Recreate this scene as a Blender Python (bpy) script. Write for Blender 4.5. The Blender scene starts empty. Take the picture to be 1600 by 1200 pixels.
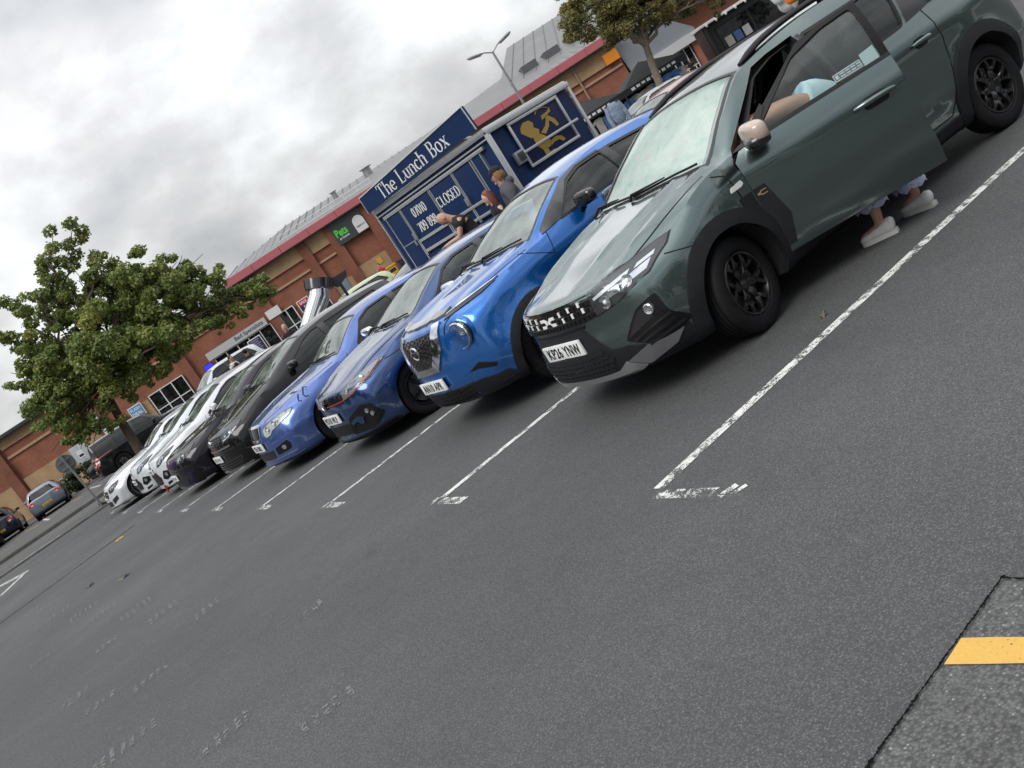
import bpy, bmesh, math, random
import numpy as np
from mathutils import Vector, Matrix
from mathutils.bvhtree import BVHTree
from mathutils.geometry import delaunay_2d_cdt
R = math.radians
PI = math.pi
scene = bpy.context.scene
COL = scene.collection
random.seed(7)
rng = np.random.default_rng(11)

# ------------------------------------------------------------------ camera
YAW, PITCH, ROLL = .46780, .17218, .57439
CAM = Vector((-2.4588, -4.1881, 1.7053))
def _cam():
    cy, sy = math.cos(YAW), math.sin(YAW)
    F = Vector((sy * math.cos(PITCH), cy * math.cos(PITCH), -math.sin(PITCH)))
    R0 = Vector((cy, -sy, 0)); D0 = F.cross(R0)
    if D0.z > 0: D0 = -D0
    c, s = math.cos(ROLL), math.sin(ROLL)
    X = c * R0 + s * D0; D = -s * R0 + c * D0
    m = Matrix((X, -D, -F)).transposed().to_4x4(); m.translation = CAM
    cd = bpy.data.cameras.new('camera'); cd.sensor_width = 36; cd.lens = 36 * 1572.4 / 1600
    cd.clip_start = .05; cd.clip_end = 2000
    co = bpy.data.objects.new('camera', cd); co.matrix_world = m; COL.objects.link(co)
    scene.camera = co
_cam()

# ------------------------------------------------------------------ sky, sun, exposure
SUN_EL, SUN_AZ = R(48), R(250)          # azimuth measured from +Y towards +X
def _world():
    w = bpy.data.worlds.new('World'); scene.world = w; w.use_nodes = True
    nt = w.node_tree; N = nt.nodes; Lk = nt.links; N.clear()
    out = N.new('ShaderNodeOutputWorld')
    sky = N.new('ShaderNodeTexSky'); sky.sky_type = 'NISHITA'; sky.sun_disc = False
    sky.sun_elevation = SUN_EL; sky.sun_rotation = SUN_AZ; sky.dust_density = 3
    b1 = N.new('ShaderNodeBackground'); b1.inputs[1].default_value = .09
    Lk.new(sky.outputs[0], b1.inputs[0])
    tc = N.new('ShaderNodeTexCoord')
    sep = N.new('ShaderNodeSeparateXYZ'); Lk.new(tc.outputs['Generated'], sep.inputs[0])
    def mth(op, a, b=None):
        n = N.new('ShaderNodeMath'); n.operation = op
        for i, v in enumerate((a, b)):
            if v is None: continue
            if isinstance(v, (int, float)): n.inputs[i].default_value = v
            else: Lk.new(v, n.inputs[i])
        return n.outputs[0]
    zz = mth('ADD', mth('ABSOLUTE', sep.outputs[2]), .58)
    cmb = N.new('ShaderNodeCombineXYZ')
    Lk.new(mth('DIVIDE', sep.outputs[0], zz), cmb.inputs[0])
    Lk.new(mth('DIVIDE', sep.outputs[1], zz), cmb.inputs[1])
    n1 = N.new('ShaderNodeTexNoise'); n1.inputs['Scale'].default_value = 3.4
    n1.inputs['Detail'].default_value = 7; n1.inputs['Roughness'].default_value = .52
    n1.inputs['Distortion'].default_value = .12
    mp = N.new('ShaderNodeMapping'); mp.inputs['Location'].default_value = (5.3, 2.2, 0)
    Lk.new(cmb.outputs[0], mp.inputs[0]); Lk.new(mp.outputs[0], n1.inputs['Vector'])
    n2 = N.new('ShaderNodeTexNoise'); n2.inputs['Scale'].default_value = .8
    n2.inputs['Detail'].default_value = 3
    Lk.new(mp.outputs[0], n2.inputs['Vector'])
    # the cloud deck is thinner and so brighter where the photograph shows it
    nrm = N.new('ShaderNodeVectorMath'); nrm.operation = 'DOT_PRODUCT'
    Lk.new(tc.outputs['Generated'], nrm.inputs[0])
    nrm.inputs[1].default_value = (math.sin(R(44)) * math.cos(R(36)), math.cos(R(44)) * math.cos(R(36)), math.sin(R(36)))   # the thin bright part of the cloud, upper right
    halo = N.new('ShaderNodeMapRange'); halo.inputs[1].default_value = -.2; halo.inputs[2].default_value = 1
    halo.inputs[3].default_value = 0; halo.inputs[4].default_value = .13; halo.interpolation_type = 'SMOOTHSTEP'
    Lk.new(nrm.outputs['Value'], halo.inputs[0])
    f = mth('ADD', mth('ADD', mth('MULTIPLY', n1.outputs[0], .75), mth('MULTIPLY', n2.outputs[0], .32)), mth('SUBTRACT', halo.outputs[0], .1))
    rp = N.new('ShaderNodeValToRGB'); e = rp.color_ramp.elements
    e[0].position = .41; e[0].color = (.35, .37, .40, 1)
    e[1].position = .67; e[1].color = (1.05, 1.07, 1.08, 1)
    a = e.new(.48); a.color = (.54, .55, .57, 1)
    a = e.new(.57); a.color = (.72, .725, .73, 1)
    Lk.new(f, rp.inputs[0])
    # overcast sky: brighter overhead than at the horizon (1 + 2 sin e) / 3
    b2 = N.new('ShaderNodeBackground')
    Lk.new(mth('MULTIPLY', mth('ADD', mth('MULTIPLY', mth('MAXIMUM', sep.outputs[2], 0.), 1.7), .70), .83), b2.inputs[1])
    Lk.new(rp.outputs[0], b2.inputs[0])
    mx = N.new('ShaderNodeMixShader'); mx.inputs[0].default_value = .9
    Lk.new(b1.outputs[0], mx.inputs[1]); Lk.new(b2.outputs[0], mx.inputs[2])
    Lk.new(mx.outputs[0], out.inputs[0])
    sl = bpy.data.lights.new('sun', 'SUN'); sl.energy = 1.35; sl.angle = R(32); sl.color = (1, .97, .92)
    so = bpy.data.objects.new('sun', sl); COL.objects.link(so)
    d = Vector((math.sin(SUN_AZ) * math.cos(SUN_EL), math.cos(SUN_AZ) * math.cos(SUN_EL), math.sin(SUN_EL)))
    so.rotation_euler = d.to_track_quat('Z', 'Y').to_euler(); so.location = d * 60
_world()
scene.view_settings.view_transform = 'Standard'; scene.view_settings.look = 'None'
scene.view_settings.gamma = 1; scene.view_settings.exposure = 0.45
scene.view_settings.use_curve_mapping = False
scene.cycles.max_bounces = 8; scene.cycles.transparent_max_bounces = 12
scene.cycles.sample_clamp_indirect = 6

# ------------------------------------------------------------------ materials
MATS = {}
def mat(name, col, rough=.5, metal=0., coat=0., emit=None, spec=.5, var=0., vscale=6., bump=0., bscale=60., rvar=0., coat_rough=.03):
    """principled material, colour gently varied by noise in object space"""
    if name in MATS: return MATS[name]
    m = bpy.data.materials.new(name); m.use_nodes = True; MATS[name] = m
    nt = m.node_tree; N = nt.nodes; L = nt.links; P = N['Principled BSDF']
    P.inputs['Base Color'].default_value = (*col, 1); P.inputs['Roughness'].default_value = rough
    P.inputs['Metallic'].default_value = metal; P.inputs['Coat Weight'].default_value = coat
    P.inputs['Coat Roughness'].default_value = coat_rough; P.inputs['Specular IOR Level'].default_value = spec
    if emit: P.inputs['Emission Color'].default_value = (*emit[:3], 1); P.inputs['Emission Strength'].default_value = emit[3]
    if var or bump or rvar:
        tc = N.new('ShaderNodeTexCoord')
    if var or rvar:
        n = N.new('ShaderNodeTexNoise'); n.inputs['Scale'].default_value = vscale; n.inputs['Detail'].default_value = 6
        n.inputs['Roughness'].default_value = .65
        L.new(tc.outputs['Object'], n.inputs['Vector'])
        if var:
            rp = N.new('ShaderNodeValToRGB')
            rp.color_ramp.elements[0].position = .3; rp.color_ramp.elements[1].position = .7
            rp.color_ramp.elements[0].color = (*[max(0, c * (1 - var)) for c in col], 1)
            rp.color_ramp.elements[1].color = (*[min(1, c * (1 + var)) for c in col], 1)
            L.new(n.outputs[0], rp.inputs[0]); L.new(rp.outputs[0], P.inputs['Base Color'])
        if rvar:
            mr = N.new('ShaderNodeMapRange'); mr.inputs[1].default_value = .3; mr.inputs[2].default_value = .7
            mr.inputs[3].default_value = max(.02, rough - rvar); mr.inputs[4].default_value = min(1, rough + rvar)
            L.new(n.outputs[0], mr.inputs[0]); L.new(mr.outputs[0], P.inputs['Roughness'])
    if bump:
        nb = N.new('ShaderNodeTexNoise'); nb.inputs['Scale'].default_value = bscale; nb.inputs['Detail'].default_value = 4
        L.new(tc.outputs['Object'], nb.inputs['Vector'])
        b = N.new('ShaderNodeBump'); b.inputs['Strength'].default_value = bump; b.inputs['Distance'].default_value = .01
        L.new(nb.outputs[0], b.inputs['Height']); L.new(b.outputs[0], P.inputs['Normal'])
    return m

def paint(name, col, metal=.35, rough=.38, dirt=.5):
    """car paint: metal flake base, clear coat, a thin film of road dust low on the body"""
    if name in MATS: return MATS[name]
    m = bpy.data.materials.new(name); m.use_nodes = True; MATS[name] = m
    nt = m.node_tree; N = nt.nodes; L = nt.links; P = N['Principled BSDF']
    tc = N.new('ShaderNodeTexCoord')
    fl = N.new('ShaderNodeTexVoronoi'); fl.inputs['Scale'].default_value = 900
    L.new(tc.outputs['Object'], fl.inputs['Vector'])
    mixf = N.new('ShaderNodeMix'); mixf.data_type = 'RGBA'
    mixf.inputs[6].default_value = (*[c * .86 for c in col], 1); mixf.inputs[7].default_value = (*[min(1, c * 1.16 + .004) for c in col], 1)
    L.new(fl.outputs['Color'], mixf.inputs[0])
    dn = N.new('ShaderNodeTexNoise'); dn.inputs['Scale'].default_value = 5; dn.inputs['Detail'].default_value = 8; dn.inputs['Roughness'].default_value = .7
    L.new(tc.outputs['Object'], dn.inputs['Vector'])
    sp = N.new('ShaderNodeSeparateXYZ'); L.new(tc.outputs['Object'], sp.inputs[0])
    zr = N.new('ShaderNodeMapRange'); zr.inputs[1].default_value = .15; zr.inputs[2].default_value = .75
    zr.inputs[3].default_value = .55 * dirt; zr.inputs[4].default_value = .06 * dirt
    L.new(sp.outputs[2], zr.inputs[0])
    ml = N.new('ShaderNodeMath'); ml.operation = 'MULTIPLY'; L.new(zr.outputs[0], ml.inputs[0]); L.new(dn.outputs[0], ml.inputs[1])
    mixd = N.new('ShaderNodeMix'); mixd.data_type = 'RGBA'; mixd.inputs[7].default_value = (.16, .15, .135, 1)
    L.new(ml.outputs[0], mixd.inputs[0]); L.new(mixf.outputs[2], mixd.inputs[6]); L.new(mixd.outputs[2], P.inputs['Base Color'])
    P.inputs['Metallic'].default_value = metal; P.inputs['Roughness'].default_value = rough
    if max(col) < .03: P.inputs['Specular IOR Level'].default_value = .15
    P.inputs['Coat Weight'].default_value = 1.; P.inputs['Coat IOR'].default_value = 1.6 if max(col) > .03 else 1.42
    cr = N.new('ShaderNodeMapRange'); cr.inputs[3].default_value = .01; cr.inputs[4].default_value = .06
    L.new(dn.outputs[0], cr.inputs[0]); L.new(cr.outputs[0], P.inputs['Coat Roughness'])
    return m

def glass(name, tint, ior=1.5, dust=.04, dcol=(.7, .74, .7)):
    if name in MATS: return MATS[name]
    m = bpy.data.materials.new(name); m.use_nodes = True; MATS[name] = m
    nt = m.node_tree; N = nt.nodes; L = nt.links; N.clear()
    o = N.new('ShaderNodeOutputMaterial'); t = N.new('ShaderNodeBsdfTransparent'); t.inputs[0].default_value = (*tint, 1)
    g = N.new('ShaderNodeBsdfGlossy'); g.inputs['Roughness'].default_value = .015; g.inputs[0].default_value = (.96, 1, .98, 1)
    f = N.new('ShaderNodeFresnel'); ge = N.new('ShaderNodeNewGeometry')      # same sheen from either face of the pane
    io = N.new('ShaderNodeMix'); io.inputs[2].default_value = ior; io.inputs[3].default_value = 1 / ior
    L.new(ge.outputs['Backfacing'], io.inputs[0]); L.new(io.outputs[0], f.inputs[0])
    mx = N.new('ShaderNodeMixShader'); L.new(f.outputs[0], mx.inputs[0]); L.new(t.outputs[0], mx.inputs[1]); L.new(g.outputs[0], mx.inputs[2])
    d = N.new('ShaderNodeBsdfDiffuse'); d.inputs[0].default_value = (*dcol, 1)
    tc = N.new('ShaderNodeTexCoord'); n = N.new('ShaderNodeTexNoise'); n.inputs['Scale'].default_value = 4; n.inputs['Detail'].default_value = 8
    L.new(tc.outputs['Object'], n.inputs['Vector'])
    mr = N.new('ShaderNodeMapRange'); mr.inputs[1].default_value = .35; mr.inputs[2].default_value = .75; mr.inputs[3].default_value = dust * .3; mr.inputs[4].default_value = dust * 1.7
    L.new(n.outputs[0], mr.inputs[0])
    m2 = N.new('ShaderNodeMixShader'); L.new(mr.outputs[0], m2.inputs[0]); L.new(mx.outputs[0], m2.inputs[1]); L.new(d.outputs[0], m2.inputs[2])
    L.new(m2.outputs[0], o.inputs[0])
    return m

BLACK_GLOSS = mat('black gloss', (.010, .010, .011), .12, coat=.6)
BLACK_PLASTIC = mat('black plastic', (.008, .008, .009), .48, spec=.25, var=.25, vscale=9, bump=.08, bscale=300)
GREY_PLASTIC = mat('grey plastic', (.11, .11, .12), .5, var=.1)
RUBBER = mat('tyre rubber', (.010, .010, .011), .7, spec=.22, var=.3, vscale=8, bump=.1, bscale=120)
GASKET = mat('gasket', (.007, .007, .008), .35)
SEAM = mat('shut line', (.004, .004, .004), .9)
CABIN = mat('cabin lining', (.014, .014, .016), .85)
SEATM = mat('seat cloth', (.022, .022, .026), .9, var=.2, vscale=30)
CHROME = mat('chrome', (.72, .73, .75), .09, 1.)
ALLOY = mat('alloy', (.42, .43, .45), .3, .9)
DARK_ALLOY = mat('dark alloy', (.010, .010, .011), .24, .2, coat=.2)
DISC = mat('brake disc', (.30, .29, .28), .35, .9, var=.2)
WHITE_PLATE = mat('plate white', (.86, .87, .86), .35, var=.06, vscale=12)
YELLOW_PLATE = mat('plate yellow', (.62, .42, .03), .35)
PLATE_INK = mat('plate ink', (.006, .006, .006), .4)
LAMP_CLEAR = glass('lamp lens', (.86, .88, .9), 1.5, .015)
LAMP_REFL = mat('lamp reflector', (.66, .67, .70), .14, .9)
LAMP_DARK = mat('lamp housing', (.05, .05, .055), .3, .3)
LAMP_WHITE = mat('lamp strip', (.80, .81, .82), .25)
TAIL_RED = mat('tail lamp red', (.42, .012, .018), .12, coat=1.)
SCREEN = glass('windscreen glass', (.72, .80, .76), 3.1, .14, (.62, .72, .66))
SIDE = glass('side glass', (.62, .70, .68), 1.6, .03)
PRIVACY = glass('dark side glass', (.08, .09, .095), 1.55, .015)
WHITE = mat('white print', (.78, .78, .76), .5)
RED = mat('red trim', (.45, .02, .025), .35)
SKIN = mat('skin', (.48, .27, .19), .55, var=.08, vscale=14)
SKIN_P = mat('skin pale', (.56, .35, .25), .55, var=.08, vscale=14)

# ------------------------------------------------------------------ objects
def tag(o, label=None, cat=None, group=None, kind=None):
    if label: o['label'] = label
    if cat: o['category'] = cat
    if group: o['group'] = group
    if kind: o['kind'] = kind
    return o

def empty(name, loc=(0, 0, 0), rz=0., label=None, cat=None, group=None):
    o = bpy.data.objects.new(name, None); o.empty_display_size = .3
    o.location = loc; o.rotation_euler = (0, 0, rz); COL.objects.link(o)
    return tag(o, label, cat, group)

def sharp(me, ang=35):
    me.shade_smooth()
    me.set_sharp_from_angle(angle=R(ang))

def link(name, me, parent=None, smooth=35):
    o = bpy.data.objects.new(name, me); COL.objects.link(o); me.name = name
    if parent: o.parent = parent
    if smooth: sharp(me, smooth)
    return o

class MB:
    """collects shapes for ONE mesh object; each shape may carry its own material slot"""
    def __init__(s): s.v = []; s.f = []; s.m = []; s.mats = []
    def slot(s, m):
        if m not in s.mats: s.mats.append(m)
        return s.mats.index(m)
    def add(s, vs, fs, m=None):
        b = len(s.v); s.v += [tuple(v) for v in vs]; k = s.slot(m) if m else 0
        for f in fs: s.f.append(tuple(i + b for i in f)); s.m.append(k)
        return s
    def xf(s, M, start=0):
        for i in range(start, len(s.v)): s.v[i] = tuple(M @ Vector(s.v[i]))
        return s
    def box(s, a, b, m=None, M=None, bev=0.):
        x0, y0, z0 = a; x1, y1, z1 = b
        if bev > 0:
            e = min(bev, .49 * min(abs(x1 - x0), abs(y1 - y0), abs(z1 - z0)))
            bm = bmesh.new(); bmesh.ops.create_cube(bm, size=1)
            for v in bm.verts: v.co = Vector(((x0 + x1) / 2 + v.co.x * (x1 - x0), (y0 + y1) / 2 + v.co.y * (y1 - y0), (z0 + z1) / 2 + v.co.z * (z1 - z0)))
            bmesh.ops.bevel(bm, geom=bm.edges[:], offset=e, segments=2, affect='EDGES', profile=.6)
            vs = [v.co.copy() for v in bm.verts]; bm.verts.index_update(); fs = [[v.index for v in f.verts] for f in bm.faces]; bm.free()
        else:
            vs = [Vector(c) for c in ((x0, y0, z0), (x1, y0, z0), (x1, y1, z0), (x0, y1, z0), (x0, y0, z1), (x1, y0, z1), (x1, y1, z1), (x0, y1, z1))]
            fs = [(0, 3, 2, 1), (4, 5, 6, 7), (0, 1, 5, 4), (1, 2, 6, 5), (2, 3, 7, 6), (3, 0, 4, 7)]
        if M: vs = [M @ v for v in vs]
        return s.add(vs, fs, m)
    def tube(s, path, r, n=8, m=None, cap=True, flat=1.):
        path = [Vector(p) for p in path]; k = len(path); vs = []; fs = []
        rr = r if isinstance(r, (list, tuple)) else [r] * k
        up = None
        for i, p in enumerate(path):
            t = (path[min(i + 1, k - 1)] - path[max(i - 1, 0)])
            t = t.normalized() if t.length > 1e-9 else Vector((0, 0, 1))
            if up is None:
                up = Vector((0, 0, 1)) if abs(t.z) < .9 else Vector((1, 0, 0))
            a = t.cross(up)
            a = a.normalized() if a.length > 1e-6 else t.orthogonal().normalized()
            b = a.cross(t).normalized(); up = b
            for j in range(n):
                w = 2 * PI * j / n; vs.append(p + a * (math.cos(w) * rr[i]) + b * (math.sin(w) * rr[i] * flat))
        for i in range(k - 1):
            for j in range(n):
                fs.append((i * n + j, i * n + (j + 1) % n, (i + 1) * n + (j + 1) % n, (i + 1) * n + j))
        if cap: fs.append(tuple(range(n))[::-1]); fs.append(tuple(range((k - 1) * n, k * n)))
        return s.add(vs, fs, m)
    def lathe(s, prof, n=32, axis='z', m=None, close=False, M=None):
        """prof: (radius, height) list turned round the axis"""
        vs = []; fs = []; k = len(prof)
        for i in range(n):
            w = 2 * PI * i / n; c, q = math.cos(w), math.sin(w)
            for r, h in prof:
                vs.append(Vector((r * c, r * q, h)) if axis == 'z' else Vector((r * c, h, r * q)))
        for i in range(n):
            j = (i + 1) % n
            for t in range(k if close else k - 1):
                u = (t + 1) % k; fs.append((i * k + t, j * k + t, j * k + u, i * k + u))
        if M: vs = [M @ v for v in vs]
        return s.add(vs, fs, m)
    def blob(s, c, r, n=12, e=1., m=None, M=None):
        """superellipsoid; e<1 boxier"""
        vs = []; fs = []; k = n // 2
        sg = lambda t: math.copysign(abs(t) ** e, t)
        for i in range(k + 1):
            a = -PI / 2 + PI * i / k
            for j in range(n):
                b = 2 * PI * j / n
                vs.append(Vector((c[0] + r[0] * sg(math.cos(a)) * sg(math.cos(b)), c[1] + r[1] * sg(math.cos(a)) * sg(math.sin(b)), c[2] + r[2] * sg(math.sin(a)))))
        for i in range(k):
            for j in range(n): fs.append((i * n + j, i * n + (j + 1) % n, (i + 1) * n + (j + 1) % n, (i + 1) * n + j))
        if M: vs = [M @ v for v in vs]
        return s.add(vs, fs, m)
    def prism(s, poly, h0, h1, axis='z', m=None, M=None):
        """flat polygon given thickness. axis z: (x,y); y: (x,z); x: (y,z)"""
        tri = delaunay_2d_cdt([Vector(p) for p in poly], [], [list(range(len(poly)))], 1, 1e-6)
        pv, pf = tri[0], tri[2]
        put = {'z': lambda p, h: Vector((p[0], p[1], h)), 'y': lambda p, h: Vector((p[0], h, p[1])), 'x': lambda p, h: Vector((h, p[0], p[1]))}[axis]
        vs = [put(p, h0) for p in pv] + [put(p, h1) for p in pv]; k = len(pv)
        fs = [tuple(f)[::-1] for f in pf] + [tuple(i + k for i in f) for f in pf]
        n = len(poly); b = len(vs); vs += [put(p, h0) for p in poly] + [put(p, h1) for p in poly]
        fs += [(b + i, b + (i + 1) % n, b + n + (i + 1) % n, b + n + i) for i in range(n)]
        if M: vs = [M @ v for v in vs]
        return s.add(vs, fs, m)
    def mesh(s, name, m=None, merge=False, recalc=True):
        me = bpy.data.meshes.new(name); me.from_pydata(s.v, [], s.f)
        ms = s.mats or ([m] if m else [])
        for q in ms: me.materials.append(q)
        if len(ms) > 1: me.polygons.foreach_set('material_index', s.m)
        if recalc or merge:
            bm = bmesh.new(); bm.from_mesh(me)
            if merge: bmesh.ops.remove_doubles(bm, verts=bm.verts, dist=1e-5)
            bmesh.ops.recalc_face_normals(bm, faces=bm.faces); bm.to_mesh(me); bm.free()
        me.update(); return me
    def build(s, name, m=None, parent=None, smooth=35, merge=False, recalc=True):
        return link(name, s.mesh(name, m, merge, recalc), parent, smooth)

def dup(o, parent=None):
    c = o.copy(); COL.objects.link(c)
    if parent is not None: c.parent = parent
    for ch in list(o.children): dup(ch, c)
    return c

_txt = {}
def text_mesh(txt, size=.1, sx=1., ext=.002, bold=0., align='CENTER', spacing=1.):
    """lettering as a mesh in the XY plane, centred"""
    cu = bpy.data.curves.new('t', 'FONT'); cu.body = txt; cu.size = size; cu.extrude = ext; cu.offset = bold
    cu.align_x = align; cu.align_y = 'CENTER'; cu.resolution_u = 3; cu.space_character = spacing
    o = bpy.data.objects.new('t', cu); COL.objects.link(o)
    dg = bpy.context.evaluated_depsgraph_get(); me = bpy.data.meshes.new_from_object(o.evaluated_get(dg))
    bpy.data.objects.remove(o); bpy.data.curves.remove(cu)
    n = len(me.vertices); co = np.empty(n * 3); me.vertices.foreach_get('co', co); co = co.reshape(-1, 3)
    if n:
        if align == 'CENTER': co[:, 0] -= (co[:, 0].min() + co[:, 0].max()) / 2
        co[:, 1] -= (co[:, 1].min() + co[:, 1].max()) / 2
        co[:, 0] *= sx
    me.vertices.foreach_set('co', co.ravel()); me.update()
    return me

def frame(origin, xdir, ydir):
    """matrix whose X and Y axes are the given directions (text plane)"""
    x = Vector(xdir).normalized(); y = Vector(ydir); y = (y - x * y.dot(x)).normalized(); z = x.cross(y)
    m = Matrix((x, y, z)).transposed().to_4x4(); m.translation = Vector(origin); return m

def put_text(name, txt, M, m, parent, **k):
    me = text_mesh(txt, **k); me.transform(M); me.materials.clear(); me.materials.append(m)
    return link(name, me, parent, 0)

def pchip(xs, ys, x):
    xs = np.asarray(xs, float); ys = np.asarray(ys, float); x = np.clip(np.asarray(x, float), xs[0], xs[-1])
    h = np.diff(xs); d = np.diff(ys) / h; n = len(xs); m = np.zeros(n)
    if n == 2: return ys[0] + d[0] * (x - xs[0])
    for i in range(1, n - 1):
        if d[i - 1] * d[i] > 0:
            w1 = 2 * h[i] + h[i - 1]; w2 = h[i] + 2 * h[i - 1]; m[i] = (w1 + w2) / (w1 / d[i - 1] + w2 / d[i])
    m[0] = d[0]; m[-1] = d[-1]
    k = np.clip(np.searchsorted(xs, x, 'right') - 1, 0, n - 2); t = (x - xs[k]) / h[k]
    return ((2 * t**3 - 3 * t**2 + 1) * ys[k] + (t**3 - 2 * t**2 + t) * h[k] * m[k] + (-2 * t**3 + 3 * t**2) * ys[k + 1] + (t**3 - t**2) * h[k] * m[k + 1])

def inside(p, poly):
    x, y = p; r = False; n = len(poly); j = n - 1
    for i in range(n):
        xi, yi = poly[i]; xj, yj = poly[j]
        if (yi > y) != (yj > y) and x < (xj - xi) * (y - yi) / (yj - yi) + xi: r = not r
        j = i
    return r

def rounded(poly, r, n=4):
    out = []; k = len(poly)
    for i in range(k):
        p = Vector(poly[i]); a = Vector(poly[i - 1]) - p; b = Vector(poly[(i + 1) % k]) - p
        rr = r[i] if isinstance(r, (list, tuple)) else r
        d = min(rr, a.length * .45, b.length * .45)
        if d < 1e-5: out.append(tuple(p)); continue
        A = p + a.normalized() * d; B = p + b.normalized() * d
        for t in range(n + 1):
            u = t / n; out.append(tuple(A * (1 - u)**2 + p * (2 * u * (1 - u)) + B * u * u))
    return out

def offset_poly(poly, d):
    """positive d grows the outline"""
    k = len(poly); ar = sum(poly[i][0] * poly[(i + 1) % k][1] - poly[(i + 1) % k][0] * poly[i][1] for i in range(k))
    s = 1 if ar > 0 else -1; out = []
    for i in range(k):
        p = Vector(poly[i]); a = (p - Vector(poly[i - 1])); b = (Vector(poly[(i + 1) % k]) - p)
        if a.length < 1e-9 or b.length < 1e-9: out.append(tuple(p)); continue
        na = Vector((a.y, -a.x)).normalized() * s; nb = Vector((b.y, -b.x)).normalized() * s
        m = na + nb
        m = m / max(m.length_squared / 2, .35) if m.length > 1e-6 else na
        out.append(tuple(p + m * d))
    return out

def circle(c, r, n=24, ry=None):
    return [(c[0] + r * math.cos(2 * PI * i / n), c[1] + (ry or r) * math.sin(2 * PI * i / n)) for i in range(n)]
# ------------------------------------------------------------------ car bodies: x runs from the nose to the tail, y to the car's right, z up
def car_tables(p):
    L, W = p['L'], p['W']; cx, cz = p['cowl']; rx, rz = p['roof0']; kx, kz = p['peak']; ex, ez = p['roof1']; tx, tz = p['tail']
    h0 = p['hood0']; b0, b1 = p['belt']; ra = p.get('roofw', W * .69); zb = p.get('zb', .19)
    hm = p.get('hood_mid', (cx * .5, h0 + (cz - h0) * .62))
    T = {}
    T['zb'] = [(0, zb + .03), (.35, zb), (L - .9, zb), (L, zb + .13)]
    T['wl'] = [(0, W * .84), (.35, W * .93), (p['fo'] + .4, W * .945), (L - .9, W * .945), (L, W * .87)]
    T['wm'] = [(0, W * .93), (.4, W * .98), (p['fo'], W * .995), (p['fo'] + .7, W * .975), (L - 1.5, W * .98), (L - .8, W * .995), (L, W * .94)]
    zm = p.get('zm', (.52, .55)); T['zm'] = [(0, zm[0]), (L, zm[1])]
    T['ws'] = [(0, W * .88), (.4, W * .965), (1.1, W * .985), (L - 1.2, W * .985), (L - .4, W * .96), (L, W * .90)]
    T['zs'] = [(0, h0 - .16), (.5, h0 - .06), (cx, b0 - .13), (ex, b1 - .14), (L, b1 - .18)]
    T['wf'] = [(0, W * .76), (.35, W * .87), (cx, W * .925), (cx + 1.2, W * .93), (ex, W * .90), (L, W * .80)]
    T['zf'] = [(0, h0 - .055), (.35, h0 + .0), (cx, b0), (ex, b1), (L, min(b1, tz) - .03)]
    T['wr'] = [(0, W * .62), (.35, W * .72), (cx - .12, W * .80), (cx + .05, W * .80), ((cx + rx) / 2, (W * .80 + ra) / 2 + .01), (rx, ra), (kx, ra + .01), (ex, ra - .015), (tx, W * .72), (L, W * .70)]
    edge = p.get('edge', .055)
    T['zr'] = [(0, h0 - .02), (.35, (h0 + hm[1]) / 2 + .005), (cx - .12, cz - .035), (cx + .05, cz + .0), ((cx + rx) / 2, (cz + rz) / 2 - .02), (rx, rz - edge), (kx, kz - edge), (ex, ez - edge), (tx, tz - .03), (L, tz - .07)]
    T['zt'] = [(0, h0), (.12, h0 + .028), hm, (cx - .04, cz), (cx + .05, cz + .03), ((cx + rx) / 2, (cz + rz) / 2 + p.get('wsbulge', .03)), (rx, rz), (kx, kz), (ex, ez), ((ex + tx) / 2, (ez + tz) / 2 + .04), (tx, tz), (L, tz - .05)]
    for k, v in p.get('over', {}).items(): T[k] = v
    for k in T: T[k] = sorted(set(T[k]))
    return T

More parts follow.
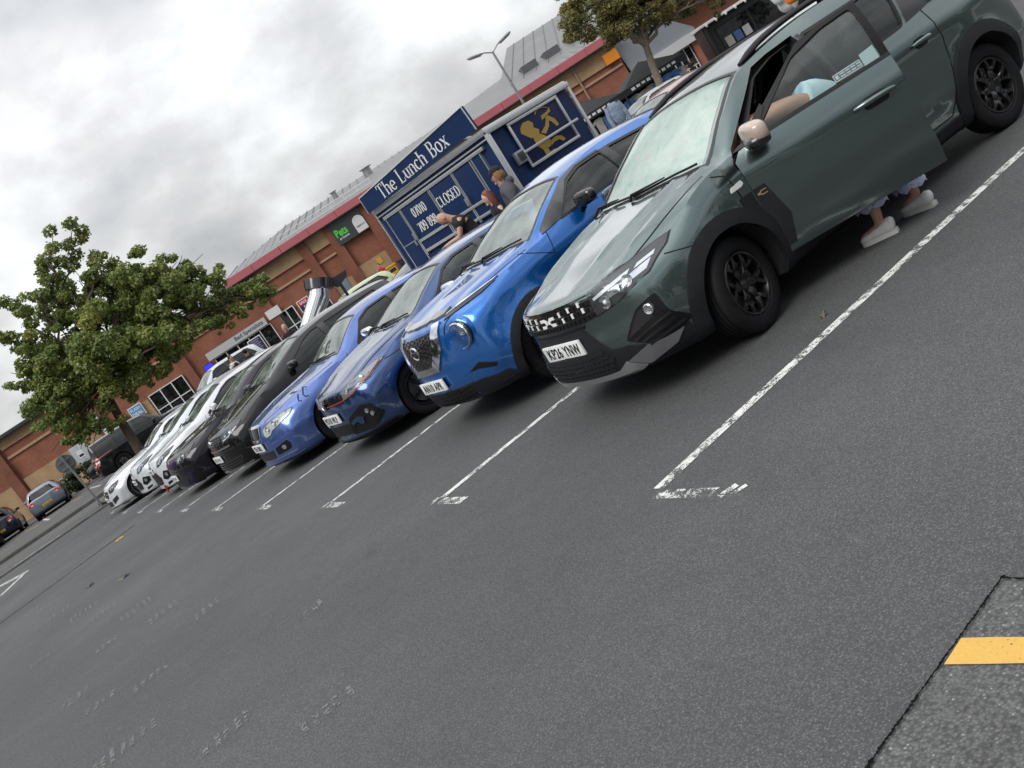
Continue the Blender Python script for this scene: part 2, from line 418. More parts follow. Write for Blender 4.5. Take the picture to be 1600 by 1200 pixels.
class CarBody:
    NB, NS, NG, NT = 3, 14, 8, 18
    def __init__(s, p):
        s.p = p; s.T = car_tables(p); L = p['L']
        xs = list(np.concatenate([[0, .012, .03, .06], np.arange(.1, L - .1, .075), [L - .06, L - .03, L - .012, L]]))
        s.xs = xs; rings = [s.ring(x) for x in xs]; m = len(rings[0]); s.m = m
        n = 2 * m - 2; V = []; F = []
        for x, rg in zip(xs, rings):
            full = rg + [(-y, z) for y, z in rg[-2:0:-1]]
            V += [s.place(x, y, z) for y, z in full]
        for i in range(len(xs) - 1):
            for j in range(n):
                F.append((i * n + j, (i + 1) * n + j, (i + 1) * n + (j + 1) % n, i * n + (j + 1) % n))
        for i, x, rg, rev in ((0, 0., rings[0], False), (len(xs) - 1, L, rings[-1], True)):
            NC = 12; idx = []
            for j in range(m):
                if j in (0, m - 1): idx.append([i * n + j] * (NC + 1)); continue
                row = [i * n + j]
                for c in range(1, NC):
                    y = rg[j][0] * (1 - 2 * c / NC); row.append(len(V)); V.append(s.place(x, y, rg[j][1]))
                row.append(i * n + (n - j)); idx.append(row)
            for j in range(m - 1):
                for c in range(NC):
                    q = [idx[j][c], idx[j + 1][c], idx[j + 1][c + 1], idx[j][c + 1]]
                    q2 = []
                    for t in q:
                        if t not in q2: q2.append(t)
                    if len(q2) >= 3: F.append(tuple(q2[::-1] if rev else q2))
        s.V, s.F = V, F
        s.bvh = BVHTree.FromPolygons([Vector(v) for v in V], F)
    def val(s, k, x):
        t = s.T[k]; return float(pchip([a for a, b in t], [b for a, b in t], x))
    def ring(s, x, shrink=0.):
        g = {k: s.val(k, x) for k in s.T}; L = s.p['L']
        e = 0.
        for d in (x, L - x):
            if d < .06: e = max(e, (1 - d / .06) ** 2)
        ky = 1 - .045 * e; dz = .022 * e
        pts = []
        zb = g['zb']
        for i in range(s.NB): pts.append(((g['wl'] - .12) * i / s.NB, zb))
        for i in range(4):
            t = i / 4; a = (g['wl'] - .12, zb); b = (g['wl'] - .01, zb); c = (g['wl'], zb + .13)
            pts.append(tuple(a[q] * (1 - t)**2 + 2 * t * (1 - t) * b[q] + t * t * c[q] for q in (0, 1)))
        zk = [zb + .13, max(g['zm'], zb + .18)]; zk.append(max(g['zs'], zk[-1] + .03)); zk.append(max(g['zf'], zk[-1] + .02))
        yk = [g['wl'], g['wm'], g['ws'], g['wf']]
        zz = np.linspace(zk[0], zk[3], s.NS + 1); yy = pchip(zk, yk, zz)
        pts += [(float(y), float(z)) for y, z in zip(yy[:-1], zz[:-1])]
        zr = max(g['zr'], zk[3] + .004); zt = max(g['zt'], zr + .006)
        for i in range(s.NG):
            t = i / s.NG; bl = .055 * min(1., (zr - zk[3]) / .4) * math.sin(PI * t) * .6
            pts.append((g['wf'] + (g['wr'] - g['wf']) * t + bl, zk[3] + (zr - zk[3]) * t + bl * .3))
        for i in range(s.NT + 1):
            u = 1 - i / s.NT
            pts.append((g['wr'] * u, zr + (zt - zr) * (1 - u ** 2.3)))
        zmin, zmax = zb, zt
        out = []
        for y, z in pts:
            f = (z - zmin) / (zmax - zmin)
            out.append((y * ky, z + dz * (1 - 2 * f)))
        return out
    def place(s, x, y, z):
        p = s.p; L = p['L']; W = p['W']
        LF = p.get('LF', 1.0)
        if x < LF:
            f = (1 - x / LF) ** 2
            pr = p['profF']; o = p.get('bowF', .3) * (abs(y) / W) ** p.get('bowk', 2.4) + float(pchip([a for a, b in pr], [b for a, b in pr], z))
            x2 = x + f * (o - p.get('snout', 0.) * (1 - min(1., abs(y) / W) ** 2))
        else: x2 = x
        LR = .8
        if x > L - LR:
            f = (1 - (L - x) / LR) ** 2
            pr = p.get('profR', [(.2, .06), (.5, 0), (1.2, .08)]); o = p.get('bowR', .2) * (abs(y) / W) ** 2.4 + float(pchip([a for a, b in pr], [b for a, b in pr], z))
            x2 = x2 - f * o
        # ridges on the bonnet
        for (x0, x1, y0, y1, w, h) in p.get('ridges', []):
            if x0 - .1 < x2 < x1 + .1 and z > p['hood0'] - .15:
                t = min(1, max(0, (x2 - x0) / (x1 - x0))); d = abs(y) - (y0 + (y1 - y0) * t)
                fade = min(1, max(0, (x2 - x0 + .1) / .2)) * min(1, max(0, (x1 + .1 - x2) / .2))
                z += h * math.exp(-(d / w) ** 2) * fade
        # swollen wheel arches
        fl = p.get('flare', .02)
        if fl and abs(y) > W * .7 and z < .95:
            for ax in (p['fo'], p['fo'] + p['wb']):
                d = math.hypot(x2 - ax, z - p['R']) - p['R'] - .05
                y += math.copysign(fl * math.exp(-(d / .10) ** 2), y)
        # hollow / crease along the doors
        for (x0, x1, z0, z1, w, h) in p.get('creases', []):
            if x0 - .2 < x2 < x1 + .2 and abs(y) > W * .7:
                t = min(1, max(0, (x2 - x0) / (x1 - x0))); d = z - (z0 + (z1 - z0) * t)
                fade = min(1, max(0, (x2 - x0 + .2) / .4)) * min(1, max(0, (x1 + .2 - x2) / .4))
                y += math.copysign(h * math.exp(-(d / w) ** 2) * fade, y)
        return (x2, y, z)
    # rays onto the shell
    def hit(s, axis, a, b):
        if axis == 'near': o, d = (a, -3, b), (0, 1, 0)
        elif axis == 'far': o, d = (a, 3, b), (0, -1, 0)
        elif axis == 'front': o, d = (-3, a, b), (1, 0, 0)
        elif axis == 'rear': o, d = (9, a, b), (-1, 0, 0)
        else: o, d = (a, b, 4), (0, 0, -1)
        h = s.bvh.ray_cast(Vector(o), Vector(d))
        if h[0] is None or (axis in ('near', 'far') and h[0].y * d[1] > 0):
            q = {'near': (a, -s.p['W'], b), 'far': (a, s.p['W'], b), 'front': (.3, a, b), 'rear': (s.p['L'] - .3, a, b), 'top': (a, b, 1.)}[axis]
            h = s.bvh.find_nearest(Vector(q))
        n = h[1]
        if n.dot(Vector(d)) > 0: n = -n
        return h[0], n
    def patch(s, mb, poly, axis, m, off=.003, depth=.012, res=.05, holes=(), mirror=False):
        polys = [(poly, holes)]
        if mirror: polys.append(([(-a, b) if axis in ('front', 'rear') else (a, -b) for a, b in poly], [[(-a, b) if axis in ('front', 'rear') else (a, -b) for a, b in h] for h in holes]))
        for po, ho in polys:
            vs = []; loops = []
            for lp in [po] + list(ho):
                st = len(vs); k = len(lp)
                for i in range(k):
                    a = Vector(lp[i]); b = Vector(lp[(i + 1) % k]); n = max(1, int((b - a).length / res))
                    for t in range(n): vs.append(a + (b - a) * (t / n))
                loops.append(list(range(st, len(vs))))
            xs = [v.x for v in vs]; ys = [v.y for v in vs]
            gx = np.arange(min(xs) + res / 2, max(xs), res); gy = np.arange(min(ys) + res / 2, max(ys), res)
            for a in gx:
                for b in gy:
                    if inside((a, b), po) and not any(inside((a, b), h) for h in ho): vs.append(Vector((a, b)))
            r = delaunay_2d_cdt(vs, [], loops, 1, 1e-5)
            pv, pf = r[0], r[2]
            if ho: pf = [f for f in pf if not any(inside(((pv[f[0]].x + pv[f[1]].x + pv[f[2]].x) / 3, (pv[f[0]].y + pv[f[1]].y + pv[f[2]].y) / 3), h) for h in ho)]
            hits = [s.hit(axis, v.x, v.y) for v in pv]
            top = [h[0] + h[1] * off for h in hits]; k = len(top)
            V = list(top); F = [tuple(f) for f in pf]
            if depth:
                cnt = {}
                for f in pf:
                    for i in range(3):
                        e = (f[i], f[(i + 1) % 3]); cnt[e] = 1
                bd = [e for e in cnt if (e[1], e[0]) not in cnt]
                mp = {}
                for a, b in bd:
                    for q in (a, b):
                        if q not in mp: mp[q] = len(V); V.append(hits[q][0] - hits[q][1] * depth)
                for a, b in bd: F.append((b, a, mp[a], mp[b]))
            mb.add(V, F, m)
        return mb
    def seam(s, mb, path, axis, w=.007, off=.0026, m=None, res=.025, close=False):
        pts = []
        path = list(path) + ([path[0]] if close else [])
        for a, b in zip(path[:-1], path[1:]):
            a = Vector(a); b = Vector(b); n = max(1, int((b - a).length / res))
            pts += [a + (b - a) * (t / n) for t in range(n)]
        pts.append(Vector(path[-1])); k = len(pts); V = []; F = []
        for i, p in enumerate(pts):
            t = pts[min(i + 1, k - 1)] - pts[max(i - 1, 0)]; t = t.normalized() if t.length else Vector((1, 0))
            q = Vector((-t.y, t.x)) * w / 2
            for sgn in (1, -1):
                h = s.hit(axis, p.x + q.x * sgn, p.y + q.y * sgn); V.append(h[0] + h[1] * off)
        for i in range(k - 1): F.append((2 * i, 2 * i + 1, 2 * i + 3, 2 * i + 2))
        mb.add(V, F, m or SEAM); return mb

def boolean(me, cutter, own=False):
    a = bpy.data.objects.new('a', me); b = bpy.data.objects.new('b', cutter); COL.objects.link(a); COL.objects.link(b)
    md = a.modifiers.new('x', 'BOOLEAN'); md.object = b; md.solver = 'EXACT'; md.operation = 'DIFFERENCE'; md.material_mode = 'INDEX'
    md.use_self = own
    dg = bpy.context.evaluated_depsgraph_get(); out = bpy.data.meshes.new_from_object(a.evaluated_get(dg))
    bpy.data.objects.remove(a); bpy.data.objects.remove(b)
    return out

def two_slot(mb_or_mesh, a, b, idx):
    me = mb_or_mesh
    me.materials.clear(); me.materials.append(a); me.materials.append(b)
    me.polygons.foreach_set('material_index', [idx] * len(me.polygons))
    return me

# ------------------------------------------------------------------ wheels (axis along y, outer face at -y)
def wheel_meshes(Rw, width, rim_r, spokes, style, rim_m, lip_m=None):
    hw = width / 2; mb = MB(); n = 56
    sh = .82
    prof = [(rim_r, hw * .78), (rim_r + .012, hw * .92), (rim_r + (Rw - rim_r) * .45, hw), (Rw - .022, hw * .93), (Rw - .006, hw * sh), (Rw, hw * .70)]
    for c in (.50, .17): # tread grooves
        prof += [(Rw, hw * (c + .06)), (Rw - .008, hw * (c + .05)), (Rw - .008, hw * (c - .05)), (Rw, hw * (c - .06))]
    full = prof + [(r, -h) for r, h in prof[::-1]]
    mb.lathe(full, n, 'y', RUBBER)
    tyre = mb.mesh('tyre')
    rb = MB(); lip = lip_m or rim_m
    rb.lathe([(rim_r + .004, -hw * .80), (rim_r - .004, -hw * .88), (rim_r - .016, -hw * .86), (rim_r - .022, -hw * .70), (rim_r - .035, -hw * .2), (rim_r - .035, hw * .7), (rim_r + .004, hw * .80)], 48, 'y', lip)
    rb.lathe([(0.0001, -hw * .62), (.030, -hw * .62), (.034, -hw * .58), (.052, -hw * .56), (.070, -hw * .46), (.072, -hw * .1)], 24, 'y', rim_m)
    rr = rim_r - .014
    def spoke(w, w0, w1, y0, y1, r0=.05, r1=None, tilt=0., th=.03):
        r1 = r1 or rr
        M = Matrix.Rotation(-w, 4, 'Y'); k = 5; vs = []; fs = []
        for i in range(k + 1):
            t = i / k; r = r0 + (r1 - r0) * t; hwid = (w0 + (w1 - w0) * t) / 2; y = y0 + (y1 - y0) * t - .012 * math.sin(PI * t)
            cxo = tilt * t
            for dz, dy in ((-hwid, .006), (-hwid * .75, 0), (hwid * .75, 0), (hwid, .006), (hwid, th), (-hwid, th)):
                vs.append(M @ Vector((r, y + dy, dz + cxo)))
        for i in range(k):
            for j in range(6): fs.append((i * 6 + j, i * 6 + (j + 1) % 6, (i + 1) * 6 + (j + 1) % 6, (i + 1) * 6 + j))
        rb.add(vs, fs, rim_m)
    yo = -hw * .58; yr = -hw * .80
    for i in range(spokes):
        w = 2 * PI * i / spokes + .2
        if style == 'plain': spoke(w, .05, .034, yo, yr)
        elif style == 'wide': spoke(w, .055, .095, yo, yr, th=.04)
        elif style == 'twin':
            spoke(w - .09, .026, .02, yo, yr); spoke(w + .09, .026, .02, yo, yr)
        elif style == 'vee':
            spoke(w, .058, .05, yo, yo - .01, .04, rr * .58)
            spoke(w, .045, .026, yo - .008, yr, rr * .52, rr, .062); spoke(w, .045, .026, yo - .008, yr, rr * .52, rr, -.062)
    for i in range(5):
        w = 2 * PI * i / 5; rb.lathe([(.0001, -hw * .60), (.009, -hw * .60), (.010, -hw * .4)], 6, 'y', DARK_ALLOY, M=Matrix.Translation((.046 * math.cos(w), 0, .046 * math.sin(w))))
    rim = rb.mesh('rim')
    db = MB(); db.lathe([(.0001, -.02), (rim_r * .74, -.02), (rim_r * .74, .004), (.0001, .004)], 32, 'y', DISC)
    db.box((-rim_r * .8, -.045, -.08), (-rim_r * .45, .03, .08), BLACK_PLASTIC, bev=.01)
    return tyre, rim, db.mesh('brake_disc')

WHEEL_CACHE = {}
def add_wheels(root, p):
    key = (p['R'], p.get('tw', .205), p['rim'], p['spokes'], p['style'], p['rim_m'].name, (p.get('lip_m') or p['rim_m']).name)
    if key not in WHEEL_CACHE: WHEEL_CACHE[key] = wheel_meshes(p['R'], p.get('tw', .205), p['rim'], p['spokes'], p['style'], p['rim_m'], p.get('lip_m'))
    t, r, d = WHEEL_CACHE[key]
    yw = p['W'] - p.get('tw', .205) / 2 - p.get('inset', .035)
    for ax, st in ((p['fo'], p.get('steer', 0.)), (p['fo'] + p['wb'], 0.)):
        for sg in (-1, 1):
            o = link('wheel', t, root, 0) if False else bpy.data.objects.new('wheel', t); 
            if o.name not in COL.objects: COL.objects.link(o)
            o.parent = root; o.location = (ax, sg * yw, p['R'])
            o.rotation_euler = (0, random.uniform(0, 6) if sg < 0 else 0, (PI if sg > 0 else 0) + st); o.rotation_mode = 'XYZ'
            for nm, me in (('rim', r), ('brake_disc', d)):
                c = bpy.data.objects.new(nm, me); COL.objects.link(c); c.parent = o
    for me in (t, r, d): sharp(me, 32)

def plate(root, B, txt, z, w=.52, h=.112, axis='front', m=None, dx=.012, y0=0., ink=PLATE_INK, band=False):
    hp, n = B.hit(axis, y0, z); sg = -1 if axis == 'front' else 1
    x = hp.x + sg * dx
    mb = MB(); mb.box((min(x, x - sg * .018), -w / 2 + y0, z - h / 2), (max(x, x - sg * .018), w / 2 + y0, z + h / 2), m or WHITE_PLATE, bev=.004)
    mb.box((min(x - sg * .004, x - sg * .03), -w / 2 + .006 + y0, z - h / 2 + .006), (max(x - sg * .004, x - sg * .03), w / 2 - .006 + y0, z + h / 2 - .006), BLACK_PLASTIC)
    o = mb.build('number_plate', None, root)
    fx = Vector((0, sg, 0))
    if txt is None:      # characters too small to read in the photo: plain dark blocks
        q = MB()
        for y in (-.19, -.13, -.07, -.01, .07, .13, .19): q.box((min(x, x + sg * .0014), y * w / .52 - .013 + y0, z - .028), (max(x, x + sg * .0014), y * w / .52 + .013 + y0, z + .028), ink)
        q.build('lettering', None, o, 0); return o
    put_text('lettering', txt, frame((x + sg * .0022, y0 - (.012 * fx.y * -1 if band else 0), z), fx, (0, 0, 1)), ink, o, size=.107, sx=.80, bold=.0018, ext=.0008, spacing=1.10)
    if band:
        b = MB(); yb = y0 - sg * (w / 2 - .022)
        b.box((x + sg * .0003, yb - .02, z - h / 2 + .008), (x + sg * .0016, yb + .02, z + h / 2 - .008), mat('plate green', (.60, .66, .64), .4)); b.build('country_band', None, o)
    return o

def mirror(root, p, x, z, m, sides=(-1, 1), s=1.):
    for sg in sides:
        y = sg * (p['W'] + .075 * s)
        mb = MB(); mb.blob((0, 0, 0), (.062 * s, .118 * s, .078 * s), 18, .62, m)
        for i, v in enumerate(mb.v):       # slimmer towards the outside and swept back
            f = (v[1] * sg / (.118 * s) + 1) / 2
            mb.v[i] = (v[0] * (1 - .12 * f) + .035 * f * s, v[1], v[2] * (1 - .22 * f) + .012 * s)
        M = Matrix.Translation((x, y, z)); mb.xf(M)
        o = mb.build('door_mirror', None, root, 50)
        a = MB(); a.box((x + .052 * s, y - .095 * s, z - .055 * s), (x + .064 * s, y + .095 * s, z + .062 * s), mat('mirror glass', (.6, .62, .65), .03, 1.), bev=.004)
        a.build('mirror_glass', None, o)
        b = MB(); b.tube([(x + .01, y - sg * .08 * s, z - .055 * s), (x + .02, y - sg * .17 * s, z - .10 * s)], [.036 * s, .028 * s], 8, BLACK_PLASTIC, flat=.6); b.build('mirror_foot', None, o)

def wiper(root, B, y0, y1, x0, dx=.0):
    """wiper resting on the windscreen's lower edge"""
    pts = []
    for i in range(8):
        t = i / 7; y = y0 + (y1 - y0) * t; x = x0 + dx * t + .05 * (abs(y) / .7) ** 2
        h, n = B.hit('top', x, y); pts.append(h + n * .014)
    mb = MB(); mb.tube(pts, [.009] * 8, 6, BLACK_PLASTIC)
    mid = [p + Vector((-.012, 0, .018)) for p in pts[:5]]
    h, n = B.hit('top', x0 - .05, y0)
    mb.tube([h + n * .012] + mid, [.014, .010, .009, .008, .007, .005], 6, BLACK_PLASTIC)
    return mb.build('wiper', None, root)

def handle(root, B, x, z, m, side='near', w=.21):
    h, n = B.hit(side, x, z); sg = -1 if side == 'near' else 1
    mb = MB()
    B.patch(mb, rounded([(x - .075, z - .038), (x + .06, z - .038), (x + .06, z + .036), (x - .075, z + .036)], .03), side, BLACK_PLASTIC, .0015, .001, .03)
    o = mb.build('handle_cup', None, root)
    hb = MB(); pts = []
    for i in range(9):
        t = i / 8; xx = x - w / 2 + w * t; hh, nn = B.hit(side, xx, z + .004); pts.append(hh + nn * (.010 + .024 * math.sin(PI * t) ** .6))
    hb.tube(pts, [.011, .015, .017, .017, .017, .017, .017, .016, .012], 8, m, flat=1.)
    hb.build('door_handle', None, root, 60)

def honeycomb(B, mb, poly, r, w, m, axis='front', off=.004, flatten=.7):
    xs = [a for a, b in poly]; ys = [b for a, b in poly]
    dx = r * 1.5; dy = r * math.sqrt(3) * flatten; seen = set(); i = 0; x = min(xs) - r
    while x < max(xs) + r:
        y = min(ys) - dy + (dy / 2 if i % 2 else 0)
        while y < max(ys) + dy:
            c = [(x + r * math.cos(PI / 3 * k), y + r * flatten * math.sin(PI / 3 * k)) for k in range(6)]
            for k in range(6):
                a, b = c[k], c[(k + 1) % 6]; mid = (round((a[0] + b[0]) / 2, 3), round((a[1] + b[1]) / 2, 3))
                if mid in seen or not inside(mid, poly): continue
                seen.add(mid); B.seam(mb, [a, b], axis, w, off, m, 1.)
            y += dy
        x += dx; i += 1
    return mb

# ------------------------------------------------------------------ one whole car
def make_car(p, name, label, cat, loc, rz=0., group=None):
    group = group or ('cars parked nose out in the front row' if loc[0] < 1.5 and 0 < loc[1] < 24 else 'cars standing beyond the front row')
    root = empty(name, loc, rz, label, cat, group)
    B = CarBody(p); W = p['W']; L = p['L']; T = B.T
    pm = p['paint']
    mb = MB(); mb.add(B.V, B.F); body = mb.mesh('body'); two_slot(body, pm, CABIN, 0)
    cx, cz = p['cowl']; rx, rz_ = p['roof0']; ex, ez = p['roof1']; tx, tz = p['tail']
    # wheel wells
    wc = MB(); ra = p['R'] + p.get('gap', .045)
    for ax in (p['fo'], p['fo'] + p['wb']):
        for sg in (-1, 1):
            a, b = sorted((sg * (W - p.get('tw', .205) - .12), sg * (W + .3)))
            wc.lathe([(.0001, a), (ra, a), (ra, b), (.0001, b)], 48, 'y', M=Matrix.Translation((ax, 0, p['R'] + .01)))
    cut = wc.mesh('c', merge=True); two_slot(cut, pm, CABIN, 1); body = boolean(body, cut)
    # cabin hollow
    if p.get('hollow', True):
        cv = []; st = np.linspace(cx + .10, p.get('cab_end', tx - .12), 16)
        for x in st:
            g = {k: B.val(k, x) for k in T}; zt = max(g['zt'] - .055, .5); zr = min(g['zr'] - .03, zt - .005); zf = min(g['zf'], zr - .005)
            z0 = .36
            h = [(0, z0), (g['wl'] - .13, z0), (g['ws'] - .11, min(g['zs'], zf - .02)), (g['wf'] - .075, zf), (g['wr'] - .06, zr), (g['wr'] * .6, zt - .012), (0, zt)]
            cv.append([(x, y, z) for y, z in h] + [(x, -y, z) for y, z in h[-2:0:-1]])
        n = len(cv[0]); cb = MB(); vs = [v for r in cv for v in r]
        fs = [(i * n + j, i * n + (j + 1) % n, (i + 1) * n + (j + 1) % n, (i + 1) * n + j) for i in range(len(cv) - 1) for j in range(n)]
        fs += [tuple(range(n)), tuple(range((len(cv) - 1) * n, len(cv) * n))[::-1]]
        cb.add(vs, fs); c = cb.mesh('c'); two_slot(c, pm, CABIN, 1); body = boolean(body, c)
        pr = MB()
        for po in p['side_win']: pr.prism(po, -W - .3, W + .3, 'y')
        if p.get('door_hole'): pr.prism(p['door_hole'], -W - .3, -W + .30, 'y')
        c = pr.mesh('c', merge=True); two_slot(c, pm, CABIN, 1); body = boolean(body, c, bool(p.get('door_hole')))
        pr = MB(); pr.prism(p['screen'], cz - .10, 2.2, 'z')
        if p.get('rear_win'): pr.prism(p['rear_win'], ex - .75, L + .3, 'x')
        c = pr.mesh('c', merge=True); two_slot(c, pm, CABIN, 1); body = boolean(body, c)
    link('body', body, root, 32)
    # glass
    g = B.patch(MB(), p['screen'], 'top', SCREEN, -.006, 0, .08).build('windscreen', None, root)
    fr = MB(); B.patch(fr, offset_poly(p['screen'], .004), 'top', GASKET, .001, .012, .06, [offset_poly(p['screen'], -.028)]); fr.build('windscreen_seal', None, root)
    for i, po in enumerate(p['side_win']):
        for sd in ('near', 'far'):
            if p.get('door_hole') and i == 0 and sd == 'near': continue
            mg = p.get('side_glass', [SIDE] * 9)[i]
            B.patch(MB(), po, sd, mg, -.008, 0, .1).build('side_window', None, root)
            B.patch(MB(), offset_poly(po, .012), sd, p.get('trim_m', GASKET), .0035, .02, .08, [offset_poly(po, -.010)]).build('window_trim', None, root)
    if p.get('rear_win'):
        B.patch(MB(), p['rear_win'], 'rear', PRIVACY, -.006, 0, .1).build('rear_window', None, root)
    # pillar blackout between the side windows
    for po in p.get('pillars', []):
        for sd in ('near', 'far'): B.patch(MB(), po, sd, BLACK_GLOSS, .0075, .015, .08).build('door_pillar', None, root)
    sm = MB()
    for ax_, path in p.get('seams', []): B.seam(sm, path, ax_)
    if sm.v: sm.build('shut_lines', None, root, 0)
    # cabin furniture
    if p.get('hollow', True):
        sx = cx + .78
        for y, nm in ((-.37, 'front_seat'), (.37, 'front_seat')):
            s = MB(); s.box((sx - .05, y - .25, .36), (sx + .50, y + .25, .55), SEATM, bev=.06)
            s.box((-.07, -.25, 0), (.07, .25, .62), SEATM, Matrix.Translation((sx + .52, y, .50)) @ Matrix.Rotation(R(17), 4, 'Y'), bev=.06)
            s.box((-.05, -.14, 0), (.05, .14, .19), SEATM, Matrix.Translation((sx + .715, y, 1.12)) @ Matrix.Rotation(R(8), 4, 'Y'), bev=.045)
            s.build(nm, None, root, 60)
        s = MB(); bx = min(sx + 1.42, ex - .30); s.box((bx - .45, -.62, .36), (bx + .05, .62, .55), SEATM, bev=.06)
        s.box((-.08, -.62, 0), (.08, .62, .55), SEATM, Matrix.Translation((bx + .05, 0, .5)) @ Matrix.Rotation(R(20), 4, 'Y'), bev=.06); s.build('rear_seat', None, root, 60)
        s = MB(); s.box((cx + .12, -W + .16, .40), (cx + .50, W - .16, cz - .085), CABIN, bev=.05); s.build('dashboard', None, root, 60)
        s = MB(); M = Matrix.Translation((cx + .62, .37, cz - .10)) @ Matrix.Rotation(R(68), 4, 'Y')
        pts = [M @ Vector((.185 * math.cos(a * PI / 12), .185 * math.sin(a * PI / 12), 0)) for a in range(25)]
        s.tube(pts, .016, 8, BLACK_PLASTIC, cap=False); s.box((-.05, -.17, -.02), (.05, .17, .01), BLACK_PLASTIC, M, bev=.01)
        s.tube([(cx + .62, .37, cz - .10), (cx + .42, .37, cz - .16)], .03, 8, BLACK_PLASTIC); s.build('steering_wheel', None, root, 60)
    add_wheels(root, p)
    mx, mz = p.get('mirror', (cx + .42, p['belt'][0] + .085))
    if p.get('mirror_m') is not False: mirror(root, p, mx, mz, p.get('mirror_m', pm), p.get('mirror_sides', (-1, 1)))
    for x, z in p.get('handles', []): handle(root, B, x, z, p.get('handle_m', pm))
    for w in p.get('wipers', []): wiper(root, B, *w)
    return root, B

def part(root, name, fn, smooth=35):
    mb = MB(); fn(mb); return mb.build(name, None, root, smooth)
def sym(poly): return [(-a, b) for a, b in poly][::-1]

def headlight(root, B, poly, inner=(), dark=LAMP_DARK, strips=(), lens=True, sides=(-1, 1), ring=.012, m_ring=GASKET, refl=()):
    for sg in sides:
        f = (lambda q: q) if sg > 0 else sym
        mb = MB(); B.patch(mb, f(offset_poly(poly, ring)), 'front', m_ring, .002, .012, .04)
        o = mb.build('headlight', None, root)
        mb = MB(); B.patch(mb, f(poly), 'front', dark, .0035, 0, .04); mb.build('lamp_housing', None, o)
        for c, r in inner:
            h, n = B.hit('front', c[0] * sg, c[1]); mb = MB()
            M = Matrix.Translation(h + n * .004) @ n.lerp(Vector((-1, 0, 0)), .35).to_track_quat('Z', 'Y').to_matrix().to_4x4()
            mb.lathe([(r * 1.12, 0), (r * 1.1, .006), (r * .92, .004), (r * .5, -.0), (.0001, -.001)], 20, 'z', LAMP_REFL, M=M)
            mb.blob((0, 0, .002), (r * .42, r * .42, r * .22), 12, 1, LAMP_WHITE, M=M); mb.build('lamp_reflector', None, o)
        for q in refl:
            mb = MB(); B.patch(mb, f(q), 'front', LAMP_REFL, .0055, 0, .03); mb.build('lamp_reflector', None, o)
        for q in strips:
            mb = MB(); B.patch(mb, f(q), 'front', LAMP_WHITE, .007, .003, .03); mb.build('daytime_strip', None, o)
        if lens:
            mb = MB(); B.patch(mb, f(offset_poly(poly, ring * .5)), 'front', LAMP_CLEAR, .0135, .008, .04); mb.build('lamp_lens', None, o)
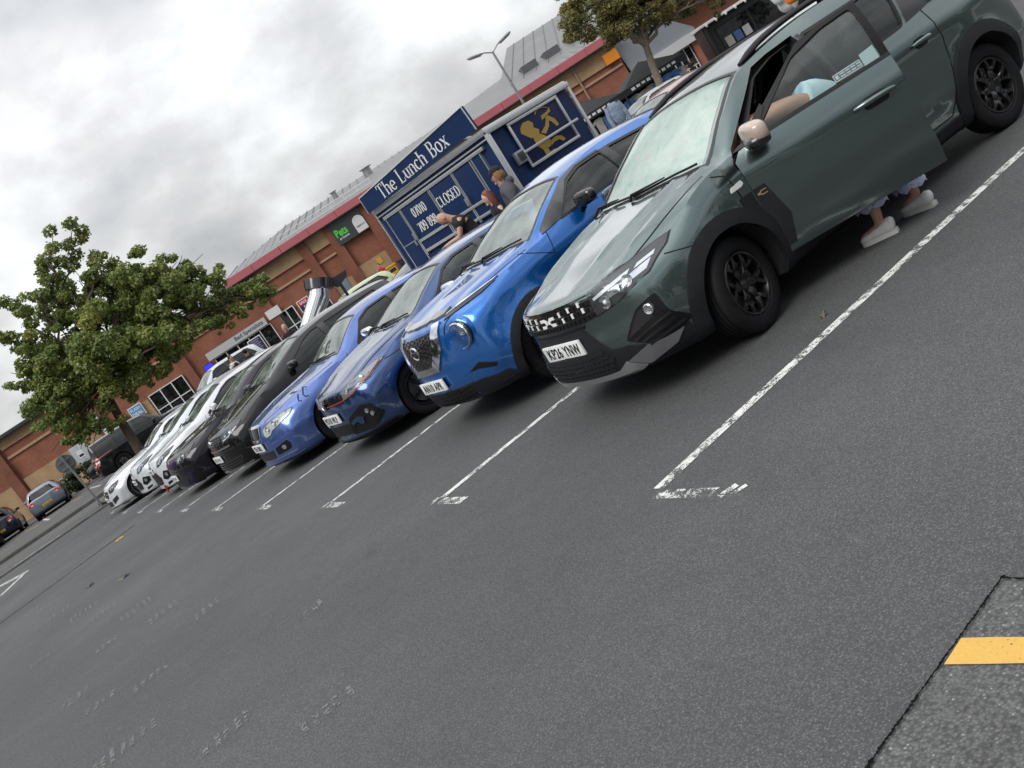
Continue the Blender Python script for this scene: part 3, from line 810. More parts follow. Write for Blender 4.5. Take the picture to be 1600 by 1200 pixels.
# ------------------------------------------------------------------ ground
BW = 2.722                                   # bay width
def asphalt(name, base, speck=1., coarse=1., blot=.18, tint=(1, 1, 1)):
    m = bpy.data.materials.new(name); m.use_nodes = True
    nt = m.node_tree; N = nt.nodes; L = nt.links; P = N['Principled BSDF']
    g = N.new('ShaderNodeNewGeometry')
    def noise(sc, det=5, ro=.6, dist=0):
        n = N.new('ShaderNodeTexNoise'); n.inputs['Scale'].default_value = sc; n.inputs['Detail'].default_value = det
        n.inputs['Roughness'].default_value = ro; n.inputs['Distortion'].default_value = dist
        L.new(g.outputs['Position'], n.inputs['Vector']); return n.outputs[0]
    def ramp(f, p0, p1, c0, c1):
        r = N.new('ShaderNodeMapRange'); r.inputs[1].default_value = p0; r.inputs[2].default_value = p1
        r.inputs[3].default_value = c0; r.inputs[4].default_value = c1; L.new(f, r.inputs[0]); return r.outputs[0]
    def mth(op, a, b):
        n = N.new('ShaderNodeMath'); n.operation = op
        for i, v in enumerate((a, b)):
            if isinstance(v, (int, float)): n.inputs[i].default_value = v
            else: L.new(v, n.inputs[i])
        return n.outputs[0]
    big = ramp(noise(.45, 6, .62, .6), .3, .7, 1 - blot, 1 + blot)
    mid = ramp(noise(5.1, 6, .7), .3, .7, .94, 1.06)
    fine = ramp(noise(115 / coarse, 4, .75), .36, .64, .72, 1.28)
    v = N.new('ShaderNodeTexVoronoi'); v.inputs['Scale'].default_value = 140 / coarse; L.new(g.outputs['Position'], v.inputs['Vector'])
    sx = N.new('ShaderNodeSeparateXYZ'); L.new(v.outputs['Color'], sx.inputs[0])
    cell = mth('MULTIPLY', ramp(sx.outputs[2], 0, 1, .74, 1.26), ramp(v.outputs['Distance'], .25, .60, 1.08, .72))
    stone = mth('MULTIPLY', ramp(v.outputs['Distance'], .20, .40, 1, 0), ramp(sx.outputs[0], .86, .99, 0, 1))
    v2 = N.new('ShaderNodeTexVoronoi'); v2.inputs['Scale'].default_value = 46 / coarse; L.new(g.outputs['Position'], v2.inputs['Vector'])
    sx2 = N.new('ShaderNodeSeparateXYZ'); L.new(v2.outputs['Color'], sx2.inputs[0])
    chip = mth('MULTIPLY', ramp(v2.outputs['Distance'], .07, .14, 1, 0), ramp(sx2.outputs[1], .90, .99, 0, 1))
    stain = mth('MULTIPLY', ramp(noise(1.1, 5, .6, .8), .60, .72, 1, .84), ramp(noise(.22, 4, .55, .4), .42, .60, .90, 1.06))     # old oil drips, tyre-polished and newer areas
    val = mth('MULTIPLY', mth('MULTIPLY', mth('MULTIPLY', mth('MULTIPLY', big, stain), mid), cell), mth('MULTIPLY', fine, base * 1.12))
    val = mth('ADD', val, mth('MULTIPLY', mth('ADD', mth('MULTIPLY', stone, .9), mth('MULTIPLY', chip, .6)), .13 * speck))
    # faint tyre-polished bands along the lane and oil drips
    cmb = N.new('ShaderNodeCombineColor')
    for i in range(3): L.new(mth('MULTIPLY', val, tint[i]), cmb.inputs[i])
    L.new(cmb.outputs[0], P.inputs['Base Color'])
    L.new(ramp(noise(.5, 4), .3, .7, .72, .9), P.inputs['Roughness'])
    P.inputs['Specular IOR Level'].default_value = .35
    b = N.new('ShaderNodeBump'); b.inputs['Strength'].default_value = .55; b.inputs['Distance'].default_value = .004 * coarse
    L.new(mth('ADD', noise(120 / coarse, 4, .75), mth('MULTIPLY', cell, .6)), b.inputs['Height']); L.new(b.outputs[0], P.inputs['Normal'])
    return m
ASPHALT = asphalt('asphalt', .083, .9, 1., .07, (.985, 1, 1.01))
ASPHALT_COARSE = asphalt('coarse asphalt', .105, 1.5, 1.6, .12)
ASPHALT_FAR = asphalt('old asphalt', .085, .6, 1.4, .12, (1.02, 1, .98))
PAVING = asphalt('block paving', .16, .3, 2., .12, (1.08, .98, .93))

def worn(name, col, wear=.5, scale=14):
    """road paint rubbed through to the asphalt in patches"""
    m = bpy.data.materials.new(name); m.use_nodes = True
    nt = m.node_tree; N = nt.nodes; L = nt.links; P = N['Principled BSDF']; out = N['Material Output']
    g = N.new('ShaderNodeNewGeometry')
    n = N.new('ShaderNodeTexNoise'); n.inputs['Scale'].default_value = scale; n.inputs['Detail'].default_value = 8; n.inputs['Roughness'].default_value = .75
    L.new(g.outputs['Position'], n.inputs['Vector'])
    n2 = N.new('ShaderNodeTexNoise'); n2.inputs['Scale'].default_value = 130; n2.inputs['Detail'].default_value = 2
    L.new(g.outputs['Position'], n2.inputs['Vector'])
    a = N.new('ShaderNodeMath'); a.operation = 'MULTIPLY_ADD'; a.inputs[1].default_value = .45; L.new(n2.outputs[0], a.inputs[0]); L.new(n.outputs[0], a.inputs[2])
    r = N.new('ShaderNodeMapRange'); c = .52 + .22 * wear; r.inputs[1].default_value = c - .035; r.inputs[2].default_value = c + .035; r.inputs[3].default_value = 1; r.inputs[4].default_value = 0
    L.new(a.outputs[0], r.inputs[0])
    rp = N.new('ShaderNodeMix'); rp.data_type = 'RGBA'; rp.inputs[6].default_value = (*[q * .72 for q in col], 1); rp.inputs[7].default_value = (*col, 1)
    L.new(n2.outputs[0], rp.inputs[0]); L.new(rp.outputs[2], P.inputs['Base Color']); P.inputs['Roughness'].default_value = .7
    t = N.new('ShaderNodeBsdfTransparent'); mx = N.new('ShaderNodeMixShader')
    L.new(r.outputs[0], mx.inputs[0]); L.new(P.outputs[0], mx.inputs[2]); L.new(t.outputs[0], mx.inputs[1]); L.new(mx.outputs[0], out.inputs[0])
    return m
# note: wear here is "how much stays": 1 nearly whole, 0 nearly gone
LINE = worn('bay paint', (.74, .74, .71), 1.04, 9)
LINE_TEE = worn('tee paint', (.74, .74, .71), .86, 11)
LINE_TEE0 = worn('worn tee paint', (.70, .70, .67), .74, 13)
LINE_FAINT = worn('ghost paint', (.18, .18, .178), .92, 22)
YELLOW = worn('yellow paint', (.70, .42, .09), 1.7, 55)
YELLOW_OLD = worn('old yellow paint', (.60, .36, .08), 1.0)

def sheet(name, poly, z, m, kind='structure'):
    me = bpy.data.meshes.new(name); me.from_pydata([(x, y, z) for x, y in poly], [], [tuple(range(len(poly)))]); me.materials.append(m)
    bm = bmesh.new(); bm.from_mesh(me); bmesh.ops.recalc_face_normals(bm, faces=bm.faces)
    for f in bm.faces:
        if f.normal.z < 0: f.normal_flip()
    bm.to_mesh(me); bm.free()
    o = bpy.data.objects.new(name, me); COL.objects.link(o); o['kind'] = kind; return o
def sheets(name, polys, z, m):
    me = bpy.data.meshes.new(name); v = []; f = []
    for po in polys:
        ar = sum(po[i][0] * po[(i + 1) % len(po)][1] - po[(i + 1) % len(po)][0] * po[i][1] for i in range(len(po)))
        b = len(v); v += [(x, y, z) for x, y in po]; q = tuple(range(b, b + len(po))); f.append(q if ar > 0 else q[::-1])
    me.from_pydata(v, [], f); me.materials.append(m)
    o = bpy.data.objects.new(name, me); COL.objects.link(o); o['kind'] = 'structure'; return o
def quad(a, b, w):
    a = Vector(a); b = Vector(b); n = Vector((-(b - a).y, (b - a).x)).normalized() * w / 2
    return [tuple(a + n), tuple(a - n), tuple(b - n), tuple(b + n)]

sheet('ground', [(-260, -200), (420, -200), (420, 420), (-260, 420)], 0, ASPHALT)
# bay lines, each with its worn T foot
for n in range(0, 10):
    y = BW * n
    sheets('bay_line', [quad((.03, y), (4.9, y), .085)], .004, LINE)
    sheets('bay_line_foot', [quad((-.01, y - .045), (-.01, y - .46), .085), quad((-.01, y + .045), (-.01, y + .10), .085)] if n else [quad((-.02, y - .045), (-.02, y - .50), .075)], .004, LINE_TEE if n else LINE_TEE0)
for n in range(0, 9):
    sheets('bay_line', [quad((5.05, BW * n), (10.2, BW * n), .085)], .004, LINE)
sheets('bay_line_foot', [quad((-.055, -.56), (.035, -.60), .05), quad((-.05, -.63), (.03, -.67), .035)], .004, LINE)
# ghost marks left by burnt-off paint
gh = []
for cx, cy, k, ln in [(-2.56, 13.67, 4, .5), (-2.42, 11.88, 5, .5), (-2.2, 10.2, 6, .5), (-2.05, 9.0, 5, .45), (-1.82, 7.56, 6, .5), (-1.7, 6.3, 5, .4), (-2.27, 6.8, 4, .25), (-2.74, 5.44, 4, .3), (-2.2, 4.16, 5, .26), (-2.65, 2.94, 8, .34), (-2.14, 1.66, 5, .24), (-1.76, .83, 5, .2), (-2.9, 8.8, 4, .3), (-1.5, 5.0, 4, .3), (-1.2, 2.6, 3, .2), (-2.6, 4.6, 4, .25)]:
    for i in range(k):
        x = cx + (i - k / 2) * .07 + random.uniform(-.01, .01); gh.append(quad((x, cy - ln * random.uniform(.3, .5)), (x + .03, cy + ln * random.uniform(.3, .5)), .035))
sheets('ghost_marking', gh, .004, LINE_FAINT)
# the speed-table patch with its yellow arrow bar, front right corner
sheet('patched_surface', [(-.50, -2.25), (-1.22, -2.28), (-4, -2.40), (-4, -9), (-.5, -9)], .006, ASPHALT_COARSE)
sheets('yellow_marking', [[(-.757, -2.263), (-.862, -2.272), (-.842, -2.37), (-.818, -2.48), (-.775, -2.9), (-.675, -2.9), (-.725, -2.44), (-.74, -2.35)]], .010, YELLOW)
TAR = mat('tar joint', (.004, .004, .004), .9, spec=.1, var=.4, vscale=40, bump=.3, bscale=150)
def wavy(a, b, w, seg=40, j=.012):
    a = Vector(a); b = Vector(b); d = b - a; n = Vector((-d.y, d.x)).normalized(); L1 = []; L2 = []
    for i in range(seg + 1):
        p = a + d * (i / seg) + n * random.uniform(-j, j); ww = w * random.uniform(.4, 1.5) / 2; L1.append(tuple(p + n * ww)); L2.append(tuple(p - n * ww))
    return [[L1[i], L2[i], L2[i + 1], L1[i + 1]] for i in range(seg)]
sheets('tar_joint', wavy((-.49, -2.247), (-1.22, -2.277), .009, 150, .0022) + wavy((-1.22, -2.277), (-4, -2.397), .016, 220, .004) + wavy((-.50, -2.24), (-.50, -6), .008, 500, .0022), .012, TAR)
sheets('tar_joint', wavy((-.45, 16.85), (-3.6, 16.0), .055, 50, .02), .004, TAR)
sheets('yellow_marking', [[(-.78, 16.0), (-.95, 15.95), (-.97, 16.35), (-.80, 16.40)]], .008, YELLOW_OLD)
sheets('give_way_marking', [quad((-2.44, 24.24), (-3.19, 22.19), .16), quad((-2.44, 24.24), (-3.3, 26.0), .16), quad((-2.6, 24.1), (-3.15, 25.3), .1)], .004, LINE)
# older tarmac beyond the row, kerbed island, lane and far car park
sheet('lane', [(-200, 31.0), (60, 31.0), (60, 36.0), (-200, 36.0)], .004, ASPHALT_FAR)
sheet('far_car_park', [(-200, 36.25), (200, 36.25), (200, 400), (-200, 400)], .10, ASPHALT_FAR)
KERB = mat('kerb concrete', (.105, .10, .09), .85, var=.3, vscale=5, bump=.2, bscale=50)
SOIL = mat('planting soil', (.075, .060, .042), .95, var=.4, vscale=9, bump=.5, bscale=30)
GRASS = mat('rough grass', (.055, .075, .028), .95, var=.5, vscale=14)
kb = MB()
def kerb_run(a, b, w=.13, h=.12, step=.915):
    a = Vector(a); b = Vector(b); d = b - a; L = d.length; n = int(L / step); u = d / L; ang = math.atan2(u.y, u.x)
    for i in range(n):
        p = a + u * (i * step + step / 2)
        kb.box((-step / 2 + .004, -w / 2, -.05), (step / 2 - .004, w / 2, h + random.uniform(-.006, .006)), KERB, Matrix.Translation((p.x, p.y, 0)) @ Matrix.Rotation(ang, 4, 'Z'), bev=.012)
kerb_run((-14, 28.6), (12, 28.6), h=.055); kerb_run((.4, 31.2), (12, 31.2), h=.10); kerb_run((-40, 36.15), (40, 36.15), h=.125)
kb.build('kerb', None, None)['kind'] = 'structure'
sheet('island', [(.46, 28.68), (12, 28.68), (12, 31.13), (.46, 31.13)], .09, SOIL)
sheets('lane_line', [quad((-1.1 - 3.2 * i, 29.9), (-2.6 - 3.2 * i, 29.9), .12) for i in range(6)] + [quad((-.2, 28.9), (-1.5, 28.5), .07), quad((-.3, 29.4), (-1.6, 28.9), .07)], .008, LINE)
sheets('far_bay_line', [quad((-8 + 2.5 * i, 44), (-8 + 2.5 * i, 49), .12) for i in range(12)] + [quad((-12, 52), (10, 50), .14)], .108, LINE)
sheets('far_yellow_marking', [quad((-.9, 45.9), (1.2, 45.2), .12), quad((-.9, 45.9), (-1.4, 48.5), .12), quad((1.2, 45.2), (.8, 48), .12)], .108, YELLOW_OLD)
# ------------------------------------------------------------------ the green estate car with its near door open
P_GREEN = paint('green paint', (.118, .162, .157), .93, .25)
CLAD = mat('cladding plastic', (.016, .017, .019), .55, spec=.22, var=.12, vscale=8, bump=.05, bscale=260)
SILVER_TRIM = mat('silver trim', (.34, .34, .35), .38, .6)
def arch_cladding(root, B, p, w=.085, m=CLAD, sides=('near', 'far'), a0=-18, a1=198, name='arch_cladding'):
    for ax in (p['fo'], p['fo'] + p['wb']):
        r0 = p['R'] + p.get('gap', .045) - .008; r1 = r0 + w; c = (ax, p['R'] + .01)
        arc = [R(a0 + (a1 - a0) * i / 24) for i in range(25)]
        zmin = p.get('zb', .19) + .005
        po = [(c[0] + r1 * math.cos(a), max(zmin, c[1] + r1 * math.sin(a))) for a in arc] + [(c[0] + r0 * math.cos(a), max(zmin, c[1] + r0 * math.sin(a))) for a in arc[::-1]]
        for sd in sides:
            mb = MB(); B.patch(mb, po, sd, m, .016, .03, .05); mb.build(name, None, root)

def green_estate():
    p = dict(L=4.547, W=.895, fo=.835, wb=2.897, R=.326, rim=.215, spokes=6, style='vee', rim_m=DARK_ALLOY, tw=.205, gap=.055, steer=R(15),
             hood0=.845, hood_mid=(.5, .985), cowl=(1.08, 1.085), roof0=(1.90, 1.535), peak=(2.7, 1.605), roof1=(4.10, 1.565), tail=(4.42, 1.06),
             belt=(1.045, 1.10), roofw=.615, zb=.205, bowF=.32, bowk=3.0, snout=.10, LF=1.0,
             profF=[(.18, .09), (.27, .02), (.42, .0), (.62, .02), (.70, .025), (.83, .045), (.92, .12), (1.1, .16)],
             ridges=[(.12, 1.05, .24, .40, .030, .024), (.30, 1.05, .60, .66, .040, .026), (.25, 1.05, .48, .55, .05, -.018)],
             creases=[(1.3, 4.0, .84, .90, .035, .010), (1.35, 3.3, .36, .52, .030, -.022), (1.35, 3.3, .42, .58, .035, .012), (1.4, 3.5, .68, .74, .12, -.014)], flare=.028,
             paint=P_GREEN,
             screen=[(1.13, -.735), (1.09, -.45), (1.07, 0), (1.09, .45), (1.13, .735), (1.86, .585), (1.845, 0), (1.86, -.585)],
             side_win=[rounded([(1.42, 1.075), (2.31, 1.085), (2.31, 1.44), (2.10, 1.43), (1.86, 1.375)], .03), rounded([(2.42, 1.085), (3.18, 1.10), (3.32, 1.43), (2.42, 1.44)], .03), rounded([(3.52, 1.13), (3.98, 1.16), (3.90, 1.39), (3.52, 1.43)], .04)],
             side_glass=[SIDE, PRIVACY, PRIVACY],
             rear_win=rounded([(-.56, 1.12), (.56, 1.12), (.48, 1.44), (-.48, 1.44)], .05),
             door_hole=[(1.235, .30), (1.215, 1.0), (1.30, 1.085), (1.93, 1.445), (2.10, 1.465), (2.365, 1.475), (2.37, .30)],
             pillars=[[(3.22, 1.095), (3.52, 1.12), (3.52, 1.44), (3.36, 1.445)], [(2.375, 1.08), (2.41, 1.08), (2.41, 1.455), (2.375, 1.455)]],
             seams=[('near', [(2.40, .345), (2.41, 1.07)]), ('near', [(2.40, .345), (3.18, .345), (3.27, .45), (3.34, .62), (3.41, .85), (3.43, 1.12)]),
                    ('far', [(1.24, .36), (1.22, 1.03)]), ('far', [(2.38, .36), (2.40, 1.07)]), ('far', [(1.24, .36), (3.18, .36), (3.27, .45), (3.41, .85), (3.43, 1.12)]),
                    ('top', [(.13, -.52), (.30, -.66), (1.02, -.775)]), ('top', [(.13, .52), (.30, .66), (1.02, .775)]),
                    ('near', [(.44, .80), (.62, .74)]), ('near', [(1.02, 1.02), (1.10, .98), (1.14, .62)])],
             handles=[(3.20, .93)], mirror_sides=(1,), mirror=(1.50, 1.13), mirror_m=BLACK_GLOSS,
             wipers=[(.08, -.62, 1.085, .035), (.66, .02, 1.125, -.03)])
    root, B = make_car(p, 'estate_car', 'dark green estate car with its near front door open and a person leaning in', 'car', (1.032, 1.604, 0), -.06402)
    arch_cladding(root, B, p, .10)
    # sills and lower bumper in bare plastic
    for sd in ('near', 'far'):
        part(root, 'sill_cladding', lambda mb: B.patch(mb, [(1.21, .21), (3.36, .21), (3.36, .31), (1.21, .31)], sd, CLAD, .012, .02, .07))
    low = [(-.31, .625), (.31, .625), (.455, .44), (.58, .425), (.72, .335), (.82, .365), (.82, .215), (-.82, .215), (-.82, .365), (-.72, .335), (-.58, .425), (-.455, .44)]
    part(root, 'lower_bumper', lambda mb: B.patch(mb, low, 'front', CLAD, .010, .02, .05))
    part(root, 'upper_slot', lambda mb: B.patch(mb, [(-.33, .632), (.33, .632), (.35, .655), (-.35, .655)], 'front', BLACK_PLASTIC, .006, .01, .05))
    def grille(mb): B.patch(mb, [(-.46, .675), (-.24, .655), (.24, .655), (.46, .675), (.475, .825), (.25, .822), (-.25, .822), (-.475, .825)], 'front', BLACK_GLOSS, .006, .02, .05)
    g = part(root, 'grille', grille)
    # rows of small recess blocks and white dashes
    bb = MB()
    for i in range(-10, 11):
        for j in range(3):
            y = i * .045 + (.0225 if j % 2 else 0); z = .69 + j * .045
            if abs(y) < .455: B.patch(bb, [(y - .016, z - .014), (y + .016, z - .014), (y + .016, z + .014), (y - .016, z + .014)], 'front', BLACK_PLASTIC, .012, .008, .1)
    bb.build('grille_blocks', None, g)
    for sg in (-1, 1):
        for i in range(3):
            y = sg * (.17 + i * .105); up = .018 * i * .4
            for j in range(2):
                yy = y + sg * .02 * j; z = .778 - j * .045 + up
                q = [(yy - .010, z - .017), (yy + .010, z - .017), (yy + .010, z + .017), (yy - .010, z + .017)]
                mb = MB(); B.patch(mb, q, 'front', WHITE, .016, .01, .1); mb.build('grille_dash', None, g)
    # linked-letter emblem
    e = MB()
    for sg in (-1, 1):
        a = [(.012, .728), (.030, .728), (.050, .748), (.098, .748), (.098, .768), (.042, .768), (.020, .748), (.012, .748)]
        b = [(.012, .744), (.020, .744), (.042, .724), (.098, .724), (.098, .704), (.050, .704), (.030, .726), (.012, .726)]
        for q in (a, b):
            q = [(y * 1.05 + (-.006), z + .012) for y, z in q]
            B.patch(e, q if sg > 0 else sym(q), 'front', WHITE, .018, .012, .1)
    e.build('emblem', None, g)
    mesh = [(-.40, .30), (.40, .30), (.46, .40), (.38, .475), (-.38, .475), (-.46, .40)]
    lg = part(root, 'lower_grille', lambda mb: B.patch(mb, mesh, 'front', BLACK_GLOSS, .013, .02, .06))
    gm = MB()
    for r in range(5):
        z = .315 + r * .034
        for i in range(-10, 11):
            y = i * .042 + (.021 if r % 2 else 0)
            if inside((y, z), mesh): B.patch(gm, [(y - .024, z - .004), (y - .012, z + .011), (y + .012, z + .011), (y + .024, z - .004), (y + .012, z - .012), (y - .012, z - .012)], 'front', CLAD, .022, .008, .2)
    gm.build('grille_studs', None, lg)
    skid = [(-.60, .262), (-.44, .232), (.44, .232), (.60, .262), (.50, .335), (.42, .292), (-.42, .292), (-.50, .335)]
    part(root, 'skid_plate', lambda mb: B.patch(mb, skid, 'front', SILVER_TRIM, .020, .03, .05))
    for sg in (-1, 1):
        f = (lambda q: q) if sg > 0 else sym
        part(root, 'bumper_corner', lambda mb: B.patch(mb, f([(.515, .33), (.62, .262), (.76, .30), (.80, .36), (.66, .375)]), 'front', GREY_PLASTIC, .016, .03, .05))
        fs = part(root, 'fog_lamp_bezel', lambda mb: B.patch(mb, f(rounded([(.575, .455), (.695, .61), (.80, .645), (.845, .385), (.73, .345)], .02)), 'front', BLACK_PLASTIC, .011, .02, .04))
        part(fs, 'bezel_recess', lambda mb: B.patch(mb, f(rounded([(.60, .46), (.70, .59), (.775, .615), (.79, .53)], .01)), 'front', CABIN, .014, 0, .04))
        for k in range(3):
            part(fs, 'bezel_slat', lambda mb: B.patch(mb, f([(.62 + k * .03, .44 - k * .03), (.82, .50 - k * .045), (.825, .485 - k * .045), (.625 + k * .03, .425 - k * .03)]), 'front', CLAD, .018, .006, .05))
        h, n = B.hit('front', .755 * sg, .572); mb = MB(); M = Matrix.Translation(h + n * .012) @ n.lerp(Vector((-1, 0, 0)), .5).to_track_quat('Z', 'Y').to_matrix().to_4x4()
        mb.lathe([(.037, -.01), (.037, .012), (.030, .016), (.012, .008), (.0001, .008)], 20, 'z', LAMP_REFL, M=M); mb.build('fog_lamp', None, fs)
    HL = [(.478, .680), (.462, .825), (.60, .852), (.74, .882), (.785, .886), (.795, .845), (.775, .765), (.64, .705)]
    headlight(root, B, HL, inner=[((.565, .735), .040), ((.70, .785), .036)], strips=[[(.50, .772), (.50, .79), (.685, .832), (.69, .81)], [(.71, .818), (.71, .836), (.765, .85), (.77, .832)]],
              refl=[[(.54, .742), (.53, .760), (.66, .792), (.67, .752)], [(.68, .765), (.68, .80), (.765, .826), (.765, .785)]], ring=.010)
    plate(root, B, 'KP26 YNW', .533, band=True, dx=.016)
    # side repeater badge on the wing, black triangle at the mirror foot
    sb = part(root, 'side_repeater', lambda mb: B.patch(mb, rounded([(1.06, .862), (1.075, .892), (1.175, .90), (1.185, .875), (1.16, .862)], .008), 'near', WHITE, .006, .01, .05))
    part(root, 'wing_vent', lambda mb: B.patch(mb, [(1.09, .80), (1.205, .80), (1.22, .46), (1.18, .46), (1.11, .66)], 'near', CLAD, .006, .012, .05))
    # roof rails
    for sg in (-1, 1):
        pts = []
        for i in range(19):
            t = i / 18; x = 1.93 + t * 2.05; h, n = B.hit('top', x, sg * .565)
            lift = .006 + .026 * min(1, min(t, 1 - t) / .12)
            pts.append((h.x, h.y, h.z + lift))
        mb = MB(); mb.tube(pts, [.016] + [.036] * 17 + [.016], 10, CLAD, flat=.62)
        for x in (2.95,):
            h, n = B.hit('top', x, sg * .565); mb.box((h.x - .09, h.y - .02, h.z - .02), (h.x + .09, h.y + .02, h.z + .05), CLAD, bev=.012)
        mb.build('roof_rail', None, root, 50)
    # open door: outer skin, trim, glass and mirror all turn about the hinge
    hx, hy = 1.235, -.875
    win = p['side_win'][0]
    hinge = empty('front_door', (hx, hy, 0), R(-34)); hinge.parent = root
    hinge['label'] = 'open near front door with a sticker low in its window'
    def loc(o):
        for v in o.data.vertices: v.co.x -= hx; v.co.y -= hy
        o.parent = hinge; return o
    body_in = [(1.245, .315), (1.225, 1.0), (1.31, 1.078), (2.355, 1.082), (2.36, .305)]
    mb = MB(); B.patch(mb, body_in, 'near', P_GREEN, .002, .085, .06)
    # inner face
    tri = [Vector((x, B.hit('near', x, z)[0].y + .083, z)) for x, z in body_in]
    mb.add(tri, [tuple(range(len(tri)))], CABIN); loc(mb.build('door_skin', None, None))
    mb = MB(); B.patch(mb, [(1.31, 1.075), (1.93, 1.435), (2.10, 1.457), (2.355, 1.467), (2.358, 1.079)], 'near', BLACK_PLASTIC, .001, .03, .06, [offset_poly(win, .002)]); loc(mb.build('window_frame', None, None))
    mb = MB(); B.patch(mb, offset_poly(win, .006), 'near', SIDE, -.012, 0, .1); glass_o = loc(mb.build('door_glass', None, None))
    mb = MB(); B.patch(mb, [(1.235, 1.055), (2.358, 1.068), (2.358, 1.09), (1.30, 1.08)], 'near', GASKET, .008, .015, .06); loc(mb.build('waist_seal', None, None))
    mb = MB(); B.patch(mb, [(1.235, .36), (1.225, .80), (1.315, .80), (1.375, .55), (1.32, .36)], 'near', CLAD, .006, .01, .05); loc(mb.build('door_blade', None, None))
    eb = MB()
    for q in ([(1.245, .755), (1.262, .755), (1.277, .765), (1.31, .765), (1.31, .771), (1.272, .771), (1.258, .762), (1.245, .762)], [(1.245, .748), (1.258, .748), (1.272, .739), (1.31, .739), (1.31, .745), (1.277, .745), (1.262, .755), (1.245, .755)]):
        B.patch(eb, q, 'near', mat('brass print', (.32, .22, .12), .4), .0075, .002, .1)
    loc(eb.build('door_emblem', None, None))
    mb = MB(); B.patch(mb, rounded([(2.06, .845), (2.23, .845), (2.23, .925), (2.06, .925)], .035), 'near', CABIN, .004, 0, .03); loc(mb.build('handle_cup', None, None))
    pts = []
    for i in range(9):
        t = i / 8; x = 2.00 + .275 * t; h, n = B.hit('near', x, .89); pts.append(h + n * (.010 + .026 * math.sin(PI * t) ** .6))
    mb = MB(); mb.tube(pts, [.012, .017, .019, .019, .019, .019, .019, .018, .013], 8, P_GREEN); loc(mb.build('door_handle', None, None, 60))
    # mirror on the door: black foot, shell painted in the person's peach reflection
    mb = MB(); mb.blob((0, 0, 0), (.068, .125, .085), 20, .62, mat('mirror shell', (.46, .36, .29), .22, coat=.8))
    for i, v in enumerate(mb.v):
        f = (-v[1] / .125 + 1) / 2; mb.v[i] = (v[0] * (1 - .1 * f) + .05 * f, v[1], v[2] * (1 - .2 * f))
    mb.xf(Matrix.Translation((1.37, -1.02, 1.12)))
    ms = loc(mb.build('mirror_shell', None, None, 50))
    mb = MB(); mb.blob((1.39, -1.00, 1.07), (.085, .135, .045), 16, .6, BLACK_GLOSS); mb.tube([(1.40, -.86, 1.055), (1.38, -.94, 1.065)], .045, 8, BLACK_GLOSS); mb.box((1.427, -1.09, 1.05), (1.437, -.93, 1.175), mat('mirror glass', (.6, .62, .65), .03, 1.), bev=.004)
    loc(mb.build('mirror_foot', None, None, 50))
    mb = MB(); B.patch(mb, [(1.31, 1.08), (1.44, 1.08), (1.56, 1.21), (1.55, 1.235)], 'near', BLACK_PLASTIC, .006, .02, .05); loc(mb.build('mirror_corner', None, None))
    # window stickers low at the rear of the glass: a pale one and a small outlined one whose words are too small to read
    y_ = B.hit('near', 2.3, 1.13)[0].y
    mb = MB(); B.patch(mb, [(2.20, 1.09), (2.30, 1.09), (2.30, 1.18), (2.20, 1.17)], 'near', mat('pale sticker', (.30, .42, .42), .4), -.009, 0, .05); loc(mb.build('sticker', None, None))
    mb = MB(); B.patch(mb, [(2.00, 1.095), (2.19, 1.095), (2.19, 1.148), (2.00, 1.145)], 'near', mat('dark sticker', (.10, .15, .17), .4), -.009, 0, .05)
    B.seam(mb, [(2.004, 1.099), (2.186, 1.099), (2.186, 1.144), (2.004, 1.141), (2.004, 1.099)], 'near', .003, -.0075, WHITE); st = loc(mb.build('sticker', None, None, 0))
    mb = MB(); STK = mat('sticker print', (.42, .50, .50), .5)
    for k in range(2):
        x = 2.045
        for w in (.034, .026, .03, .022): B.seam(mb, [(x, 1.112 + k * .018), (x + w, 1.112 + k * .018)], 'near', .008, -.007, STK); x += w + .008
    B.seam(mb, [(2.014, 1.121), (2.034, 1.121)], 'near', .026, -.007, STK); loc(mb.build('sticker_lettering', None, None, 0))
    return root, B, p

GREEN, GB, GP = green_estate()
# sun shade lying inside the windscreen (a thing of its own)
def shade_mat():
    m = bpy.data.materials.new('shade foil'); m.use_nodes = True; nt = m.node_tree; N = nt.nodes; L = nt.links; P = N['Principled BSDF']
    tc = N.new('ShaderNodeTexCoord'); n = N.new('ShaderNodeTexNoise'); n.inputs['Scale'].default_value = 5.5; n.inputs['Detail'].default_value = 5; n.inputs['Distortion'].default_value = 1.6
    L.new(tc.outputs['Object'], n.inputs['Vector']); r = N.new('ShaderNodeValToRGB'); e = r.color_ramp.elements
    e[0].position = .34; e[0].color = (.30, .46, .44, 1); e[1].position = .70; e[1].color = (.60, .50, .51, 1)
    a = e.new(.47); a.color = (.52, .59, .56, 1); a = e.new(.58); a.color = (.62, .64, .61, 1)
    L.new(n.outputs[0], r.inputs[0]); L.new(r.outputs[0], P.inputs['Base Color']); P.inputs['Roughness'].default_value = .45
    return m
mb = MB(); GB.patch(mb, [(1.16, -.66), (1.11, -.4), (1.10, 0), (1.11, .4), (1.16, .66), (1.82, .53), (1.81, 0), (1.82, -.53)], 'top', shade_mat(), -.030, .004, .06)
o = mb.build('sun_shade', None, None, 60); o.matrix_world = GREEN.matrix_basis; tag(o, 'pale mint sun shade spread behind the windscreen of the green car', 'sun shade')
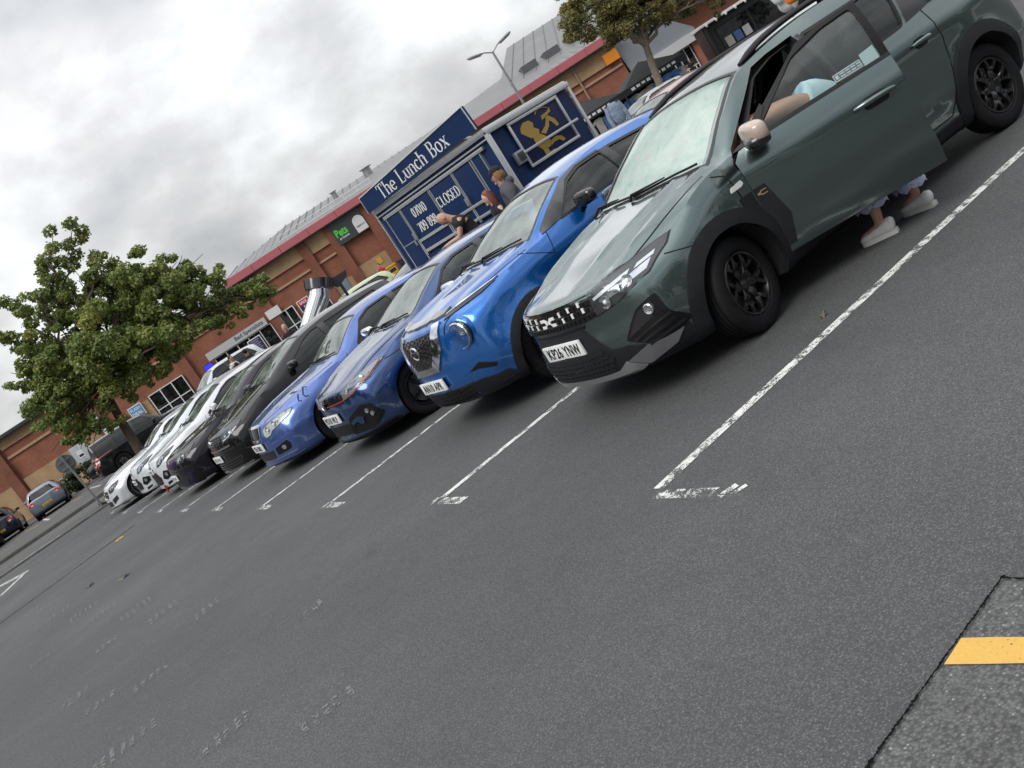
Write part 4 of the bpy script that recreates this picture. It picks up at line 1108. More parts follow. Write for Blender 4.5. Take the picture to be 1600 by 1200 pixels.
# ------------------------------------------------------------------ the other cars of the front row
P_BLUE = paint('bright blue paint', (.001, .122, .45), .62, .25)
P_NAVY = paint('deep blue paint', (.007, .045, .165), .68, .25)
P_VIOLET = paint('violet blue paint', (.060, .128, .40), .62, .28)
P_BLACK = paint('black paint', (.004, .004, .005), .2, .3, .06)
P_INK = paint('ink paint', (.006, .005, .012), .3, .3, .06)
P_WHITE = paint('white paint', (.60, .62, .64), 0., .35, .3)
P_WHITE2 = paint('ice white paint', (.56, .60, .63), 0., .35, .3)
GUN = mat('gunmetal', (.05, .05, .055), .3, .8)

def tone_shut(B, sd, door, mid, rear):
    return [(sd, door), (sd, mid), (sd, rear)]

def blue_crossover():
    p = dict(L=4.21, W=.90, fo=.85, wb=2.636, R=.335, rim=.222, spokes=5, style='vee', rim_m=DARK_ALLOY, tw=.215, gap=.055, steer=R(-3),
             hood0=1.0, hood_mid=(.55, 1.09), cowl=(1.16, 1.16), roof0=(1.98, 1.53), peak=(2.5, 1.585), roof1=(3.55, 1.52), tail=(4.0, 1.12),
             belt=(1.10, 1.19), roofw=.60, zb=.22, bowF=.36, bowk=2.3, profF=[(.2, .10), (.32, .03), (.5, .0), (.75, .02), (.9, .05), (1.0, .10), (1.15, .18)],
             ridges=[(.2, 1.1, .30, .42, .04, .022), (.2, 1.1, .62, .70, .06, .02)], creases=[(1.2, 3.6, .93, .98, .04, .012), (1.4, 3.2, .45, .48, .06, -.02)], flare=.045, paint=P_BLUE,
             screen=[(1.20, -.735), (1.165, -.4), (1.15, 0), (1.165, .4), (1.20, .735), (1.94, .57), (1.925, 0), (1.94, -.57)],
             side_win=[rounded([(1.56, 1.16), (2.42, 1.175), (2.40, 1.46), (2.12, 1.455), (1.92, 1.40)], .03), rounded([(2.50, 1.18), (3.02, 1.22), (3.30, 1.40), (2.50, 1.46)], .03)],
             side_glass=[SIDE, PRIVACY], rear_win=rounded([(-.50, 1.16), (.50, 1.16), (.44, 1.36), (-.44, 1.36)], .05),
             pillars=[[(2.405, 1.17), (2.51, 1.17), (2.505, 1.47), (2.40, 1.47)], [(1.32, 1.135), (1.57, 1.16), (1.92, 1.415), (2.12, 1.467), (2.40, 1.47), (2.40, 1.486), (2.10, 1.482), (1.90, 1.445), (1.57, 1.295), (1.34, 1.175)]],
             seams=[(sd, q) for sd in ('near', 'far') for q in ([(1.30, .36), (1.28, .95), (1.36, 1.14)], [(2.45, .36), (2.46, 1.17)], [(1.30, .36), (3.05, .36), (3.2, .8), (3.25, 1.2)])] + [('near', [(1.02, 1.11), (1.16, 1.02), (1.28, .95)])] + [('top', [(.14, -.5), (.4, -.70), (1.1, -.80)]), ('top', [(.14, .5), (.4, .70), (1.1, .80)])],
             mirror=(1.78, 1.19), mirror_m=BLACK_GLOSS, handles=[(2.28, 1.03)], wipers=[(.06, -.60, 1.17, .03), (.64, .02, 1.20, -.03)])
    root, B = make_car(p, 'crossover_car', 'bright blue crossover with round headlamps and a clear bonnet deflector', 'car', (1.08, 4.15, 0), -.02)
    arch_cladding(root, B, p, .075)
    for sd in ('near', 'far'): part(root, 'sill_cladding', lambda mb: B.patch(mb, [(1.30, .225), (3.05, .225), (3.05, .34), (1.30, .34)], sd, CLAD, .012, .02, .07))
    gp = [(-.40, .955), (.40, .955), (.36, .80), (.23, .645), (-.23, .645), (-.36, .80)]
    g = part(root, 'grille', lambda mb: B.patch(mb, gp, 'front', CABIN, .004, .02, .05))
    part(g, 'grille_mesh', lambda mb: honeycomb(B, mb, gp, .036, .009, BLACK_GLOSS, off=.014))
    vee = [(-.46, .99), (-.36, .99), (-.31, .80), (-.19, .675), (.19, .675), (.31, .80), (.36, .99), (.46, .99), (.41, .78), (.25, .615), (-.25, .615), (-.41, .78)]
    part(root, 'chrome_vee', lambda mb: B.patch(mb, vee, 'front', CHROME, .020, .03, .05))
    def badge(mb):
        h, n = B.hit('front', 0, .84); M = Matrix.Translation((h.x - .020, 0, .84)) @ Matrix.Rotation(-PI / 2, 4, 'Y')
        for k in range(2):
            a0 = R(20 + 180 * k); pts = [M @ Vector((.058 * math.sin(a0 + R(140) * i / 14), .066 * math.cos(a0 + R(140) * i / 14), 0)) for i in range(15)]
            mb.tube(pts, .010, 6, CHROME)
        mb.box((h.x - .030, -.088, .824), (h.x - .012, .088, .856), CHROME, bev=.005)
    part(root, 'emblem', badge, 50)
    put_text('emblem_lettering', 'NISSAN', frame((B.hit('front', 0, .84)[0].x - .031, 0, .84), (0, -1, 0), (0, 0, 1)), PLATE_INK, root, size=.032, sx=1.05, ext=.0006, bold=.0012)
    # smoked bonnet deflector
    DEF = mat('deflector plastic', (.20, .20, .19), .15, coat=.6)
    part(root, 'bonnet_deflector', lambda mb: B.patch(mb, [(.27, -.46), (.36, -.46), (.30, -.36), (.265, -.2), (.255, 0), (.265, .2), (.30, .36), (.36, .46), (.27, .46), (.205, .36), (.165, .2), (.150, 0), (.165, -.2), (.205, -.36)], 'top', DEF, .018, .014, .03))
    for sg in (-1, 1):
        f = (lambda q: q) if sg > 0 else sym
        # slim upper lamp
        dr = part(root, 'running_light', lambda mb: B.patch(mb, f([(.51, .985), (.60, .995), (.76, 1.02), (.80, 1.045), (.78, 1.055), (.60, 1.025), (.50, 1.008)]), 'front', LAMP_DARK, .008, .015, .04))
        part(dr, 'daytime_strip', lambda mb: B.patch(mb, f([(.50, 1.006), (.60, 1.024), (.78, 1.053), (.785, 1.062), (.60, 1.036), (.49, 1.014)]), 'front', CHROME, .012, .006, .04))
        # big round lamp in a scooped ring
        c = (.635 * sg, .815); h, n = B.hit('front', *c); ax = n.lerp(Vector((-1, 0, 0)), .55).normalized(); M = Matrix.Translation(h - ax * .006) @ ax.to_track_quat('Z', 'Y').to_matrix().to_4x4() @ Matrix.Scale(1.14, 4)
        mb = MB(); mb.lathe([(.150, -.06), (.142, -.016), (.130, -.004), (.120, -.008), (.118, -.05)], 32, 'z', P_BLUE, M=M @ Matrix.Translation((0, 0, -.026))); lam = mb.build('headlight', None, root, 50)
        mb = MB(); mb.lathe([(.119, -.002), (.116, -.014), (.0001, -.022)], 32, 'z', LAMP_DARK, M=M); mb.build('lamp_housing', None, lam)
        mb = MB(); mb.lathe([(.108, .010), (.100, .016), (.094, .008)], 32, 'z', CHROME, M=M)
        for q in range(3):
            a = 2.1 * q + .5; mb.lathe([(.032, -.012), (.030, .004), (.022, .0), (.0001, -.004)], 16, 'z', LAMP_REFL, M=M @ Matrix.Translation((.050 * math.cos(a), .050 * math.sin(a), 0)))
        mb.box((-.085, -.008, -.012), (.085, .008, .002), GREY_PLASTIC, M); mb.box((-.008, -.085, -.012), (.008, .085, .002), GREY_PLASTIC, M)
        mb.build('lamp_reflector', None, lam)
        mb = MB(); mb.lathe([(.118, -.004), (.095, .013), (.05, .023), (.0001, .026)], 32, 'z', LAMP_CLEAR, M=M); mb.build('lamp_lens', None, lam, 60)
        part(root, 'bumper_vent', lambda mb: B.patch(mb, f([(.56, .50), (.68, .545), (.80, .47), (.78, .44), (.66, .49)]), 'front', BLACK_PLASTIC, .006, .015, .04))
        part(root, 'skid_wing', lambda mb: B.patch(mb, f([(.40, .40), (.62, .40), (.80, .36), (.83, .30), (.62, .27), (.50, .30)]), 'front', GUN, .012, .03, .05))
    part(root, 'lower_intake', lambda mb: B.patch(mb, [(-.52, .41), (.52, .41), (.46, .285), (-.46, .285)], 'front', CABIN, .006, .02, .06))
    def bars(mb):
        for z in (.31, .345, .38): B.patch(mb, [(-.48, z - .007), (.48, z - .007), (.48, z + .007), (-.48, z + .007)], 'front', BLACK_PLASTIC, .014, .01, .06)
        for y in (-.3, -.1, .1, .3): B.patch(mb, [(y - .03, .29), (y + .03, .29), (y + .03, .405), (y - .03, .405)], 'front', BLACK_PLASTIC, .012, .01, .06)
    part(root, 'intake_bars', bars)
    part(root, 'splitter', lambda mb: B.patch(mb, [(-.80, .245), (.80, .245), (.80, .30), (.5, .278), (-.5, .278), (-.80, .30)], 'front', GUN, .018, .03, .05))
    plate(root, B, 'AN10 APR', .50, dx=.02)
    return root, B, p
BLUE, BB, BP = blue_crossover()

def blue_hatch():
    p = dict(L=4.07, W=.875, fo=.84, wb=2.56, R=.315, rim=.222, spokes=5, style='twin', rim_m=GUN, lip_m=GUN, tw=.215, gap=.03, steer=R(-2),
             hood0=.79, hood_mid=(.5, .925), cowl=(1.17, 1.02), roof0=(1.98, 1.37), peak=(2.5, 1.415), roof1=(3.6, 1.37), tail=(3.98, 1.0),
             belt=(.965, 1.03), roofw=.58, zb=.15, bowF=.33, profF=[(.14, .06), (.22, .0), (.5, .0), (.62, .01), (.75, .04), (.85, .12), (1.0, .16)],
             ridges=[(.15, 1.15, .34, .50, .035, .016), (.3, 1.15, .60, .68, .05, .014)], creases=[(1.0, 3.9, .80, .84, .03, .010), (1.2, 3.3, .36, .38, .06, -.016)], paint=P_NAVY,
             screen=[(1.21, -.70), (1.18, -.4), (1.165, 0), (1.18, .4), (1.21, .70), (1.95, .545), (1.935, 0), (1.95, -.545)],
             side_win=[rounded([(1.50, .99), (2.42, 1.01), (2.40, 1.315), (2.10, 1.31), (1.88, 1.25)], .03), rounded([(2.50, 1.01), (3.10, 1.04), (3.25, 1.26), (2.50, 1.315)], .03)],
             side_glass=[SIDE, PRIVACY], rear_win=rounded([(-.52, 1.05), (.52, 1.05), (.45, 1.27), (-.45, 1.27)], .05), pillars=[[(2.41, 1.0), (2.51, 1.0), (2.505, 1.325), (2.40, 1.325)]],
             seams=[(sd, q) for sd in ('near', 'far') for q in ([(1.26, .28), (1.25, .80), (1.33, .99)], [(2.45, .28), (2.46, 1.0)], [(1.26, .28), (2.95, .28), (3.15, .7), (3.2, 1.05)])] + [('near', [(.62, .80), (.86, .80)]), ('top', [(.14, -.5), (.36, -.64), (1.1, -.76)]), ('top', [(.14, .5), (.36, .64), (1.1, .76)])],
             mirror=(1.66, 1.03), mirror_m=mat('bright mirror shell', (.66, .70, .76), .16, .9), handles=[(2.26, .86)], handle_m=P_NAVY, wipers=[(.06, -.58, 1.18, .03), (.62, .02, 1.215, -.03)])
    root, B = make_car(p, 'hatchback_car', 'deep blue hot hatchback with a thin red line across its black grille', 'car', (.95, 6.83, 0), -.01)
    gp = [(-.46, .645), (.46, .645), (.46, .725), (.25, .745), (-.25, .745), (-.46, .725)]
    g = part(root, 'grille', lambda mb: B.patch(mb, gp, 'front', BLACK_GLOSS, .006, .02, .05))
    part(g, 'grille_mesh', lambda mb: honeycomb(B, mb, offset_poly(gp, -.01), .022, .005, BLACK_PLASTIC, off=.010))
    part(g, 'red_line', lambda mb: B.patch(mb, [(-.46, .650), (.46, .650), (.46, .659), (-.46, .659)], 'front', mat('red strip', (.42, .05, .045), .3), .014, .01, .06))
    def badge(mb):
        h, n = B.hit('front', 0, .69); x = h.x - .03; rot = Matrix.Translation((x, 0, .692)) @ Matrix.Rotation(-PI / 2, 4, 'Y')
        mb.lathe([(.068, -.02), (.068, .006), (.062, .010), (.055, .004), (.0001, .004)], 28, 'z', BLACK_GLOSS, M=rot)
        for pts in ([(.034, .036), (.012, -.036), (.0, -.004), (-.012, -.036), (-.034, .036)], [(.018, .044), (.0, .008), (-.018, .044)]):
            mb.tube([(x - .006, y, .692 + z) for y, z in pts], .0055, 6, CHROME)
        mb.tube([(x - .006, .058 * math.cos(2 * PI * i / 24), .692 + .058 * math.sin(2 * PI * i / 24)) for i in range(25)], .005, 6, CHROME)
    part(root, 'emblem', badge, 50)
    HL = [(.455, .645), (.445, .735), (.60, .80), (.735, .838), (.79, .825), (.77, .735), (.63, .665)]
    headlight(root, B, HL, inner=[((.55, .725), .026), ((.69, .775), .026)], dark=mat('grey lamp housing', (.24, .25, .26), .25, .3), strips=[], ring=.007)
    for sg in (-1, 1):
        f = (lambda q: q) if sg > 0 else sym
        part(root, 'lamp_red_line', lambda mb: B.patch(mb, f([(.46, .652), (.63, .674), (.760, .740), (.779, .818), (.772, .820), (.752, .746), (.625, .683), (.46, .661)]), 'front', mat('red strip', (.55, .10, .08), .3), .016, .004, .04))
        sc = part(root, 'bumper_intake', lambda mb: B.patch(mb, f(rounded([(.30, .26), (.38, .45), (.64, .53), (.75, .50), (.785, .34), (.68, .235)], .03)), 'front', BLACK_PLASTIC, .008, .02, .05))
        part(sc, 'intake_blade', lambda mb: B.patch(mb, f([(.40, .40), (.52, .435), (.60, .40), (.58, .33), (.52, .345), (.50, .385), (.41, .36)]), 'front', P_NAVY, .024, .02, .05))
        for c in ((.67, .44), (.71, .39)):
            h, n = B.hit('front', c[0] * sg, c[1]); mb = MB(); mb.lathe([(.028, -.01), (.028, .012), (.022, .014), (.0001, .006)], 16, 'z', LAMP_REFL, M=Matrix.Translation(h + n * .006) @ n.lerp(Vector((-1, 0, 0)), .5).to_track_quat('Z', 'Y').to_matrix().to_4x4()); mb.build('fog_lamp', None, sc)
    ip = [(-.40, .28), (.40, .28), (.44, .40), (-.44, .40)]
    li = part(root, 'lower_intake', lambda mb: B.patch(mb, ip, 'front', CABIN, .006, .02, .06))
    part(li, 'grille_mesh', lambda mb: honeycomb(B, mb, ip, .034, .007, BLACK_PLASTIC, off=.014))
    part(root, 'splitter', lambda mb: B.patch(mb, [(-.78, .175), (.78, .175), (.78, .225), (.45, .215), (-.45, .215), (-.78, .225)], 'front', BLACK_PLASTIC, .020, .03, .05))
    for sd in ('near', 'far'): part(root, 'sill_cladding', lambda mb: B.patch(mb, [(1.24, .155), (3.0, .155), (3.0, .215), (1.24, .215)], sd, BLACK_PLASTIC, .014, .02, .07))
    plate(root, B, 'PO10 WLP', .50, dx=.018)
    return root, B, p
HATCH, HB, HP = blue_hatch()

def blue_saloon():
    p = dict(L=4.75, W=.89, fo=.93, wb=2.746, R=.318, rim=.225, spokes=5, style='wide', rim_m=GUN, tw=.215, gap=.03,
             hood0=.765, hood_mid=(.6, .88), cowl=(1.40, .975), roof0=(2.06, 1.335), peak=(2.6, 1.385), roof1=(3.45, 1.335), tail=(4.05, 1.0),
             belt=(.905, .95), roofw=.57, zb=.14, bowF=.36, profF=[(.13, .03), (.2, .0), (.45, .0), (.52, .01), (.62, .04), (.74, .09), (.9, .16)],
             ridges=[(.15, 1.35, .26, .52, .05, .014)], creases=[(.9, 4.4, .70, .74, .03, .010), (.2, 4.5, .50, .50, .02, .008)], paint=P_VIOLET, cab_end=3.75,
             screen=[(1.44, -.70), (1.41, -.4), (1.395, 0), (1.41, .4), (1.44, .70), (2.03, .535), (2.015, 0), (2.03, -.535)],
             side_win=[rounded([(1.72, .93), (2.55, .945), (2.53, 1.275), (2.2, 1.265), (2.0, 1.20)], .03), rounded([(2.63, .945), (3.35, .97), (3.55, 1.10), (3.35, 1.25), (2.63, 1.275)], .03)],
             side_glass=[PRIVACY, PRIVACY], trim_m=GASKET, pillars=[[(2.54, .94), (2.64, .94), (2.635, 1.28), (2.53, 1.28)]],
             seams=[(sd, q) for sd in ('near', 'far') for q in ([(1.45, .27), (1.44, .78), (1.52, .93)], [(2.58, .27), (2.59, .94)], [(1.45, .27), (3.2, .27), (3.45, .7), (3.55, .96)])] + [('top', [(.16, -.40), (.4, -.62), (1.3, -.76)]), ('top', [(.16, .40), (.4, .62), (1.3, .76)])],
             mirror=(1.86, .99), mirror_m=CHROME, handles=[(2.4, .82)], handle_m=P_VIOLET, wipers=[(.06, -.58, 1.41, .03), (.62, .02, 1.44, -.03)])
    root, B = make_car(p, 'saloon_car', 'violet blue saloon with a small upright grille and clouded headlamps', 'car', (.70, 9.52, 0), -.01)
    gp = [(-.25, .725), (.25, .725), (.22, .585), (-.22, .585)]
    g = part(root, 'grille', lambda mb: B.patch(mb, gp, 'front', CABIN, .006, .02, .05))
    def bars(mb):
        for i in range(-6, 7): B.patch(mb, [(i * .032 - .007, .59), (i * .032 + .007, .59), (i * .032 + .007, .73), (i * .032 - .007, .73)], 'front', BLACK_GLOSS, .016, .012, .1)
    part(g, 'grille_bars', bars)
    ringp = rounded(offset_poly(gp, .03), .04); part(root, 'grille_surround', lambda mb: B.patch(mb, ringp, 'front', CHROME, .016, .03, .05, [rounded(offset_poly(gp, .006), .02)]))
    CLOUD = mat('clouded lamp', (.56, .57, .50), .3, coat=.5)
    HL = rounded([(.36, .60), (.36, .68), (.52, .722), (.70, .748), (.795, .74), (.79, .69), (.67, .64), (.55, .618), (.50, .575), (.42, .565)], .02)
    headlight(root, B, HL, inner=[((.47, .65), .045), ((.60, .68), .045)], dark=CLOUD, ring=.008)
    for sg in (-1, 1):
        f = (lambda q: q) if sg > 0 else sym
        vt = part(root, 'bumper_intake', lambda mb: B.patch(mb, f(rounded([(.45, .295), (.46, .39), (.70, .43), (.73, .36), (.70, .30)], .02)), 'front', BLACK_PLASTIC, .006, .02, .05))
        part(vt, 'fog_lamp', lambda mb: B.patch(mb, f(circle((.62, .36), .032, 16)), 'front', LAMP_REFL, .012, .01, .03))
        part(root, 'bumper_strip', lambda mb: B.patch(mb, f([(.30, .245), (.74, .245), (.74, .256), (.30, .256)]), 'front', CHROME, .006, .008, .06))
    part(root, 'lower_intake', lambda mb: B.patch(mb, rounded([(-.36, .27), (.36, .27), (.40, .385), (-.40, .385)], .02), 'front', CABIN, .006, .02, .06))
    part(root, 'splitter', lambda mb: B.patch(mb, [(-.76, .145), (.76, .145), (.76, .20), (-.76, .20)], 'front', mat('blue grey lip', (.05, .07, .16), .4), .014, .03, .05))
    bl = MB()
    for k in range(4): B.patch(bl, [(-.60 + k * .075, .158), (-.55 + k * .075, .158), (-.55 + k * .075, .190), (-.60 + k * .075, .190)], 'front', BLACK_GLOSS, .019, .004, .1)
    bl.build('bumper_lettering', None, root, 0)
    # dark dragon-like scroll on the wing, drawn as plain strokes
    def decal(mb):
        for q in ([(.62, .79), (.66, .83), (.70, .80), (.74, .84), (.78, .82)], [(.66, .83), (.65, .87), (.70, .875), (.72, .85)], [(.70, .80), (.70, .76), (.74, .75)], [(.74, .84), (.78, .87), (.81, .85)], [(.62, .79), (.60, .76), (.63, .74)]): B.seam(mb, q, 'near', .016, .002, BLACK_PLASTIC)
    part(root, 'wing_decal', decal, 0)
    plate(root, B, 'Y54 ONO', .475, dx=.016)
    return root, B, p
SALOON, SB, SP = blue_saloon()

def plain_hatch(name, label, loc, pm, txt, kind, nose=.8, rz=0., **ov):
    """family hatchback / saloon with its own front"""
    p = dict(L=4.35, W=.90, fo=.90, wb=2.64, R=.325, rim=.225, spokes=7, style='twin', rim_m=GUN, tw=.22, gap=.03,
             hood0=nose, hood_mid=(.55, nose + .10), cowl=(1.20, 1.03), roof0=(2.10, 1.42), peak=(2.7, 1.475), roof1=(3.7, 1.42), tail=(4.2, 1.05),
             belt=(.975, 1.04), roofw=.59, zb=.16, bowF=.34, profF=[(.15, .05), (.22, .0), (.5, .0), (.65, .02), (.8, .08), (1., .16)],
             ridges=[(.2, 1.15, .30, .46, .04, .014)], creases=[(1.0, 4.1, .80, .84, .03, .010)], paint=pm,
             seams=[(sd, q) for sd in ('near', 'far') for q in ([(1.34, .28), (1.33, .82), (1.41, 1.0)], [(2.55, .28), (2.56, 1.02)], [(1.34, .28), (3.1, .28), (3.3, .75), (3.4, 1.06)])],
             )
    p.update(ov); p.setdefault('wipers', [(.06, -.58, p['cowl'][0] + .012, .03), (.62, .02, p['cowl'][0] + .045, -.03)])
    cx, cz = p['cowl']; rx, rz_ = p['roof0']; ex, ez = p['roof1']; b0, b1 = p['belt']; rw = p['roofw']; zt = rz_ - .075; bx = cx + 1.32
    p.setdefault('screen', [(cx + .05, -.715), (cx + .01, -.4), (cx - .005, 0), (cx + .01, .4), (cx + .05, .715), (rx - .03, rw - .035), (rx - .045, 0), (rx - .03, -rw + .035)])
    p.setdefault('side_win', [rounded([(cx + .36, b0 + .03), (bx, b0 + .045), (bx - .02, zt), (rx + .12, zt - .005), (rx - .08, zt - .065)], .03), rounded([(bx + .09, b0 + .045), (ex - .45, b1 + .01), (ex - .1, b1 + .08), (ex - .32, ez - .085), (bx + .09, zt)], .03)])
    p.setdefault('side_glass', [PRIVACY, PRIVACY]); p.setdefault('pillars', [[(bx - .01, b0 + .04), (bx + .10, b0 + .04), (bx + .095, zt + .01), (bx - .02, zt + .01)]])
    p.setdefault('mirror', (cx + .48, b0 + .08)); p.setdefault('handles', [(bx - .16, b0 - .11)]); p.setdefault('handle_m', pm); p.setdefault('mirror_m', pm)
    root, B = make_car(p, name, label, 'car', loc, rz)
    return root, B, p

def dark_hatch():
    root, B, p = plain_hatch('hatchback_car', 'glossy black hatchback with a wide chrome-edged lower bumper, next to the violet blue saloon', (.70, 12.25, 0), P_BLACK, '', 'black', .82, cowl=(1.10, 1.07), roof0=(2.12, 1.46), peak=(2.8, 1.52), roof1=(3.9, 1.47), belt=(1.0, 1.06))
    gp = [(-.46, .66), (.46, .66), (.50, .78), (-.50, .78)]
    g = part(root, 'grille', lambda mb: B.patch(mb, gp, 'front', CABIN, .006, .02, .05))
    part(g, 'grille_bars', lambda mb: [B.patch(mb, [(-.46, z), (.46, z), (.46, z + .012), (-.46, z + .012)], 'front', BLACK_GLOSS, .014, .01, .06) for z in (.68, .71, .74)])
    part(root, 'emblem', lambda mb: mb.lathe([(.058, -.02), (.058, .006), (.045, .008), (.0001, .004)], 20, 'z', CHROME, M=Matrix.Translation((B.hit('front', 0, .72)[0].x - .02, 0, .72)) @ Matrix.Rotation(-PI / 2, 4, 'Y')))
    headlight(root, B, rounded([(.50, .67), (.49, .78), (.64, .82), (.76, .83), (.765, .77), (.66, .69)], .015), inner=[((.58, .735), .034), ((.69, .765), .030)], dark=LAMP_DARK, strips=[[(.52, .685), (.66, .71), (.75, .775), (.745, .79), (.655, .724), (.52, .70)]])
    part(root, 'bumper_band', lambda mb: B.patch(mb, [(-.62, .58), (.62, .58), (.62, .605), (-.62, .605)], 'front', GREY_PLASTIC, .006, .01, .06))
    part(root, 'lower_intake', lambda mb: B.patch(mb, [(-.68, .25), (.68, .25), (.72, .38), (-.72, .38)], 'front', CABIN, .006, .02, .06))
    part(root, 'intake_bars', lambda mb: [B.patch(mb, [(-.68, z), (.68, z), (.68, z + .016), (-.68, z + .016)], 'front', BLACK_GLOSS, .015, .01, .06) for z in (.27, .31, .35)])
    part(root, 'chrome_lip', lambda mb: B.patch(mb, [(-.76, .205), (.76, .205), (.76, .225), (-.76, .225)], 'front', CHROME, .016, .02, .06))
    plate(root, B, None, .455, dx=.016)
    return root
dark_hatch()

def ink_hatch():
    root, B, p = plain_hatch('hatchback_car', 'inky black hatchback with purple brackets on its lower bumper, beside the white hatchbacks', (.40, 14.97, 0), P_INK, '', 'ink', .78, cowl=(1.30, 1.0), roof0=(2.30, 1.40), peak=(2.9, 1.445), roof1=(3.8, 1.40))
    PUR = mat('purple trim', (.028, .017, .065), .3, .4)
    part(root, 'grille', lambda mb: B.patch(mb, [(-.42, .60), (.42, .60), (.46, .70), (-.46, .70)], 'front', PUR, .008, .02, .05))
    headlight(root, B, rounded([(.46, .62), (.45, .70), (.60, .78), (.76, .80), (.765, .70), (.66, .63)], .02), inner=[((.56, .685), .042), ((.68, .72), .042)], refl=[[(.49, .645), (.49, .69), (.60, .74), (.62, .66)]])
    part(root, 'lower_intake', lambda mb: B.patch(mb, [(-.50, .24), (.50, .24), (.54, .38), (-.54, .38)], 'front', CABIN, .006, .02, .06))
    for sg in (-1, 1):
        f = (lambda q: q) if sg > 0 else sym
        fb = part(root, 'fog_bracket', lambda mb: B.patch(mb, f(circle((.62, .34), .085, 20)), 'front', PUR, .012, .02, .04))
        part(fb, 'fog_lamp', lambda mb: B.patch(mb, f(circle((.62, .34), .05, 16)), 'front', BLACK_GLOSS, .016, .01, .04))
    part(root, 'splitter', lambda mb: B.patch(mb, [(-.62, .165), (.62, .165), (.62, .205), (-.62, .205)], 'front', PUR, .022, .03, .06))
    plate(root, B, None, .42, dx=.016)
ink_hatch()

def white_hatch(i, loc, label, red):
    root, B, p = plain_hatch('hatchback_car', label, loc, (P_WHITE, P_WHITE2)[i], '', 'white', .82, cowl=(1.12, 1.04), roof0=(2.12, 1.43), peak=(2.8, 1.48), rim_m=DARK_ALLOY)
    headlight(root, B, rounded([(.48, .66), (.50, .75), (.66, .84), (.77, .855), (.765, .78), (.62, .69)], .02), inner=[((.58, .72), .034), ((.68, .77), .034)], refl=[[(.52, .69), (.53, .74), (.64, .80), (.63, .72)]])
    gp = [(-.36, .30), (.36, .30), (.42, .44), (.32, .58), (-.32, .58), (-.42, .44)]
    g = part(root, 'grille', lambda mb: B.patch(mb, gp, 'front', CABIN, .006, .02, .06))
    part(g, 'grille_mesh', lambda mb: honeycomb(B, mb, gp, .04, .008, BLACK_GLOSS, off=.014))
    for sg in (-1, 1):
        f = (lambda q: q) if sg > 0 else sym
        fb = part(root, 'bumper_intake', lambda mb: B.patch(mb, f([(.48, .40), (.60, .55), (.78, .50), (.76, .40), (.58, .35)]), 'front', BLACK_PLASTIC, .008, .02, .05))
        part(fb, 'fog_lamp', lambda mb: B.patch(mb, f(circle((.64, .46), .04, 16)), 'front', LAMP_REFL, .014, .01, .04))
        part(root, 'lower_slot', lambda mb: B.patch(mb, f([(.50, .24), (.70, .27), (.72, .31), (.54, .30)]), 'front', BLACK_PLASTIC, .008, .02, .05))
    part(root, 'emblem', lambda mb: B.patch(mb, circle((0, .70), .075, 24, .034), 'front', mat('blue badge', (.02, .06, .25), .2), .01, .008, .03))
    if red: part(root, 'tow_strap', lambda mb: mb.box((B.hit('front', -.40, .25)[0].x - .05, -.44, .12), (B.hit('front', -.40, .25)[0].x - .02, -.36, .28), RED, bev=.01))
    plate(root, B, None, .50 if i else .62, dx=.018, w=.44)
white_hatch(0, (.48, 17.69, 0), 'white hatchback with large black bumper openings and a red tow strap', True)
white_hatch(1, (.42, 20.25, 0), 'pale white hatchback half hidden between the other white hatchback and the white saloon', False)

def white_saloon():
    root, B, p = plain_hatch('saloon_car', 'low white sports saloon with large black wheels at the far end of the row', (-.06, 22.85, 0), P_WHITE, '', 'white', .70,
                             L=4.70, fo=.82, wb=2.76, R=.335, rim=.262, spokes=12, style='plain', rim_m=DARK_ALLOY, lip_m=ALLOY, gap=.02, hood_mid=(.6, .86), cowl=(1.42, .965), roof0=(2.15, 1.31), peak=(2.7, 1.355), roof1=(3.5, 1.30), tail=(4.1, 1.0), belt=(.90, .95), cab_end=3.8,
                             profF=[(.12, .04), (.18, .0), (.45, .02), (.6, .06), (.7, .11), (.9, .18)], zb=.13)
    gp = rounded([(-.34, .44), (.34, .44), (.38, .60), (-.38, .60)], .03)
    g = part(root, 'grille', lambda mb: B.patch(mb, gp, 'front', CABIN, .006, .02, .05))
    part(g, 'grille_bar', lambda mb: B.patch(mb, [(-.35, .52), (.35, .52), (.35, .535), (-.35, .535)], 'front', CHROME, .016, .01, .06))
    part(g, 'emblem', lambda mb: B.patch(mb, circle((0, .527), .055, 20), 'front', CHROME, .022, .012, .04))
    headlight(root, B, rounded([(.46, .53), (.45, .62), (.60, .68), (.73, .70), (.745, .62), (.62, .54)], .015), inner=[((.56, .60), .04), ((.66, .63), .034)])
    for sg in (-1, 1):
        f = (lambda q: q) if sg > 0 else sym
        part(root, 'bumper_intake', lambda mb: B.patch(mb, f([(.46, .24), (.44, .36), (.70, .42), (.70, .32)]), 'front', CABIN, .006, .02, .05))
    part(root, 'lower_intake', lambda mb: B.patch(mb, [(-.36, .21), (.36, .21), (.38, .34), (-.38, .34)], 'front', CABIN, .006, .02, .06))
    part(root, 'splitter', lambda mb: B.patch(mb, [(-.70, .135), (.70, .135), (.70, .165), (-.70, .165)], 'front', BLACK_PLASTIC, .02, .03, .06))
    plate(root, B, None, .40, dx=.016, w=.46)
white_saloon()
